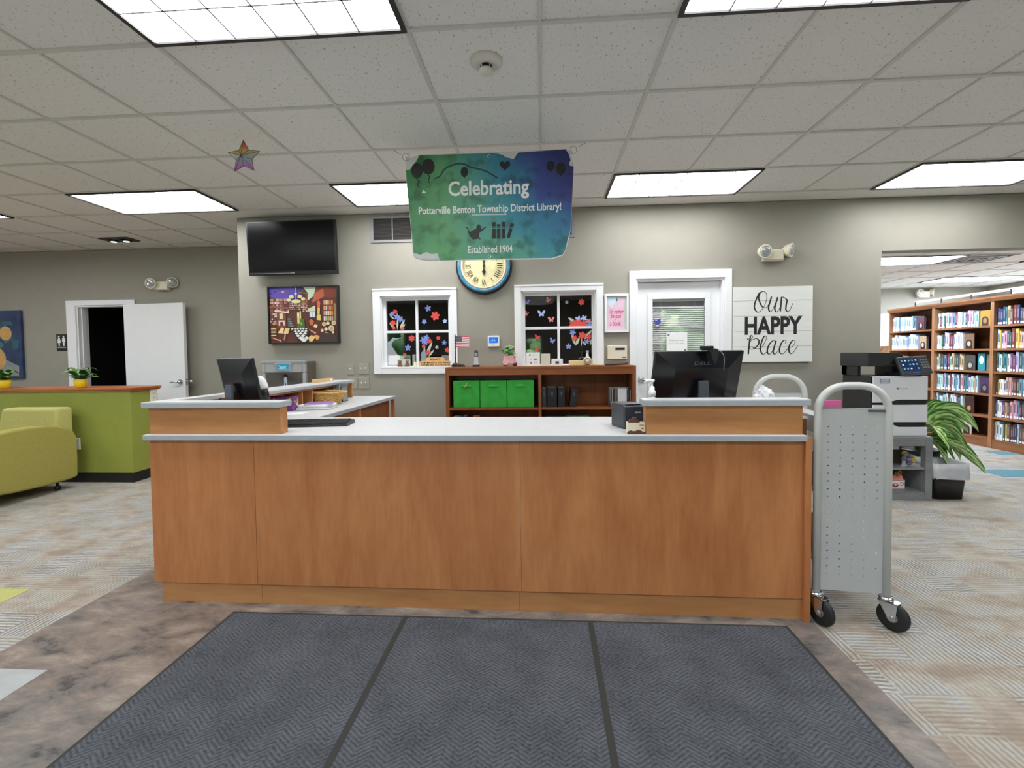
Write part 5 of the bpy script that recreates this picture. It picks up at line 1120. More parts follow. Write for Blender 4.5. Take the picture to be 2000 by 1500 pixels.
def petals(b, x, z, r, m, n_=5, a0=0.3, dy=0.0):
    for k in range(n_):
        a = a0 + 2 * PI * k / n_; cx, cz = x + r * 0.58 * math.cos(a), z + r * 0.58 * math.sin(a)
        P = []
        for i in range(10):
            q = 2 * PI * i / 10; u, v = r * 0.46 * math.cos(q), r * 0.30 * math.sin(q)
            P.append((cx + u * math.cos(a) - v * math.sin(a), cz + u * math.sin(a) + v * math.cos(a)))
        b.wallpoly(P, dy - 0.0003 - 0.00004 * k, m)
    b.wallpoly(ellipse(x, z, r * 0.3, r * 0.3, 10), dy - 0.0008, m)
DEC = {'blue': mat('periwinkle_decal', (132, 146, 222), 0.6), 'red': mat('coral_decal', (226, 76, 70), 0.6), 'white': mat('grey_white_decal', (172, 174, 172), 0.6), 'pink': mat('salmon_decal', (230, 140, 140), 0.6), 'green': mat('sage_decal', (190, 196, 170), 0.6), 'sky': mat('pale_blue_decal', (176, 196, 240), 0.6)}
def flower(label, x, z, r, c, n_=5, a0=0.3):
    b = B(); petals(b, 0, 0, r, 0, n_, a0); o = b.build('flower_decal', DEC[c]); o.location = (x, YG, z); return tag(o, label, 'decal', 'flower decals on the office windows')
flower('pale blue flower decal at the top of the left window, upper right pane', -0.606, 1.761, 0.034, 'blue', 5, 0.5)
flower('large red six-petal flower decal, upper right pane of the left window', -0.529, 1.678, 0.048, 'red', 6, 0.2)
flower('small blue flower decal at lower left of the upper right pane, left window', -0.649, 1.618, 0.027, 'blue', 5, 0.9)
flower('small pale flower decal at the right edge of the upper right pane, left window', -0.426, 1.622, 0.024, 'sky', 5, 0.4)
flower('small red flower decal, topmost in the lower right pane of the left window', -0.502, 1.442, 0.025, 'red', 5, 0.5)
flower('small blue flower decal at the right of the lower right pane, left window', -0.437, 1.39, 0.026, 'blue', 5, 0.2)
flower('small grey white flower decal in the lower right pane, left window', -0.519, 1.344, 0.021, 'white', 5, 0.7)
flower('small red flower decal, lowest in the lower right pane of the left window', -0.408, 1.312, 0.028, 'red', 5, 0.1)
flower('red flower decal at the top of the lower left pane, left window', -0.79, 1.441, 0.035, 'red', 6, 0.5)
flower('blue star-shaped flower decal in the lower left pane, left window', -0.832, 1.343, 0.034, 'blue', 5, 0.3)
flower('faint red flower decal low in the lower left pane, left window', -0.866, 1.266, 0.02, 'red', 5, 0.2)
flower('tiny white flower decal in the upper right pane, right window', 0.871, 1.795, 0.02, 'white', 5, 0.5)
flower('red flower decal at the top of the upper right pane, right window', 1.024, 1.795, 0.034, 'red', 6, 0.3)
flower('blue flower decal at lower left of the lower right pane, right window', 0.886, 1.334, 0.03, 'blue', 5, 0.3)
def butterfly(label, x, z, s, c, rot, fold=1.0):
    b = B(Matrix.Rotation(rot, 4, 'Y'))
    for sg in (-1, 1):
        f = fold if sg > 0 else 1.0
        b.wallpoly([(0, 0), (sg * 0.3 * s * f, 0.75 * s), (sg * 0.8 * s * f, 0.95 * s), (sg * s * f, 0.7 * s), (sg * 0.75 * s * f, 0.15 * s), (sg * 0.2 * s * f, -0.05 * s)], -0.0004)
        b.wallpoly([(0, 0), (sg * 0.55 * s * f, -0.02 * s), (sg * 0.62 * s * f, -0.4 * s), (sg * 0.38 * s * f, -0.62 * s), (sg * 0.1 * s * f, -0.35 * s)], -0.0005)
    b.wallpoly([(-0.05 * s, -0.4 * s), (0.05 * s, -0.4 * s), (0.05 * s, 0.3 * s), (-0.05 * s, 0.3 * s)], -0.0006)
    o = b.build('butterfly_decal', DEC[c]); o.location = (x, YG, z); return tag(o, label, 'decal', 'butterfly decals on the right office window')
butterfly('grey blue butterfly decal at top left of the right window', 0.452, 1.800, 0.034, 'blue', 0.0)
butterfly('dusty pink butterfly decal with folded wings, top of the upper left pane', 0.679, 1.815, 0.034, 'pink', 0.5, 0.5)
butterfly('coral butterfly decal with folded wings at the left edge, upper left pane', 0.448, 1.677, 0.034, 'pink', 0.5, 0.4)
butterfly('bright blue butterfly decal in the middle of the upper left pane', 0.605, 1.677, 0.042, 'sky', 0.0)
butterfly('pink butterfly decal at lower right of the upper left pane', 0.706, 1.613, 0.036, 'pink', 0.0)
butterfly('blue butterfly decal beside the dark silhouette, lower left pane', 0.715, 1.390, 0.034, 'blue', 0.4, 0.8)
butterfly('red butterfly decal over the leafy reflection, lower left pane', 0.556, 1.43, 0.03, 'red', 0.3)
butterfly('red butterfly decal low in the lower left pane, above the card sign', 0.553, 1.30, 0.03, 'red', 0.4, 0.6)
def leaf(b, x, z, L, w, a, m):
    P = [(0, 0), (L * 0.35, w), (L * 0.75, w * 0.7), (L, 0), (L * 0.75, -w * 0.5), (L * 0.35, -w * 0.7)]
    b.wallpoly([(x + u * math.cos(a) - v * math.sin(a), z + u * math.sin(a) + v * math.cos(a)) for u, v in P], -0.0002, m)
def bouquet(label, x, z, blooms, leaves):
    t = on_glass('bouquet_decal', label, 'decal', x, z, YG, 'bouquet decals on the office windows')
    b = B()
    for q in leaves:
        b = B(); leaf(b, *q); b.build('leaf_print', DEC['green'], t)
    for k, (px, pz, r, c) in enumerate(blooms):
        b = B(); petals(b, px, pz, r, 0, 5 if c != 'red' else 6, k * 0.7, -0.0006 - 0.0004 * k); b.build('bloom_print', DEC[c], t)
bouquet('flower bouquet decal in the upper left pane of the left window', -0.945, 1.63, [(-0.02, 0.10, 0.028, 'red'), (-0.055, 0.075, 0.028, 'blue'), (0.0, 0.045, 0.034, 'blue'), (0.035, 0.02, 0.034, 'blue'), (-0.045, -0.02, 0.032, 'red'), (-0.04, -0.07, 0.022, 'red'), (0.06, -0.08, 0.022, 'red')],
        [(-0.02, -0.09, 0.1, 0.014, 2.3, 0), (0.0, -0.095, 0.15, 0.013, 1.5, 0), (0.03, -0.09, 0.12, 0.016, 1.1, 0), (0.04, -0.095, 0.08, 0.012, 0.9, 0), (-0.03, 0.02, 0.07, 0.01, 2.4, 0)])
bouquet('flower bouquet decal in the lower right pane of the left window', -0.63, 1.36, [(0.0, 0.085, 0.034, 'blue'), (-0.035, 0.06, 0.036, 'blue'), (-0.01, 0.035, 0.03, 'blue'), (0.035, 0.05, 0.026, 'red'), (-0.03, -0.005, 0.022, 'red'), (0.02, -0.07, 0.026, 'red'), (-0.03, -0.07, 0.022, 'blue')],
        [(0.0, -0.1, 0.16, 0.018, 1.15, 0), (-0.02, -0.11, 0.13, 0.012, 1.6, 0), (0.02, -0.12, 0.1, 0.014, 0.9, 0)])
bouquet('big flower bouquet decal across the two right panes of the right window', 1.02, 1.53, [(-0.03, 0.085, 0.036, 'sky'), (0.03, 0.095, 0.034, 'sky'), (-0.085, 0.035, 0.042, 'red'), (-0.03, 0.045, 0.046, 'red'), (0.03, 0.04, 0.04, 'red'), (0.08, 0.065, 0.028, 'pink'), (0.09, 0.02, 0.04, 'blue'), (-0.09, -0.05, 0.034, 'blue'), (0.01, -0.085, 0.042, 'red'), (-0.07, -0.11, 0.03, 'red'), (0.08, -0.10, 0.03, 'red'), (0.06, -0.15, 0.028, 'blue')],
        [(-0.06, 0.06, 0.09, 0.018, 2.6, 0), (0.09, 0.05, 0.08, 0.016, 0.3, 0), (0.03, -0.13, 0.13, 0.02, 0.9, 0), (-0.06, -0.19, 0.1, 0.018, 1.1, 0), (0.0, -0.2, 0.12, 0.008, 1.5, 0), (0.09, -0.19, 0.1, 0.016, 1.2, 0), (-0.06, -0.19, 0.13, 0.014, 1.9, 0), (0.05, -0.19, 0.06, 0.012, 2.2, 0)])

# =================================================================== CREDENZA UNDER THE WINDOWS
t = thing('credenza', 'low cherry-stained open shelf unit under the right window', 'shelf unit', (0.58, 3.15, 0))
X0, X1, YF_, YB_ = -0.92, 0.92, -0.18, 0.168
b = B(); b.box(X0, X1, YF_, YB_, 1.117, 1.137); b.build('top_board', CHERRY, t, 0.002)
for x in (X0, X1 - 0.034):
    b = B(); b.box(x, x + 0.034, YF_, YB_, 0.002, 1.117); b.build('side_panel', CHERRYZ, t, 0.001)
b = B(); b.box(-0.012, 0.016, YF_ - 0.004, YB_, 0.002, 1.128); b.build('divider', CHERRYZ, t)
b = B(); b.box(X0 + 0.034, -0.012, YF_ + 0.004, YF_ + 0.024, 1.056, 1.117); b.box(0.016, X1 - 0.034, YF_ + 0.004, YF_ + 0.024, 1.056, 1.117); b.build('apron', CHERRY, t)
b = B(); b.box(X0 + 0.034, X1 - 0.034, YB_ - 0.012, YB_, 0.06, 1.117); b.build('back_panel', CHERRYZ, t)
for z in (0.716, 0.42, 0.07):
    b = B(); b.box(X0 + 0.034, -0.012, YF_ + 0.006, YB_ - 0.012, z, z + 0.022); b.box(0.016, X1 - 0.034, YF_ + 0.006, YB_ - 0.012, z, z + 0.022); b.build('shelf_board', CHERRY, t)
# green fabric bins
GREEN = mat('green_fabric', (48, 158, 54), 0.8, var=0.12, scale=14, bump=0.5, bscale=22)
def bin_(label, x):
    t = thing('fabric_bin', label, 'storage bin', (x, 3.115, 0.7385), 0, 'green fabric bins on the credenza')
    b = B(); w, d, h = 0.130, 0.125, 0.264; s = 0.003
    b.slab(-w, w, 0, h, -d, -d + s); b.slab(-w, w, 0, h, d - s, d); b.box(-w, -w + s, -d, d, 0, h); b.box(w - s, w, -d, d, 0, h); b.box(-w, w, -d, d, 0, 0.004); b.build('fabric_body', GREEN, t, 0.002)
    b = B(); b.grid(lambda u, v: (-0.055 + 0.11 * u, -d - 0.002 - 0.010 * math.sin(PI * u) * math.sin(PI * v), 0.195 + 0.03 * v), 10, 4); b.build('pull_flap', GREEN, t)
    b = B(); b.box(-w - 0.0006, w + 0.0006, -d - 0.001, -d + 0.001, h - 0.008, h + 0.001); b.build('hem', mat('green_hem', (60, 168, 66), 0.8), t)
    return t
t1 = bin_('green fabric bin at the left end of the credenza, with a clothes peg on it', -0.138)
bin_('green fabric bin in the middle of the three on the credenza', 0.128)
bin_('green fabric bin nearest the black binders on the credenza', 0.394)
b = B(Matrix.Rotation(0.5, 4, 'Y')); b.box(-0.004, 0.004, -0.006, 0, -0.022, 0.022); o = b.build('clothes_peg', mat('bare_wood', (206, 178, 136), 0.7)); o.location = (-0.142, 2.977, 0.958); tag(o, 'small wooden clothes peg clipped on the leftmost green bin', 'peg')
# binders
def binder(label, x, w, h, d=0.2, rz=0.0, lean=0.0, y=3.10, col=(26, 26, 29), edge=(200, 202, 206)):
    t = thing('ring_binder', label, 'binder', (x, y, 0.7385 + 0.5 * w * math.sin(lean)), rz, 'binders on the credenza')
    T = Matrix.Rotation(lean, 4, 'Y'); c = mat('binder_%d_%d_%d' % col, col, 0.4)
    b = B(T); b.box(-w / 2, w / 2, -d / 2, -d / 2 + 0.004, 0, h); b.box(-w / 2, -w / 2 + 0.004, -d / 2, d / 2, 0, h); b.box(w / 2 - 0.004, w / 2, -d / 2, d / 2, 0, h); b.build('binder_cover', c, t, 0.001)
    b = B(T); b.box(-w / 2 + 0.005, w / 2 - 0.005, -d / 2 + 0.006, d / 2 - 0.008, 0.004, h - 0.004); b.build('pages', mat('binder_pages_%d' % edge[0], edge, 0.7), t)
    b = B(T); b.prism(ellipse(0, h * 0.68, w * 0.09, h * 0.10, 14), -d / 2 - 0.0012, -d / 2 + 0.001, 'Y'); b.build('label_holder', mat('spine_grey', (92, 92, 96), 0.5), t)
    return t
binder('slim dark grey binder right of the credenza divider', 0.622, 0.045, 0.185, col=(48, 48, 50))
binder('wide black binder with white page edges, left of the pair', 0.70, 0.095, 0.192)
binder('narrower black binder with white page edges, right of the pair', 0.79, 0.072, 0.192)
binder('leaning black binder at the right of the row', 0.90, 0.068, 0.18, lean=0.10, col=(34, 34, 36), edge=(60, 60, 62))
# magazine file
t = thing('magazine_file', 'grey magazine file full of papers at the right end of the credenza shelf', 'magazine file', (1.358, 3.06, 0.7385))
b = B(); b.box(-0.1, -0.094, -0.05, 0.09, 0, 0.18); b.box(0.094, 0.1, -0.05, 0.09, 0, 0.16); b.box(-0.1, 0.1, 0.086, 0.09, 0, 0.18); b.box(-0.1, 0.1, -0.05, 0.09, 0, 0.004); b.box(-0.1, 0.1, -0.05, -0.047, 0, 0.05); b.build('tray', mat('grey_wire_mesh', (150, 153, 158)), t)
for k, (x, w, h, c, y) in enumerate(((-0.085, 0.012, 0.165, (90, 60, 56), -0.03), (-0.07, 0.01, 0.17, (196, 190, 180), -0.02), (-0.052, 0.014, 0.16, (66, 52, 50), -0.03), (-0.036, 0.01, 0.172, (186, 160, 130), -0.02), (0.02, 0.085, 0.175, (216, 218, 222), -0.035), (0.078, 0.02, 0.15, (96, 70, 60), -0.02))):
    b = B(); b.box(x - w / 2, x + w / 2, y, 0.07, 0.006, h); o = b.build('folder', mat('file_card_%d' % k, c, 0.6)); o.location = (1.358, 3.06, 0.7385)
    tag(o, ['reddish brown folder, leftmost in the grey magazine file', 'pale grey folder second in the grey magazine file', 'dark brown folder third in the magazine file', 'tan folder left of the wide white papers in the magazine file', 'wide white sheaf of papers in the magazine file', 'dark folder at the right side of the magazine file'][k], 'folder', 'papers in the magazine file')
# lower shelf: tops just in view above the counter
for k, (x, w, h, c, lab) in enumerate(((-0.255, 0.04, 0.205, (222, 222, 226), 'white spined book on the lower credenza shelf, far left'), (-0.212, 0.036, 0.2, (210, 212, 216), 'second white spined book on the lower credenza shelf'), (-0.165, 0.045, 0.21, (58, 62, 84), 'dark blue book beside the two white ones, lower credenza shelf'))):
    t = thing('book', lab, 'book', (x, 3.1, 0.4425), 0, 'books on the lower credenza shelf')
    b = B(); b.box(-w / 2, w / 2, -0.09, -0.086, 0, h); b.box(-w / 2, -w / 2 + 0.003, -0.09, 0.07, 0, h); b.box(w / 2 - 0.003, w / 2, -0.09, 0.07, 0, h); b.build('cover', mat('low_cover_%d' % k, c, 0.5), t)
    b = B(); b.box(-w / 2 + 0.0035, w / 2 - 0.0035, -0.085, 0.066, 0.002, h - 0.004); b.build('pages', PAPER, t)
t = thing('basket_ornament', 'small orange brown woven ornament on the lower credenza shelf', 'ornament', (-0.05, 3.06, 0.4425))
b = B(); b.lathe([(0.002, 0), (0.05, 0), (0.06, 0.08), (0.05, 0.15), (0.03, 0.18), (0.035, 0.21), (0.002, 0.215)], seg=16); b.build('ornament_body', mat('terracotta_weave', (166, 96, 48), 0.7, var=0.3, scale=50), t)
t = thing('storage_tray', 'grey paper tray with green folder on the lower credenza shelf', 'tray', (0.86, 3.08, 0.4425))
b = B(); b.box(-0.22, 0.2, -0.1, 0.1, 0, 0.19); b.build('tray_body', mat('tray_grey', (120, 122, 126), 0.5), t, 0.003)
b = B(); b.box(-0.02, 0.2, -0.101, 0.1, 0.19, 0.2); b.build('green_folder', mat('sage_folder', (120, 160, 116), 0.6), t)

# ---- on top of the credenza (top at 1.137) and the window sill
ZT = 1.1375
t = thing('desk_flag', 'small United States flag on a black pole, left end of the credenza top', 'flag', (-0.262, 3.1, ZT))
b = B(); b.cyl((0, 0, 0.02), (0, 0, 0.325), 0.0052, seg=8)
for z in (0.19, 0.215, 0.24, 0.265): b.ball((0, 0, z), 0.008, m=0, seg=8, ringn=6)
b.build('flag_pole', BLACK, t)
FM = [mat('flag_red', (200, 52, 66), 0.7), mat('flag_white', (236, 232, 232), 0.7), mat('flag_blue', (58, 54, 84), 0.7)]
def fl(u): return -0.006 * math.sin(u * 5.5)
b = B(); zt, zb, L = 0.312, 0.2, 0.135
for k in range(13):
    z1 = zt - (zt - zb) * k / 13; z0 = zt - (zt - zb) * (k + 1) / 13
    b.grid(lambda u, v: (0.006 + L * u, fl(u), z0 + (z1 - z0) * v - 0.006 * u), 12, 1, k % 2, False)
b.build('stripes', FM, t)
b = B(); b.grid(lambda u, v: (0.006 + 0.062 * u, fl(u * 0.46) - 0.0008, zt - 0.060 + 0.061 * v - 0.003 * u), 6, 1, 0, False); b.build('canton', FM[2], t)
b = B()
for r in range(5):
    for c in range(6 if r % 2 == 0 else 5):
        u = (0.5 + c + (0.5 if r % 2 else 0)) / 6 * 0.46; x = 0.006 + L * u; z = zt - 0.008 - r * 0.0112
        P = [((0.0036 if i % 2 == 0 else 0.0015) * math.sin(i * PI / 5), (0.0036 if i % 2 == 0 else 0.0015) * math.cos(i * PI / 5)) for i in range(10)]
        b.wallpoly([(x + a, z + q) for a, q in P], fl(u) - 0.0016)
s_ = b.build('stars', FM[1], t); s_['kind'] = 'stuff'
b = B()
for k, (x, y, r) in enumerate(((0, 0, 0.034), (-0.024, 0.008, 0.022), (0.03, -0.006, 0.028), (0.062, 0.004, 0.024), (0.086, 0.0, 0.014))): b.ball((x, y, r * 0.62), r, r * 0.8, r * 0.62, 0, 10, 7)
b.build('flag_base', mat('dark_green_rock', (34, 40, 38), 0.5, var=0.4, scale=40), t)
t = thing('cordless_phone', 'silver cordless phone standing in its black charger on the credenza', 'telephone', (-0.052, 3.1, ZT))
b = B(); b.prism([(-0.037, 0), (0.037, 0), (0.03, 0.02), (-0.03, 0.02)], -0.04, 0.03, 'Y'); b.build('charger', BLACK, t, 0.004)
b = B(); b.prism([(-0.026, 0.018), (0.034, 0.018), (0.024, 0.04), (0.021, 0.1), (-0.017, 0.1), (-0.021, 0.04)], -0.022, 0.008, 'Y'); b.build('handset', mat('silver_plastic', (190, 192, 194), 0.35), t, 0.004)
b = B(); b.prism([(-0.017, 0.1), (0.021, 0.1), (0.02, 0.158), (0.014, 0.166), (-0.01, 0.166), (-0.016, 0.158)], -0.022, 0.006, 'Y'); b.build('handset_top', mat('grey_black_plastic', (60, 60, 62), 0.35), t, 0.004)
b = B(); b.prism([(-0.012, 0.108), (0.016, 0.108), (0.015, 0.138), (-0.011, 0.138)], -0.0235, -0.022, 'Y'); b.build('display', mat('phone_lcd', (150, 152, 152), 0.3), t)
PINK = mat('pink_ceramic', (232, 168, 170), 0.3, var=0.05)
t = thing('scooter_planter', 'pink ceramic scooter planter with a small green plant, on the credenza', 'planter', (0.285, 3.08, ZT), 0)
b = B(); b.prism([(-0.058, 0.045), (-0.02, 0.03), (0.03, 0.022), (0.045, 0.03), (0.05, 0.06), (0.032, 0.1), (0.024, 0.105), (-0.05, 0.105), (-0.06, 0.08)], -0.028, 0.03, 'Y'); b.prism([(0.04, 0.03), (0.066, 0.03), (0.06, 0.07), (0.066, 0.112), (0.046, 0.118), (0.05, 0.07)], -0.02, 0.02, 'Y'); b.prism(ellipse(-0.038, 0.04, 0.03, 0.028, 16), -0.032, 0.03, 'Y'); b.build('scooter_body', PINK, t, 0.006, 3)
for x in (-0.04, 0.052):
    b = B(); b.lathe([(0.006, -0.012), (0.02, -0.012), (0.024, 0), (0.02, 0.012), (0.006, 0.012)], (x, 0, 0.024), 18, 0, 'Y'); b.build('wheel', mat('brown_rubber', (70, 44, 44), 0.5), t)
b = B(); b.ball((0.054, -0.012, 0.105), 0.014); b.build('headlamp', mat('pale_pink_glaze', (244, 206, 206), 0.25), t)
b = B(); rr = random.Random(4)
for k in range(22):
    a = rr.uniform(0, 2 * PI); e_ = rr.uniform(0.2, 1.3); L = rr.uniform(0.05, 0.10)
    tip = Vector((-0.008 + math.cos(a) * L * math.cos(e_) * 0.8, math.sin(a) * L * math.cos(e_) * 0.7, 0.11 + L * math.sin(e_)))
    b.tube([(-0.008, 0, 0.10), tip * 0.5 + Vector((-0.004, 0, 0.06)), tip], 0.0016, 5)
    b.ball(tip, 0.020, 0.016, 0.012, rr.randrange(3), 8, 6)
f_ = b.build('foliage', [mat('succulent_mid', (96, 150, 70), 0.5, var=0.2), mat('succulent_pale', (160, 196, 120), 0.5, var=0.2), mat('succulent_deep', (60, 112, 56), 0.5, var=0.2)], t)
t = thing('card_sign', 'white counter card with payment card emblems, in front of the right window', 'sign', (0.517, 3.12, ZT))
b = B(); b.prism([(0, 0), (0.05, 0), (0.012, 0.135), (0.006, 0.135)], -0.068, 0.068, 'X'); b.build('card_stand', WHITE, t, 0.001)
XF = Matrix.Rotation(-0.045, 4, 'X'); CI = [mat('dark_grey_ink', (80, 84, 90), 0.6), mat('rust_ink', (206, 96, 80), 0.6), mat('coral_ink', (226, 140, 120), 0.6), mat('slate_card_ink', (96, 116, 140), 0.6), WHITE]
def emblem(fn, m):
    b = B(XF); fn(b); b.build('emblem_print', m, t)
emblem(lambda b: b.slab(-0.04, -0.024, 0.102, 0.118, -0.0014, -0.0010, [(-0.037, -0.027, 0.105, 0.115)]), CI[0])
for s_, x0, x1, z0, z1 in (('Square', -0.016, 0.04, 0.104, 0.116), ('VISA', -0.036, -0.008, 0.062, 0.071), ('DISCOVER', 0.006, 0.042, 0.028, 0.036)): emblem(lambda b: text_into(b, s_, x0, x1, z0, z1, -0.0014), CI[3])
emblem(lambda b: b.wallpoly(ellipse(0.018, 0.066, 0.011, 0.011, 14), -0.0014), CI[1]); emblem(lambda b: b.wallpoly(ellipse(0.032, 0.066, 0.011, 0.011, 14), -0.0016), CI[2]); emblem(lambda b: b.wallpoly([(-0.03, 0.024), (-0.012, 0.024), (-0.012, 0.042), (-0.03, 0.042)], -0.0014), CI[3])
o = B().box(-0.045, 0.045, -0.03, 0.03, 0, 0.122).build('card_box', mat('ivory_carton', (214, 208, 190), 0.6), None, 0.002); o.location = (0.64, 3.14, ZT); tag(o, 'plain ivory carton standing right of the payment card sign', 'box')
t = thing('card_reader', 'small white counter device with a dark display, before the right window', 'card reader', (0.755, 3.10, ZT))
b = B(); b.prism([(-0.056, 0), (0.056, 0), (0.056, 0.064), (0.05, 0.07), (-0.05, 0.07), (-0.056, 0.064)], -0.02, 0.03, 'Y'); b.build('case', WHITE, t, 0.005)
b = B(); b.box(-0.018, 0.018, -0.0215, -0.0195, 0.022, 0.044); b.build('display', mat('dark_display', (52, 54, 60), 0.3), t)
o = B().box(-0.12, 0.12, -0.02, 0.02, 0, 0.05).build('wood_plaque', mat('pale_wood_plaque', (228, 206, 152), 0.6, var=0.06, stretch=(1, 6, 6)), None, 0.003); o.location = (0.995, 3.2, ZT); tag(o, 'pale yellow wooden plaque standing behind the glass bulb', 'plaque')
t = thing('glass_bulb', 'round clear glass fidget bulb with a collar, right part of the credenza top', 'ornament', (1.05, 3.08, ZT))
GL2 = mat('clear_glass_ornament', (214, 214, 206), 0.06, 0.35, var=0.3, scale=40)
b = B(); b.ball((0, 0, 0.045), 0.043); b.build('globe', GL2, t)
b = B(); b.lathe([(0.016, 0.082), (0.018, 0.09), (0.013, 0.095), (0.013, 0.135), (0.016, 0.14), (0.016, 0.146), (0.001, 0.147)], seg=16); b.build('collar', GL2, t)
b = B(); b.torus((0.0, -0.036, 0.045), 0.03, 0.003, 'Y', 18); b.build('amber_ring', mat('amber_wire', (196, 160, 100), 0.3, 0.4), t)
for k, (pts, c, lab) in enumerate((([(1.10, 3.06), (1.16, 3.05), (1.20, 3.04)], (232, 220, 160), 'pale yellow pencil lying on the credenza top'), ([(1.22, 3.06), (1.28, 3.05), (1.325, 3.06)], (40, 34, 34), 'dark marker lying on the credenza top'), ([(1.335, 3.09), (1.39, 3.07), (1.44, 3.08)], (56, 44, 42), 'brown black pen at the right end of the credenza top'))):
    b = B(); b.tube([(x - pts[0][0], y - pts[0][1], 0.008 + 0.005 * i * (k == 2)) for i, (x, y) in enumerate(pts)], 0.008, 8); o = b.build('marker', mat('marker_%d' % k, c, 0.5)); o.location = (pts[0][0], pts[0][1], ZT); tag(o, lab, 'pen', 'pens on the credenza')
# left window sill: things inside, behind or on the sill (top of sill 1.139)
ZS = 1.1395
o = B().box(-0.068, 0.068, -0.002, 0.002, 0, 0.122).build('paper_sheet', PAPER); o.location = (-1.0, 3.44, ZS); o.rotation_euler = (-0.06, 0, 0); tag(o, 'white sheet standing behind the glass in the left window corner', 'paper')
t = thing('green_notice', 'pale green notice sheet behind the left window glass', 'paper', (-0.90, 3.452, ZS))
b = B(); b.box(-0.08, 0.08, -0.001, 0.001, 0.0, 0.12); b.build('sheet', mat('mint_paper', (150, 206, 160), 0.7), t)
b = B(); text_into(b, 'YOU MORE', -0.03, 0.07, 0.078, 0.098, -0.0015, bold=0.02); b.build('lettering', mat('dark_green_ink', (50, 90, 66), 0.6), t)
t = thing('bear_frame', 'little picture frame flanked by two brown bears, on the left window sill', 'picture frame', (-0.872, 3.368, ZS))
b = B(); b.box(-0.07, 0.07, 0.004, 0.01, 0, 0.078); b.build('frame_board', mat('silver_card', (206, 206, 206), 0.4), t)
for sx in (-0.042, 0.045):
    b = B(); b.ball((sx, -0.006, 0.02), 0.024, 0.014, 0.02, 0, 12, 8); b.ball((sx * 0.9, -0.008, 0.05), 0.016, 0.013, 0.015, 0, 12, 8)
    for e_ in (-0.012, 0.012): b.ball((sx * 0.9 + e_, -0.006, 0.064), 0.0055, m=0, seg=8, ringn=6)
    b.ball((sx + (0.024 if sx < 0 else -0.024), -0.01, 0.012), 0.011, 0.009, 0.009, 0, 8, 6); b.build('bear', mat('bear_brown', (126, 84, 52), 0.8, var=0.2, scale=60), t)
t = thing('candle', 'short cream candle on the left window sill beside the READ sign', 'candle', (-0.748, 3.365, ZS))
b = B(); b.lathe([(0.002, 0), (0.026, 0), (0.026, 0.006), (0.014, 0.012), (0.014, 0.045), (0.004, 0.05), (0.002, 0.065)], seg=16); b.build('candle_body', mat('cream_wax', (226, 214, 170), 0.5), t)
t = thing('block_sign', 'tan letter-tile sign reading The more you read the more you know, left window sill', 'sign', (-0.53, 3.368, ZS))
TAN = mat('tan_tile', (222, 176, 112), 0.6, var=0.08, scale=40)
b = B(); b.prism([(-0.172, 0), (0.172, 0), (0.172, 0.055), (0.105, 0.058), (0.095, 0.088), (0.075, 0.096), (-0.075, 0.096), (-0.095, 0.088), (-0.105, 0.058), (-0.172, 0.055)], 0.0, 0.018, 'Y'); b.build('tile_board', TAN, t, 0.002)
b = B()
for k in range(1, 6): b.box(-0.172 + k * 0.0573 - 0.0008, -0.172 + k * 0.0573 + 0.0008, -0.0006, 0.0, 0.001, 0.054)
b.build('tile_gaps', mat('tile_gap', (160, 118, 70), 0.7), t)
b = B(); text_into(b, 'THE MORE YOU READ', -0.16, 0.165, 0.030, 0.048, -0.001, bold=0.03); text_into(b, 'THE MORE YOU KNOW', -0.16, 0.165, 0.006, 0.024, -0.001, bold=0.03); b.build('lettering', mat('dark_brown_ink', (66, 44, 30), 0.6), t)
b = B(); text_into(b, 'READ', -0.052, 0.056, 0.062, 0.086, -0.001, bold=0.05); b.build('red_lettering', mat('deep_red_ink', (196, 52, 44), 0.6), t)
for k, (x, w, h, c, lab) in enumerate(((-0.775, 0.03, 0.13, (206, 206, 206), 'white book upright behind the left window glass, left of the mullion'), (-0.665, 0.06, 0.15, (214, 214, 216), 'tall white binder behind the left window glass, right of the mullion'), (-0.42, 0.1, 0.115, (170, 172, 174), 'grey carton behind the left window glass, right corner'))):
    o = B().box(-w / 2, w / 2, 0, 0.05, 0, h).build(['book', 'ring_binder', 'card_box'][k], mat('sill_item_%d' % k, c, 0.6), None, 0.001); o.location = (x, 3.42, ZS); tag(o, lab, ['book', 'binder', 'box'][k])

# =================================================================== LEFT SIDE: HALF WALL, ARMCHAIR, PLANTS
LIMEP = mat('lime_wall_paint', (150, 156, 66), 0.7, var=0.03, bump=0.05, bscale=120)
b = B(); b.box(-9.05, -3.558, 2.92, 3.25, 0.1, 0.93); struct(b.build('wall_divider', LIMEP))
b = B(); b.box(-9.05, -3.553, 2.912, 3.258, 0.0, 0.1); struct(b.build('baseboard_divider', COVE))
b = B(); b.box(-9.05, -3.528, 2.892, 3.278, 0.945, 0.968); b.box(-9.05, -3.536, 2.902, 3.268, 0.928, 0.946); struct(b.build('trim_3', wood('cap_wood', (150, 84, 48), (184, 112, 66), 'X'), None, 0.004))
def outlet(label, loc, w, h, rz):
    t = thing('outlet_cover', label, 'outlet', loc, rz)
    b = B(); b.box(-w / 2, w / 2, -0.014, -0.0005, -h / 2, h / 2); b.build('cover_plate', mat('ivory_outlet', (232, 230, 214), 0.4), t, 0.004)
    b = B()
    for z in (-0.022, 0.022): b.prism(ellipse(0, z, min(0.014, w * 0.3), 0.014, 14), -0.0155, -0.0142, 'Y')
    b.build('sockets', mat('ivory_socket', (206, 204, 190), 0.4), t)
outlet('ivory outlet cover on the lime half wall beside the armchair', (-4.155, 2.92, 0.395), 0.075, 0.118, 0)
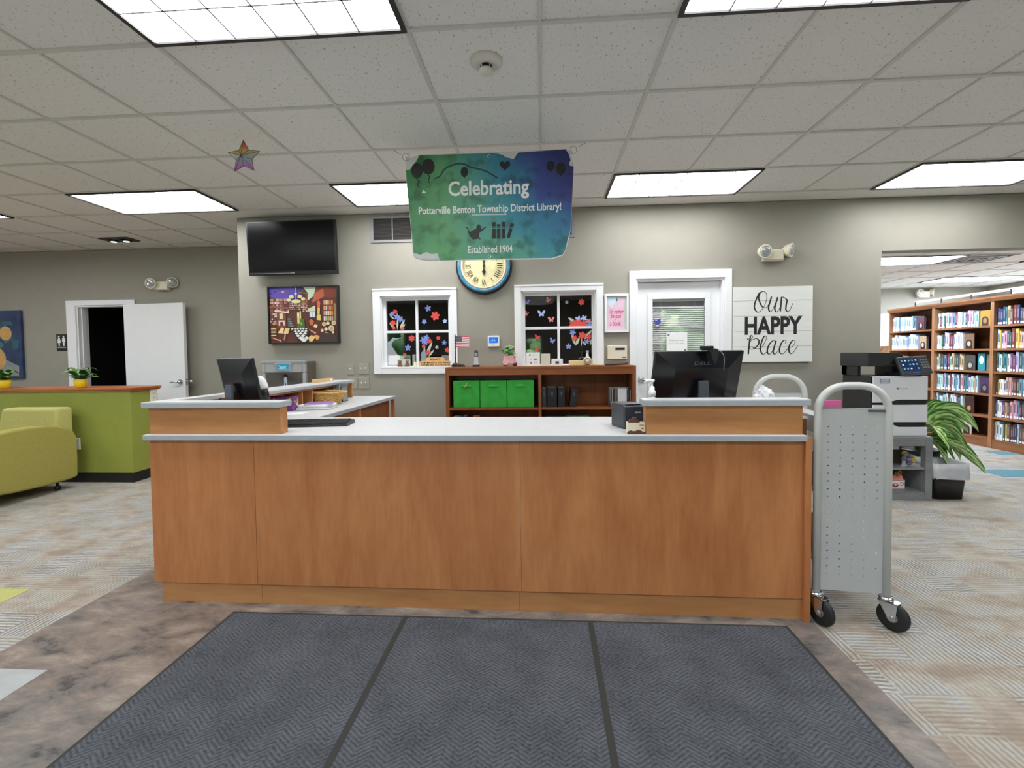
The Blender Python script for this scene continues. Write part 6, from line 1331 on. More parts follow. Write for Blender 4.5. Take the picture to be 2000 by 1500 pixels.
outlet('white box on the end of the lime half wall, below the wood cap', (-3.558, 3.19, 0.865), 0.08, 0.13, PI / 2)

FAB = mat('olive_upholstery', (160, 150, 74), 0.9, var=0.12, scale=120, bump=0.4, bscale=260)
FAB2 = mat('olive_upholstery_light', (178, 172, 102), 0.9, var=0.10, scale=120, bump=0.4, bscale=260)
t = thing('armchair', 'olive green upholstered armchair with curved arm, in front of the lime half wall', 'armchair', (-4.40, 2.35, 0))
T = Matrix.Translation((4.40, -2.35, 0))
prof = [(2.765, 0.105), (2.772, 0.30), (2.768, 0.50), (2.74, 0.555), (2.69, 0.595), (2.60, 0.628), (2.50, 0.645), (2.36, 0.655), (2.22, 0.652), (2.08, 0.635), (1.95, 0.60), (1.85, 0.545), (1.80, 0.46), (1.78, 0.34), (1.78, 0.13), (1.95, 0.125), (2.2, 0.10), (2.5, 0.088), (2.68, 0.092)]
for x in (-4.12, -4.82):
    b = B(T); b.prism(prof, x, x + 0.13, 'X', 0, True); b.build('arm', FAB, t, 0.022, 3)
b = B(T); b.hexa([(-4.69, 2.60, 0.36), (-4.045, 2.60, 0.36), (-4.045, 2.79, 0.36), (-4.69, 2.79, 0.36), (-4.66, 2.66, 0.79), (-4.075, 2.66, 0.79), (-4.075, 2.82, 0.79), (-4.66, 2.82, 0.79)]); b.build('backrest', FAB2, t, 0.03, 3)
b = B(T); b.box(-4.69, -4.12, 1.84, 2.62, 0.28, 0.44); b.build('seat_cushion', FAB2, t, 0.03, 3)
b = B(T); b.box(-4.69, -4.12, 1.86, 2.74, 0.12, 0.28); b.build('seat_base', FAB, t, 0.01)
for x, y in ((-4.06, 2.62), (-4.06, 1.9), (-4.75, 2.62), (-4.75, 1.9)):
    b = B(T); b.cyl((x, y, 0.045), (x, y, 0.11), 0.014, seg=10); b.lathe([(0.006, -0.012), (0.024, -0.012), (0.026, 0), (0.024, 0.012), (0.006, 0.012)], (x, y, 0.0265), 16, 0, 'X'); b.build('caster', mat('caster_black', (20, 20, 20), 0.4), t)
def potplant(label, x, y, z, seed):
    t = thing('potted_plant', label, 'plant', (x, y, z))
    b = B(); b.lathe([(0.002, 0), (0.042, 0), (0.05, 0.005), (0.055, 0.085), (0.05, 0.088), (0.046, 0.075), (0.002, 0.075)], seg=24); b.build('pot', mat('yellow_glaze', (236, 200, 20), 0.3), t)
    b = B(); b.prism(ellipse(0, 0, 0.047, 0.047, 16), 0.070, 0.078, 'Z'); b.build('soil', mat('potting_soil', (50, 38, 30), 0.9), t)
    rr = random.Random(seed); b = B()
    for k in range(18):
        a = -0.35 + k * 0.57 + rr.uniform(-0.2, 0.2); L = rr.uniform(0.09, 0.17); up = rr.uniform(0.04, 0.14)
        d = Vector((math.cos(a), math.sin(a), 0)); s = Vector((-d.y, d.x, 0)); w = rr.uniform(0.028, 0.04)
        def fn(u, v, d=d, s=s, L=L, up=up, w=w):
            c = d * (L * u) + Vector((0, 0, 0.075 + up * math.sin(u * 2.3))); ww = w * math.sin(PI * min(1, u * 0.96 + 0.04)) ** 0.8
            return c + s * ((v - 0.5) * 2 * ww) + Vector((0, 0, -0.012 * abs(v - 0.5)))
        b.grid(fn, 8, 4, k % 2)
    b.build('leaves', [mat('leaf_dark_gloss', (58, 96, 48), 0.35, var=0.25, scale=30), mat('leaf_mid_gloss', (92, 134, 62), 0.35, var=0.25, scale=30)], t)
    return t
potplant('leafy plant in a yellow pot on the half wall, in front of the dark doorway', -4.165, 2.99, 0.9685, 5)
potplant('leafy plant in a yellow pot at the left edge, below the blue canvas', -5.02, 2.99, 0.9685, 9)
# abstract canvas
t = thing('canvas_painting', 'dark blue abstract canvas with orange discs on the wall at far left', 'painting', (-7.0, 4.528, 1.48))
b = B(); b.box(-0.42, 0.42, -0.035, -0.0005, -0.468, 0.468); b.build('canvas', mat('dusk_blue_canvas', (44, 62, 96), 0.7, var=0.35, scale=5), t, 0.003)
rr = random.Random(6)
b = B()
for k in range(26):
    cx, cz = rr.uniform(-0.34, 0.34), rr.uniform(-0.3, 0.4); r = rr.uniform(0.04, 0.09)
    b.wallpoly([(cx + r * rr.uniform(0.6, 1.1) * math.cos(2 * PI * i / 10), cz + r * rr.uniform(0.6, 1.1) * math.sin(2 * PI * i / 10)) for i in range(10)], -0.0355 - 0.00002 * k, k % 4)
b.build('brushwork', [mat('teal_paint', (46, 92, 104), 0.7, var=0.2, scale=9), mat('navy_paint', (38, 46, 92), 0.7, var=0.2, scale=9), mat('green_grey_paint', (70, 104, 100), 0.7, var=0.2, scale=9), mat('slate_paint', (54, 68, 84), 0.7, var=0.2, scale=9)], t)['kind'] = 'stuff'
b = B(); b.wallpoly([(-0.4, -0.44), (0.36, -0.44), (0.37, -0.3), (0.2, -0.22), (-0.1, -0.28), (-0.4, -0.2)], -0.0363, 0)
b.build('pale_ground', [mat('pale_grey_paint', (136, 140, 140), 0.7, var=0.2, scale=9)], t)
ORG = mat('ochre_paint', (202, 156, 92), 0.7, var=0.1, scale=12)
for cx, cz, r in ((0.19, 0.155, 0.092), (0.02, -0.20, 0.16), (-0.22, 0.3, 0.06)):
    b = B(); b.wallpoly([(cx + r * math.cos(2 * PI * i / 28), cz + r * 1.05 * math.sin(2 * PI * i / 28)) for i in range(28)], -0.0366); b.build('orange_disc', ORG, t)
# restroom sign
t = thing('restroom_sign', 'small black restroom sign with two white figures beside the dark doorway', 'sign', (-6.02, 4.529, 1.497))
b = B(); b.box(-0.075, 0.075, -0.008, -0.0005, -0.115, 0.115); b.build('sign_plate', BLACK, t, 0.003)
for sx in (-0.034, 0.034):
    b = B(); b.wallpoly(ellipse(sx, 0.082, 0.0125, 0.0125, 14), -0.0086)
    if sx < 0: b.wallpoly([(sx - 0.012, 0.064), (sx + 0.012, 0.064), (sx + 0.029, 0.0), (sx + 0.018, -0.003), (sx + 0.01, -0.003), (sx + 0.009, -0.046), (sx - 0.009, -0.046), (sx - 0.01, -0.003), (sx - 0.018, -0.003), (sx - 0.029, 0.0)], -0.0086)
    else: b.wallpoly([(sx - 0.021, 0.066), (sx + 0.021, 0.066), (sx + 0.024, 0.008), (sx + 0.014, 0.008), (sx + 0.012, -0.046), (sx - 0.012, -0.046), (sx - 0.014, 0.008), (sx - 0.024, 0.008)], -0.0086)
    b.build('figure', WHITEP, t)
b = B(); text_into(b, 'RESTROOM', -0.055, 0.06, -0.075, -0.058, -0.0086, bold=0.02); b.build('lettering', WHITEP, t)

# =================================================================== RIGHT SIDE: COPIER ON ITS STAND
PW = mat('printer_white', (214, 214, 218), 0.4, var=0.015); PBK = mat('printer_black', (44, 45, 46), 0.4, var=0.04)
t = thing('printer_stand', 'low grey wooden cube stand with two shelves, under the big office printer', 'stand', (3.58, 2.7, 0))
SG = wood('grey_stained_wood', (112, 113, 114), (136, 137, 138), 'X')
b = B(); b.box(-0.245, 0.245, -0.2, 0.2, 0.505, 0.53); b.build('top_board', SG, t, 0.002)
for x, y in ((-0.245, -0.2), (0.19, -0.2), (-0.245, 0.145), (0.19, 0.145)):
    b = B(); b.box(x, x + 0.055, y, y + 0.055, 0.002, 0.505); b.build('leg', SG, t, 0.002)
for z0, z1, nm in ((0.455, 0.505, 'rail'), (0.002, 0.055, 'rail')):
    b = B(); b.box(-0.19, 0.19, -0.197, -0.177, z0, z1); b.build(nm, SG, t)
for z in (0.255, 0.05):
    b = B(); b.box(-0.24, 0.24, -0.19, 0.19, z, z + 0.018); b.build('shelf', SG, t)
b = B(); b.box(-0.24, 0.24, 0.175, 0.185, 0.05, 0.26); b.build('back_board', mat('dark_grey_board', (60, 60, 62), 0.7), t)
b = B(); b.box(0.19, 0.2, -0.145, 0.145, 0.06, 0.255); b.build('side_board', SG, t)
t = thing('office_printer', 'large grey and black multifunction printer standing on the grey stand', 'printer', (3.60, 2.78, 0.53))
b = B(); b.box(-0.205, 0.21, -0.20, 0.20, 0.004, 0.50); b.build('body', PBK, t, 0.006)
b = B(); b.prism([(-0.218, 0.283), (-0.10, 0.283), (-0.02, 0.305), (0.215, 0.305), (0.215, 0.503), (-0.218, 0.503)], -0.232, -0.2, 'Y'); b.build('front_door', PW, t, 0.004)
b = B(); b.prism([(-0.218, 0.118), (0.215, 0.118), (0.215, 0.262), (-0.125, 0.262), (-0.128, 0.262), (-0.218, 0.262)], -0.232, -0.2, 'Y'); b.build('paper_drawer', PW, t, 0.003)
b = B(); b.prism([(-0.218, 0.003), (0.215, 0.003), (0.215, 0.075), (-0.01, 0.075), (-0.09, 0.112), (-0.218, 0.112)], -0.232, -0.2, 'Y'); b.build('paper_drawer', PW, t, 0.003)
b = B(); b.box(-0.218, 0.215, -0.215, -0.199, 0.003, 0.5); b.build('drawer_gap', mat('gap_black', (24, 24, 26), 0.6), t)
b = B(); b.box(-0.17, -0.09, -0.2335, -0.232, 0.445, 0.482); b.build('badge_plate', mat('navy_badge', (60, 66, 90), 0.4), t)
b = B(); b.box(-0.164, -0.095, -0.2345, -0.2335, 0.466, 0.477); b.box(-0.155, -0.095, -0.2345, -0.2335, 0.449, 0.460); b.box(-0.165, -0.158, -0.2345, -0.2335, 0.449, 0.479); b.build('badge_print', mat('badge_pale', (190, 192, 202), 0.5), t)
b = B(); b.box(-0.035, -0.018, -0.233, -0.2322, 0.392, 0.408); text_into(b, 'Lexmark', -0.01, 0.056, 0.394, 0.407, -0.2328); b.build('maker_mark', mat('grey_green_ink', (112, 122, 124), 0.5), t)
b = B(); b.box(-0.215, -0.1, 0.12, 0.2, 0.5, 0.60); b.box(0.08, 0.2, -0.02, 0.2, 0.5, 0.60); b.box(-0.215, -0.185, -0.02, 0.2, 0.5, 0.6); b.build('scanner_support', PBK, t, 0.004)
b = B(); b.prism([(-0.23, 0.585), (0.19, 0.585), (0.21, 0.60), (0.21, 0.64), (0.08, 0.655), (0.03, 0.70), (-0.23, 0.705)], -0.17, 0.2, 'Y'); b.build('scanner_unit', PBK, t, 0.006)
b = B(); b.box(-0.1, 0.06, -0.1735, -0.171, 0.612, 0.618); b.prism([(0.06, 0.618), (0.06, 0.612), (0.09, 0.59), (0.095, 0.60)], -0.1735, -0.171, 'Y'); b.build('chrome_strip', CHROME, t)
b = B(); b.prism([(0.05, 0.66), (0.10, 0.675), (0.20, 0.66), (0.21, 0.655), (0.1, 0.66)], -0.1, 0.1, 'Y'); b.build('paper_in_feeder', PAPER, t)
XP = Matrix.Translation((0.095, -0.235, 0.60)) @ Matrix.Rotation(-0.42, 4, 'X') @ Matrix.Rotation(-0.06, 4, 'Y')
b = B(XP); b.box(-0.115, 0.13, 0.0, 0.03, -0.085, 0.075); b.build('control_panel', mat('panel_graphite', (52, 54, 58), 0.35), t, 0.006)
b = B(XP); b.box(-0.1, 0.045, -0.0015, 0.0, -0.055, 0.055); b.build('touch_screen', emit('dim_blue_screen', (38, 58, 96), 0.7), t)
for r in range(3):
    for c in range(5):
        if (r * 5 + c) % 7 == 6: continue
        b = B(XP); b.wallpoly(ellipse(-0.085 + c * 0.028, 0.038 - r * 0.036, 0.0075, 0.0075, 10), -0.0022); b.build('screen_icon', emit(['icon_sky', 'icon_white', 'icon_teal'][(r + c) % 3], [(120, 170, 220), (210, 224, 236), (120, 190, 190)][(r + c) % 3], 0.8), t)
b = B(XP)
for r in range(4):
    for c in range(3): b.box(0.062 + c * 0.02, 0.076 + c * 0.02, -0.003, 0.0, 0.03 - r * 0.022, 0.042 - r * 0.022)
b.build('keypad', mat('grey_keys', (112, 114, 118), 0.5), t)
b = B(); b.box(0.02, 0.19, -0.2, -0.02, 0.502, 0.53); b.build('output_tray', mat('blue_black_tray', (34, 38, 50), 0.4), t)
b = B(XP); b.box(-0.02, 0.02, -0.002, 0.0, -0.078, -0.068); b.build('maker_strip', mat('blue_strip', (50, 70, 150), 0.4), t)
# things on the stand shelves
b = B(); b.prism([(-0.07, 0), (0.075, 0), (0.03, 0.09), (-0.02, 0.15), (-0.06, 0.16)], -0.03, 0.05, 'Y'); o = b.build('blue_bag', mat('blue_film_bag', (40, 104, 160), 0.3, var=0.4, scale=12), None, 0.008); o.location = (3.44, 2.60, 0.2735); tag(o, 'shiny blue bag leaning on the upper shelf of the printer stand', 'bag')
o = B().box(-0.075, 0.075, -0.1, 0.1, 0, 0.055).build('paper_stack', mat('white_ream', (228, 232, 226), 0.6), None); o.location = (3.60, 2.76, 0.393); tag(o, 'white ream of paper on top of the dark box, printer stand upper shelf', 'paper')
o = B().box(-0.09, 0.1, -0.1, 0.1, 0, 0.119).build('card_box', mat('dark_brown_carton', (58, 44, 36), 0.6, var=0.3), None, 0.002); o.location = (3.60, 2.76, 0.2735); tag(o, 'dark brown box under the white ream in the printer stand', 'box')
o = B().box(-0.025, 0.025, -0.09, 0.09, 0, 0.05).build('card_box', mat('red_carton', (138, 40, 36), 0.5), None, 0.002); o.location = (3.72, 2.76, 0.393 + 0.0); o.location.x = 3.705; o.location.z = 0.393; o.scale = (0.5, 1, 1); o.location.x = 3.69; tag(o, 'small red box beside the white ream in the printer stand', 'box')
b = B(); rr = random.Random(5)
for k in range(9): b.ball((rr.uniform(-0.04, 0.05), rr.uniform(-0.02, 0.02), 0.022 + 0.01 * k), rr.uniform(0.018, 0.03), rr.uniform(0.014, 0.02), 0.02, k % 3, 8, 6)
o = b.build('plush_toy', [mat('plush_mauve', (126, 112, 136), 0.8, var=0.2), mat('plush_grey', (96, 92, 92), 0.8, var=0.2), mat('plush_yellow', (206, 186, 60), 0.8)], None); o.location = (3.69, 2.58, 0.2735); tag(o, 'small mauve and grey plush toy with a yellow patch, printer stand upper shelf', 'toy')
t = thing('gift_box', 'white and pink swirled box on the lowest shelf of the printer stand', 'box', (3.625, 2.6, 0.0685))
b = B(); b.box(-0.058, 0.058, 0, 0.08, 0, 0.075); b.build('carton', mat('pink_white_carton', (232, 216, 218), 0.5), t, 0.002)
b = B(); b.prism([(-0.056, 0.07), (0.05, 0.07), (0.04, 0.10), (0.03, 0.12), (0.0, 0.105), (-0.03, 0.115), (-0.05, 0.09)], 0.0, 0.06, 'Y'); b.build('paper_tissue', mat('salmon_tissue', (226, 140, 128), 0.6, var=0.2, scale=30), t)
b = B(); b.wallpoly(ellipse(-0.02, 0.03, 0.026, 0.018, 18), -0.0006, 0); b.wallpoly(ellipse(-0.018, 0.036, 0.012, 0.008, 14), -0.0009, 1); pen(b, [(0.012, 0.05), (0.04, 0.056), (0.046, 0.034), (0.026, 0.03), (0.022, 0.042)], 0.006, -0.0008, 2, slant=False); pen(b, [(-0.05, 0.06), (-0.03, 0.05), (-0.005, 0.06), (0.01, 0.048)], 0.005, -0.0008, 1, slant=False); b.build('swirl_print', [mat('crimson_ink', (176, 50, 66), 0.5), WHITE, mat('mauve_ink', (150, 120, 150), 0.5)], t)
b = B(); b.torus((0.03, 0.02, 0.135), 0.014, 0.0035, 'Y', 14); b.torus((0.005, 0.02, 0.128), 0.014, 0.0035, 'Y', 14); b.build('ribbon_curl', mat('gold_ribbon', (206, 150, 50), 0.4), t)
o = B().box(-0.06, 0.02, -0.03, 0.09, 0, 0.13).build('card_box', mat('mid_grey_carton', (96, 98, 100), 0.6), None, 0.002); o.location = (3.51, 2.66, 0.0685); tag(o, 'plain grey box at the left of the lowest printer stand shelf', 'box')
# waste bin with liner
def rrect(w, d, r, n=5):
    P = []
    for cx, cy, a in ((w - r, d - r, 0), (-w + r, d - r, PI / 2), (-w + r, -d + r, PI), (w - r, -d + r, 1.5 * PI)):
        for i in range(n + 1): P.append((cx + r * math.cos(a + i * PI / 2 / n), cy + r * math.sin(a + i * PI / 2 / n)))
    return P
t = thing('waste_bin', 'black waste bin with white liner on the carpet beside the printer stand', 'waste bin', (3.985, 2.63, 0))
def shell(b, levels, m=0, inner=True):
    rings = [[b.v((x, y, z)) for x, y in rrect(w, d, r)] for w, d, r, z in levels]
    b.skin(rings, m, True, True, False)
b = B(); shell(b, [(0.118, 0.10, 0.03, 0.002), (0.14, 0.125, 0.035, 0.30), (0.136, 0.121, 0.033, 0.30), (0.114, 0.096, 0.028, 0.012)]); b.build('bin_body', BLACK, t)
rr = random.Random(3)
b = B(); rings = []
for (w, d, z, jz) in ((0.112, 0.096, 0.06, 0), (0.1345, 0.1195, 0.298, 0), (0.146, 0.131, 0.308, 0.004), (0.150, 0.134, 0.25, 0.003), (0.153, 0.136, 0.22, 0.005), (0.152, 0.135, 0.185, 0.018)):
    rings.append([b.v((x + rr.uniform(-1, 1) * 0.004 * (z < 0.29), y + rr.uniform(-1, 1) * 0.004 * (z < 0.29), z + rr.uniform(-jz, jz))) for x, y in rrect(w, d, 0.036)])
b.skin(rings, 0, True, False, False); b.build('liner', mat('frosted_liner', (184, 185, 188), 0.35, var=0.10, scale=14), t)
# big floor plant
t = thing('floor_plant', 'large variegated leafy plant in a dark pot behind the waste bin', 'plant', (4.10, 3.02, 0))
b = B(); b.lathe([(0.002, 0.0), (0.13, 0.0), (0.165, 0.33), (0.155, 0.335), (0.15, 0.31), (0.002, 0.31)], seg=24); b.build('pot', mat('dark_pot', (34, 31, 30), 0.5), t)
b = B(); b.lathe([(0.148, 0.30), (0.10, 0.325), (0.002, 0.33)], seg=20); b.build('soil', mat('dark_bark', (52, 38, 32), 0.9, var=0.5, scale=50, bump=1.0, bscale=60), t)
def leafmat():
    m = bpy.data.materials.new('variegated_leaf'); m.use_nodes = True
    n, l = nodes_of(m); bs = n['Principled BSDF']; bs.inputs['Roughness'].default_value = 0.3
    uv = n.new('ShaderNodeUVMap'); sp = n.new('ShaderNodeSeparateXYZ'); l.new(uv.outputs[0], sp.inputs[0])
    def M(op, a, bb=None, c=None):
        q = n.new('ShaderNodeMath'); q.operation = op
        for i, x in enumerate((a, bb, c)):
            if x is None: continue
            if isinstance(x, (int, float)): q.inputs[i].default_value = x
            else: l.new(x, q.inputs[i])
        return q.outputs[0]
    off = M('ABSOLUTE', M('SUBTRACT', sp.outputs['Y'], 0.5))
    nz = n.new('ShaderNodeTexNoise'); nz.inputs['Scale'].default_value = 7; nz.inputs['Detail'].default_value = 4; l.new(uv.outputs[0], nz.inputs['Vector'])
    vein = M('SINE', M('ADD', M('MULTIPLY_ADD', sp.outputs['X'], 30.0, M('MULTIPLY', off, -30.0)), M('MULTIPLY', nz.outputs['Fac'], 5.0)))
    v = M('ADD', M('MULTIPLY', vein, 0.22), M('SUBTRACT', M('ADD', nz.outputs['Fac'], 0.22), M('MULTIPLY', off, 1.0)))
    rp = n.new('ShaderNodeValToRGB'); e = rp.color_ramp.elements
    e[0].position = 0.15; e[0].color = lin((56, 104, 46)); e[1].position = 0.7; e[1].color = lin((214, 228, 172))
    for p, c in ((0.32, (86, 142, 64)), (0.48, (156, 192, 104))): x = e.new(p); x.color = lin(c)
    l.new(v, rp.inputs[0]); l.new(rp.outputs[0], bs.inputs['Base Color']); return m
LEAFV = leafmat()
def bigleaf(base, mid, tip, w, roll=0.0):
    base, mid, tip = Vector(base), Vector(mid), Vector(tip)
    nu, nv = 14, 6
    bm = bmesh.new(); uvl = bm.loops.layers.uv.new('UVMap'); g = []
    def P(u): return (1 - u) ** 2 * base + 2 * u * (1 - u) * mid + u * u * tip
    for i in range(nu + 1):
        u = i / nu; row = []
        tgt = (P(min(1, u + 0.02)) - P(max(0, u - 0.02))).normalized()
        side = tgt.cross(Vector((0, 0, 1)))
        if side.length < 0.1: side = Vector((1, 0, 0))
        side.normalize(); up = side.cross(tgt)
        sd = side * math.cos(roll) + up * math.sin(roll); un = sd.cross(tgt)
        for j in range(nv + 1):
            v = j / nv; ww = 1.2 * w * max(0.0, math.sin(PI * u ** 0.8)) ** 0.75
            q = P(u) + sd * ((v - 0.5) * 2 * ww) - un * (0.35 * ww * (abs(v - 0.5) * 2) ** 1.5) * -1 + un * 0.006 * math.sin(u * 22) * (abs(v - 0.5) * 2)
            row.append(bm.verts.new(q))
        g.append(row)
    for i in range(nu):
        for j in range(nv):
            f = bm.faces.new([g[i][j], g[i + 1][j], g[i + 1][j + 1], g[i][j + 1]]); f.smooth = True
            for lp, (a, c) in zip(f.loops, ((i, j), (i + 1, j), (i + 1, j + 1), (i, j + 1))): lp[uvl].uv = (a / nu, c / nv)
    me = bpy.data.meshes.new('leaf'); bm.to_mesh(me); bm.free(); me.materials.append(LEAFV)
    o = bpy.data.objects.new('leaf', me); C.objects.link(o); o.parent = t
    return o
for base, mid, tip, w, rl in (((0.0, -0.02, 0.50), (0.16, -0.10, 0.92), (0.36, -0.20, 0.52), 0.06, 1.0), ((-0.02, -0.05, 0.46), (0.04, -0.16, 0.80), (0.22, -0.26, 0.52), 0.075, 0.8), ((-0.04, -0.05, 0.45), (-0.06, -0.22, 0.72), (0.0, -0.34, 0.36), 0.085, 0.2), ((0.02, 0.0, 0.42), (0.20, -0.16, 0.50), (0.36, -0.28, 0.16), 0.055, 1.1), ((0.04, 0.02, 0.5), (0.22, -0.05, 0.60), (0.28, -0.12, 0.24), 0.05, 1.2),
                          ((0.0, -0.08, 0.40), (0.05, -0.22, 0.5), (0.09, -0.33, 0.20), 0.07, 0.6), ((-0.06, -0.02, 0.42), (-0.02, -0.22, 0.52), (0.01, -0.34, 0.2), 0.07, 0.3), ((0.0, 0.02, 0.52), (0.06, -0.02, 0.82), (0.24, -0.06, 0.70), 0.06, 1.0), ((-0.02, 0.04, 0.5), (-0.1, 0.12, 0.75), (-0.2, 0.06, 0.5), 0.07, 0.8), ((0.02, -0.03, 0.48), (0.10, -0.18, 0.72), (0.18, -0.3, 0.36), 0.07, 0.9)):
    bigleaf(base, mid, tip, w, rl)
for base, tip in (((0.0, 0.0, 0.31), (0.0, -0.02, 0.56)), ((-0.02, -0.02, 0.31), (-0.04, -0.05, 0.46)), ((0.03, 0.0, 0.31), (0.04, 0.02, 0.51)), ((0.01, 0.03, 0.31), (0.0, 0.05, 0.56))):
    b = B(); b.tube([base, tip], 0.012, 8); b.build('stem', mat('plant_stem', (98, 132, 62), 0.5), t)

# =================================================================== BOOKCASES IN THE STACKS ROOM
BK = wood('bookcase_oak', (126, 80, 50), (152, 102, 66), 'Y'); BKZ = wood('bookcase_oak_upright', (140, 96, 62), (172, 126, 88), 'Z'); BKD = wood('bookcase_back', (92, 54, 36), (128, 82, 54), 'Z')
SH = (1.545, 1.255, 0.968, 0.680, 0.398, 0.115)
XF_ = 6.24
def bookcase(label, y0, y1):
    t = thing('bookcase', label, 'bookcase', (XF_ + 0.15, (y0 + y1) / 2, 0), 0, 'oak bookcases in the far room')
    T = Matrix.Translation((-XF_ - 0.15, -(y0 + y1) / 2, 0))
    for a in (y0, y1 - 0.022):
        b = B(T); b.box(XF_, XF_ + 0.29, a + 0.0005, a + 0.0215, 0.002, 1.845); b.build('side_panel', BKZ, t)
    b = B(T); b.box(XF_ + 0.285, XF_ + 0.3, y0 + 0.001, y1 - 0.001, 0.002, 1.85); b.build('back_panel', BKD, t)
    for z in SH:
        b = B(T); b.box(XF_ + 0.004, XF_ + 0.285, y0 + 0.022, y1 - 0.022, z - 0.024, z); b.build('shelf', BK, t)
    b = B(T); b.box(XF_ + 0.006, XF_ + 0.02, y0 + 0.022, y1 - 0.022, 0.002, 0.091); b.build('plinth', BK, t)
    b = B(T); b.prism([(XF_ - 0.03, 1.905), (XF_ - 0.03, 1.885), (XF_ - 0.005, 1.845), (XF_ + 0.3, 1.845), (XF_ + 0.3, 1.905)], y0 + 0.0005, y1 - 0.0005, 'Y'); b.build('crown', BK, t)
    return t
BAYS = [('left', 5.59, 6.455), ('middle', 4.70, 5.589), ('right', 3.81, 4.699)]
for nm, a, c in BAYS:
    bookcase('tall oak bookcase bay full of books, %s of the three in the far room' % nm, a, c)
COL = [('white', (232, 236, 240)), ('pale blue', (186, 212, 224)), ('teal', (70, 128, 132)), ('navy', (46, 56, 92)), ('dark grey', (66, 70, 76)), ('plum', (112, 62, 96)), ('pink', (222, 160, 178)), ('tan', (190, 166, 132)), ('dark green', (52, 88, 70)), ('maroon', (116, 44, 52)), ('lavender', (188, 180, 214)), ('yellow', (224, 190, 96)), ('brown', (104, 78, 62)), ('mint', (170, 214, 204)), ('steel blue', (104, 138, 170))]
PROTO = {}
def book_mesh(ci):
    if ci in PROTO: return PROTO[ci]
    b = B()   # unit book: thickness along y, spine at x=0
    b.prism([(0.004, -0.5), (0.0, -0.3), (0.0, 0.3), (0.004, 0.5), (0.15, 0.5), (0.15, -0.5)], 0.0, 1.0, 'Z')
    b.poly([(-0.0006, 0.32, 0.05), (-0.0006, -0.32, 0.05), (-0.0006, -0.32, 0.17), (-0.0006, 0.32, 0.17)], 1)
    b.poly([(-0.0006, 0.2, 0.35), (-0.0006, -0.2, 0.35), (-0.0006, -0.2, 0.8), (-0.0006, 0.2, 0.8)], 2)
    c = COL[ci][1]; dk = tuple(int(v * 0.5 + (30 if sum(c) < 300 else 0) + (60 if sum(c) < 300 else 0)) for v in c)
    PROTO[ci] = b.mesh('book', [mat('book_%s' % COL[ci][0].replace(' ', '_'), c, 0.5, var=0.05, scale=30), PAPER, mat('title_%s' % COL[ci][0].replace(' ', '_'), dk, 0.5)])
    return PROTO[ci]
ORD = ['first', 'second', 'third', 'fourth', 'fifth', 'sixth', 'seventh', 'eighth', 'ninth', 'tenth', 'eleventh', 'twelfth', 'thirteenth', 'fourteenth', 'fifteenth', 'sixteenth', 'seventeenth', 'eighteenth', 'nineteenth', 'twentieth', 'twenty-first', 'twenty-second', 'twenty-third', 'twenty-fourth', 'twenty-fifth']
SHN = ['top shelf', 'second shelf', 'third shelf', 'fourth shelf', 'fifth shelf', 'bottom shelf']
rb = random.Random(21)
PAL = {'left': [0, 0, 1, 1, 13, 10, 0, 6, 3, 14, 1, 0], 'middle': [0, 1, 1, 13, 2, 3, 10, 0, 6, 5, 14, 7, 8, 4, 9, 0, 1], 'right': [4, 2, 3, 14, 7, 12, 10, 9, 0, 1, 8, 5, 11, 13, 6]}
def shelf_of_books(bay, y0, y1, r, frac):
    y = y1 - 0.03; end = y1 - 0.025 - (y1 - y0 - 0.05) * frac; k = 0
    low = rb.uniform(0.17, 0.19)
    while y > end and k < 25:
        th = rb.uniform(0.021, 0.042); h = min(0.245, low + rb.uniform(0.0, 0.055)); ci = rb.choice(PAL[bay])
        if y - th < end: break
        o = bpy.data.objects.new('book', book_mesh(ci)); C.objects.link(o)
        o.location = (XF_ + 0.028 + rb.uniform(0, 0.012), y - th / 2, SH[r] + 0.0005); o.scale = (rb.uniform(0.85, 1.1), th * 0.97, h)
        tag(o, '%s spined library book, %s from the left, %s of the %s bookcase bay' % (COL[ci][0], ORD[k], SHN[r], bay), 'book', 'library books in the oak bookcases')
        y -= th; k += 1
    return y
def bookend(label, y, r, cols, w=0.13, h=0.2):
    t = thing('book_display', label, 'bookend', (XF_ + 0.05, y - w / 2 - 0.012, SH[r] + 0.0005), 0, 'face-out bookends in the oak bookcases')
    b = B(); b.box(0.0, 0.012, -w / 2, w / 2, 0, h); b.build('cover_board', mat('display_%d_%d_%d' % cols[0], cols[0], 0.5), t, 0.003)
    f = lambda pts: [(-0.001, -p, q) for p, q in pts]
    b = B(); b.poly(f([(-w * 0.34, 0.004), (w * 0.34, 0.004)] + [(w * 0.34 * math.cos(a * PI / 12), h * 0.38 + w * 0.34 * math.sin(a * PI / 12)) for a in range(13)])); b.build('figure_print', mat('display_%d_%d_%d' % cols[1], cols[1], 0.5), t)
    b = B(); b.poly([(-0.0016, -p, q) for p, q in ellipse(0, h * 0.34, w * 0.19, h * 0.17, 16)]); b.build('oval_print', mat('display_%d_%d_%d' % cols[2], cols[2], 0.5), t)
ROWS = {('left', 0): 0.62, ('left', 1): 0.68, ('middle', 0): 0.78, ('middle', 1): 0.50, ('middle', 2): 0.56, ('middle', 3): 0.80, ('middle', 4): 0.52, ('middle', 5): 0.5, ('right', 0): 0.62, ('right', 1): 0.62, ('right', 2): 0.62, ('right', 3): 0.62, ('right', 4): 0.46, ('right', 5): 0.62}
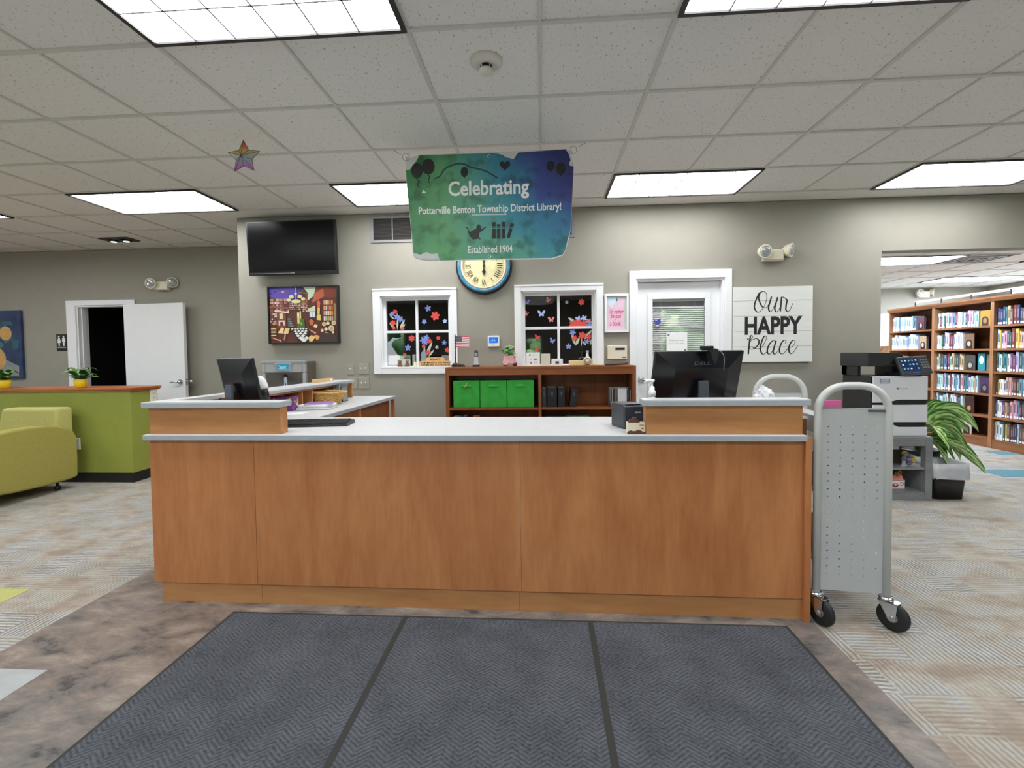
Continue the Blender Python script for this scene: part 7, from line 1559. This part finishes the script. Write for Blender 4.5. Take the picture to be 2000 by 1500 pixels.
ENDS = {('left', 0): ((98, 52, 62), (34, 28, 34), (176, 150, 140)), ('left', 1): ((176, 150, 120), (28, 26, 30), (200, 176, 150)), ('middle', 0): ((176, 128, 50), (50, 40, 34), (150, 112, 60)), ('middle', 1): ((120, 88, 66), (32, 26, 26), (196, 166, 130)), ('middle', 2): ((72, 70, 66), (48, 46, 44), (170, 162, 150)), ('middle', 3): ((76, 46, 86), (34, 28, 34), (120, 108, 120)), ('middle', 4): ((62, 34, 30), (48, 30, 28), (190, 140, 80)), ('middle', 5): ((196, 184, 166), (36, 30, 30), (130, 96, 90)), ('right', 4): ((126, 46, 46), (80, 50, 44), (110, 76, 62))}
ENDN = {('left', 0): 'dusty maroon', ('left', 1): 'tan', ('middle', 0): 'golden brown', ('middle', 1): 'brown', ('middle', 2): 'dark grey', ('middle', 3): 'purple', ('middle', 4): 'very dark brown', ('middle', 5): 'cream', ('right', 4): 'dark red'}
for (bay, r), fr in ROWS.items():
    a, c = [(q[1], q[2]) for q in BAYS if q[0] == bay][0]
    y = shelf_of_books(bay, a, c, r, fr)
    if (bay, r) in ENDS:
        bookend('face-out %s display cover with an oval, %s of the %s bookcase bay' % (ENDN[(bay, r)], SHN[r], bay), y, r, ENDS[(bay, r)], 0.12 if bay == 'left' else 0.14, 0.2)
        if (bay, r) == ('middle', 2):
            y -= 0.17
            t = thing('book', 'teal book standing face-out with a white oval, third shelf of the middle bay', 'book', (XF_ + 0.06, y - 0.06, SH[r] + 0.0005))
            b = B(); b.box(0, 0.02, -0.05, 0.05, 0, 0.225); b.build('cover', mat('bright_teal_cover', (34, 132, 146), 0.5), t)
            b = B(); b.poly([(-0.001, -p, q) for p, q in ellipse(0, 0.14, 0.03, 0.055, 18)]); b.build('oval_print', PAPER, t)
            o = B().box(0, 0.015, -0.05, 0.05, 0, 0.215).build('book', mat('brown_grey_cover', (120, 104, 92), 0.5, var=0.3, scale=40)); o.location = (XF_ + 0.07, y - 0.17, SH[r] + 0.0005); tag(o, 'brown grey book face-out beside the teal one, third shelf, middle bay', 'book')
# white rail along the bookcase tops
t = thing('top_rail', 'thin white rail with dark posts above the top of the oak bookcases', 'rail', (6.46, 5.0, 1.905))
b = B(); b.box(-0.006, 0.006, -1.2, 1.22, 0.07, 0.105); b.build('rail_bar', WHITE, t)
for y in (1.2, 0.72, 0.24, -0.3, -0.9):
    b = B(); b.box(-0.012, -0.003, y - 0.01, y + 0.01, 0.0, 0.09); b.build('post', mat('dark_bracket', (56, 54, 52), 0.5), t)
# narrow display tower seen past the wall corner
t = thing('display_tower', 'slim white display tower with a box on it, glimpsed at the wall corner', 'display stand', (6.98, 7.2, 0))
b = B(); b.box(-0.3, 0.3, -0.15, 0.15, 0.002, 1.22); b.build('cabinet', BKZ, t)
b = B(); b.box(-0.3, 0.3, -0.1, 0.1, 1.221, 1.32); b.build('picture_book', mat('collage_cover', (150, 110, 84), 0.5, var=0.5, scale=14), t)
b = B(); b.box(-0.3, 0.3, -0.14, 0.1, 1.321, 1.47); b.build('white_box', WHITE, t, 0.004)
b = B(); b.box(-0.3, 0.3, -0.1, 0.1, 1.471, 1.90); b.build('white_binder', PAPER, t)
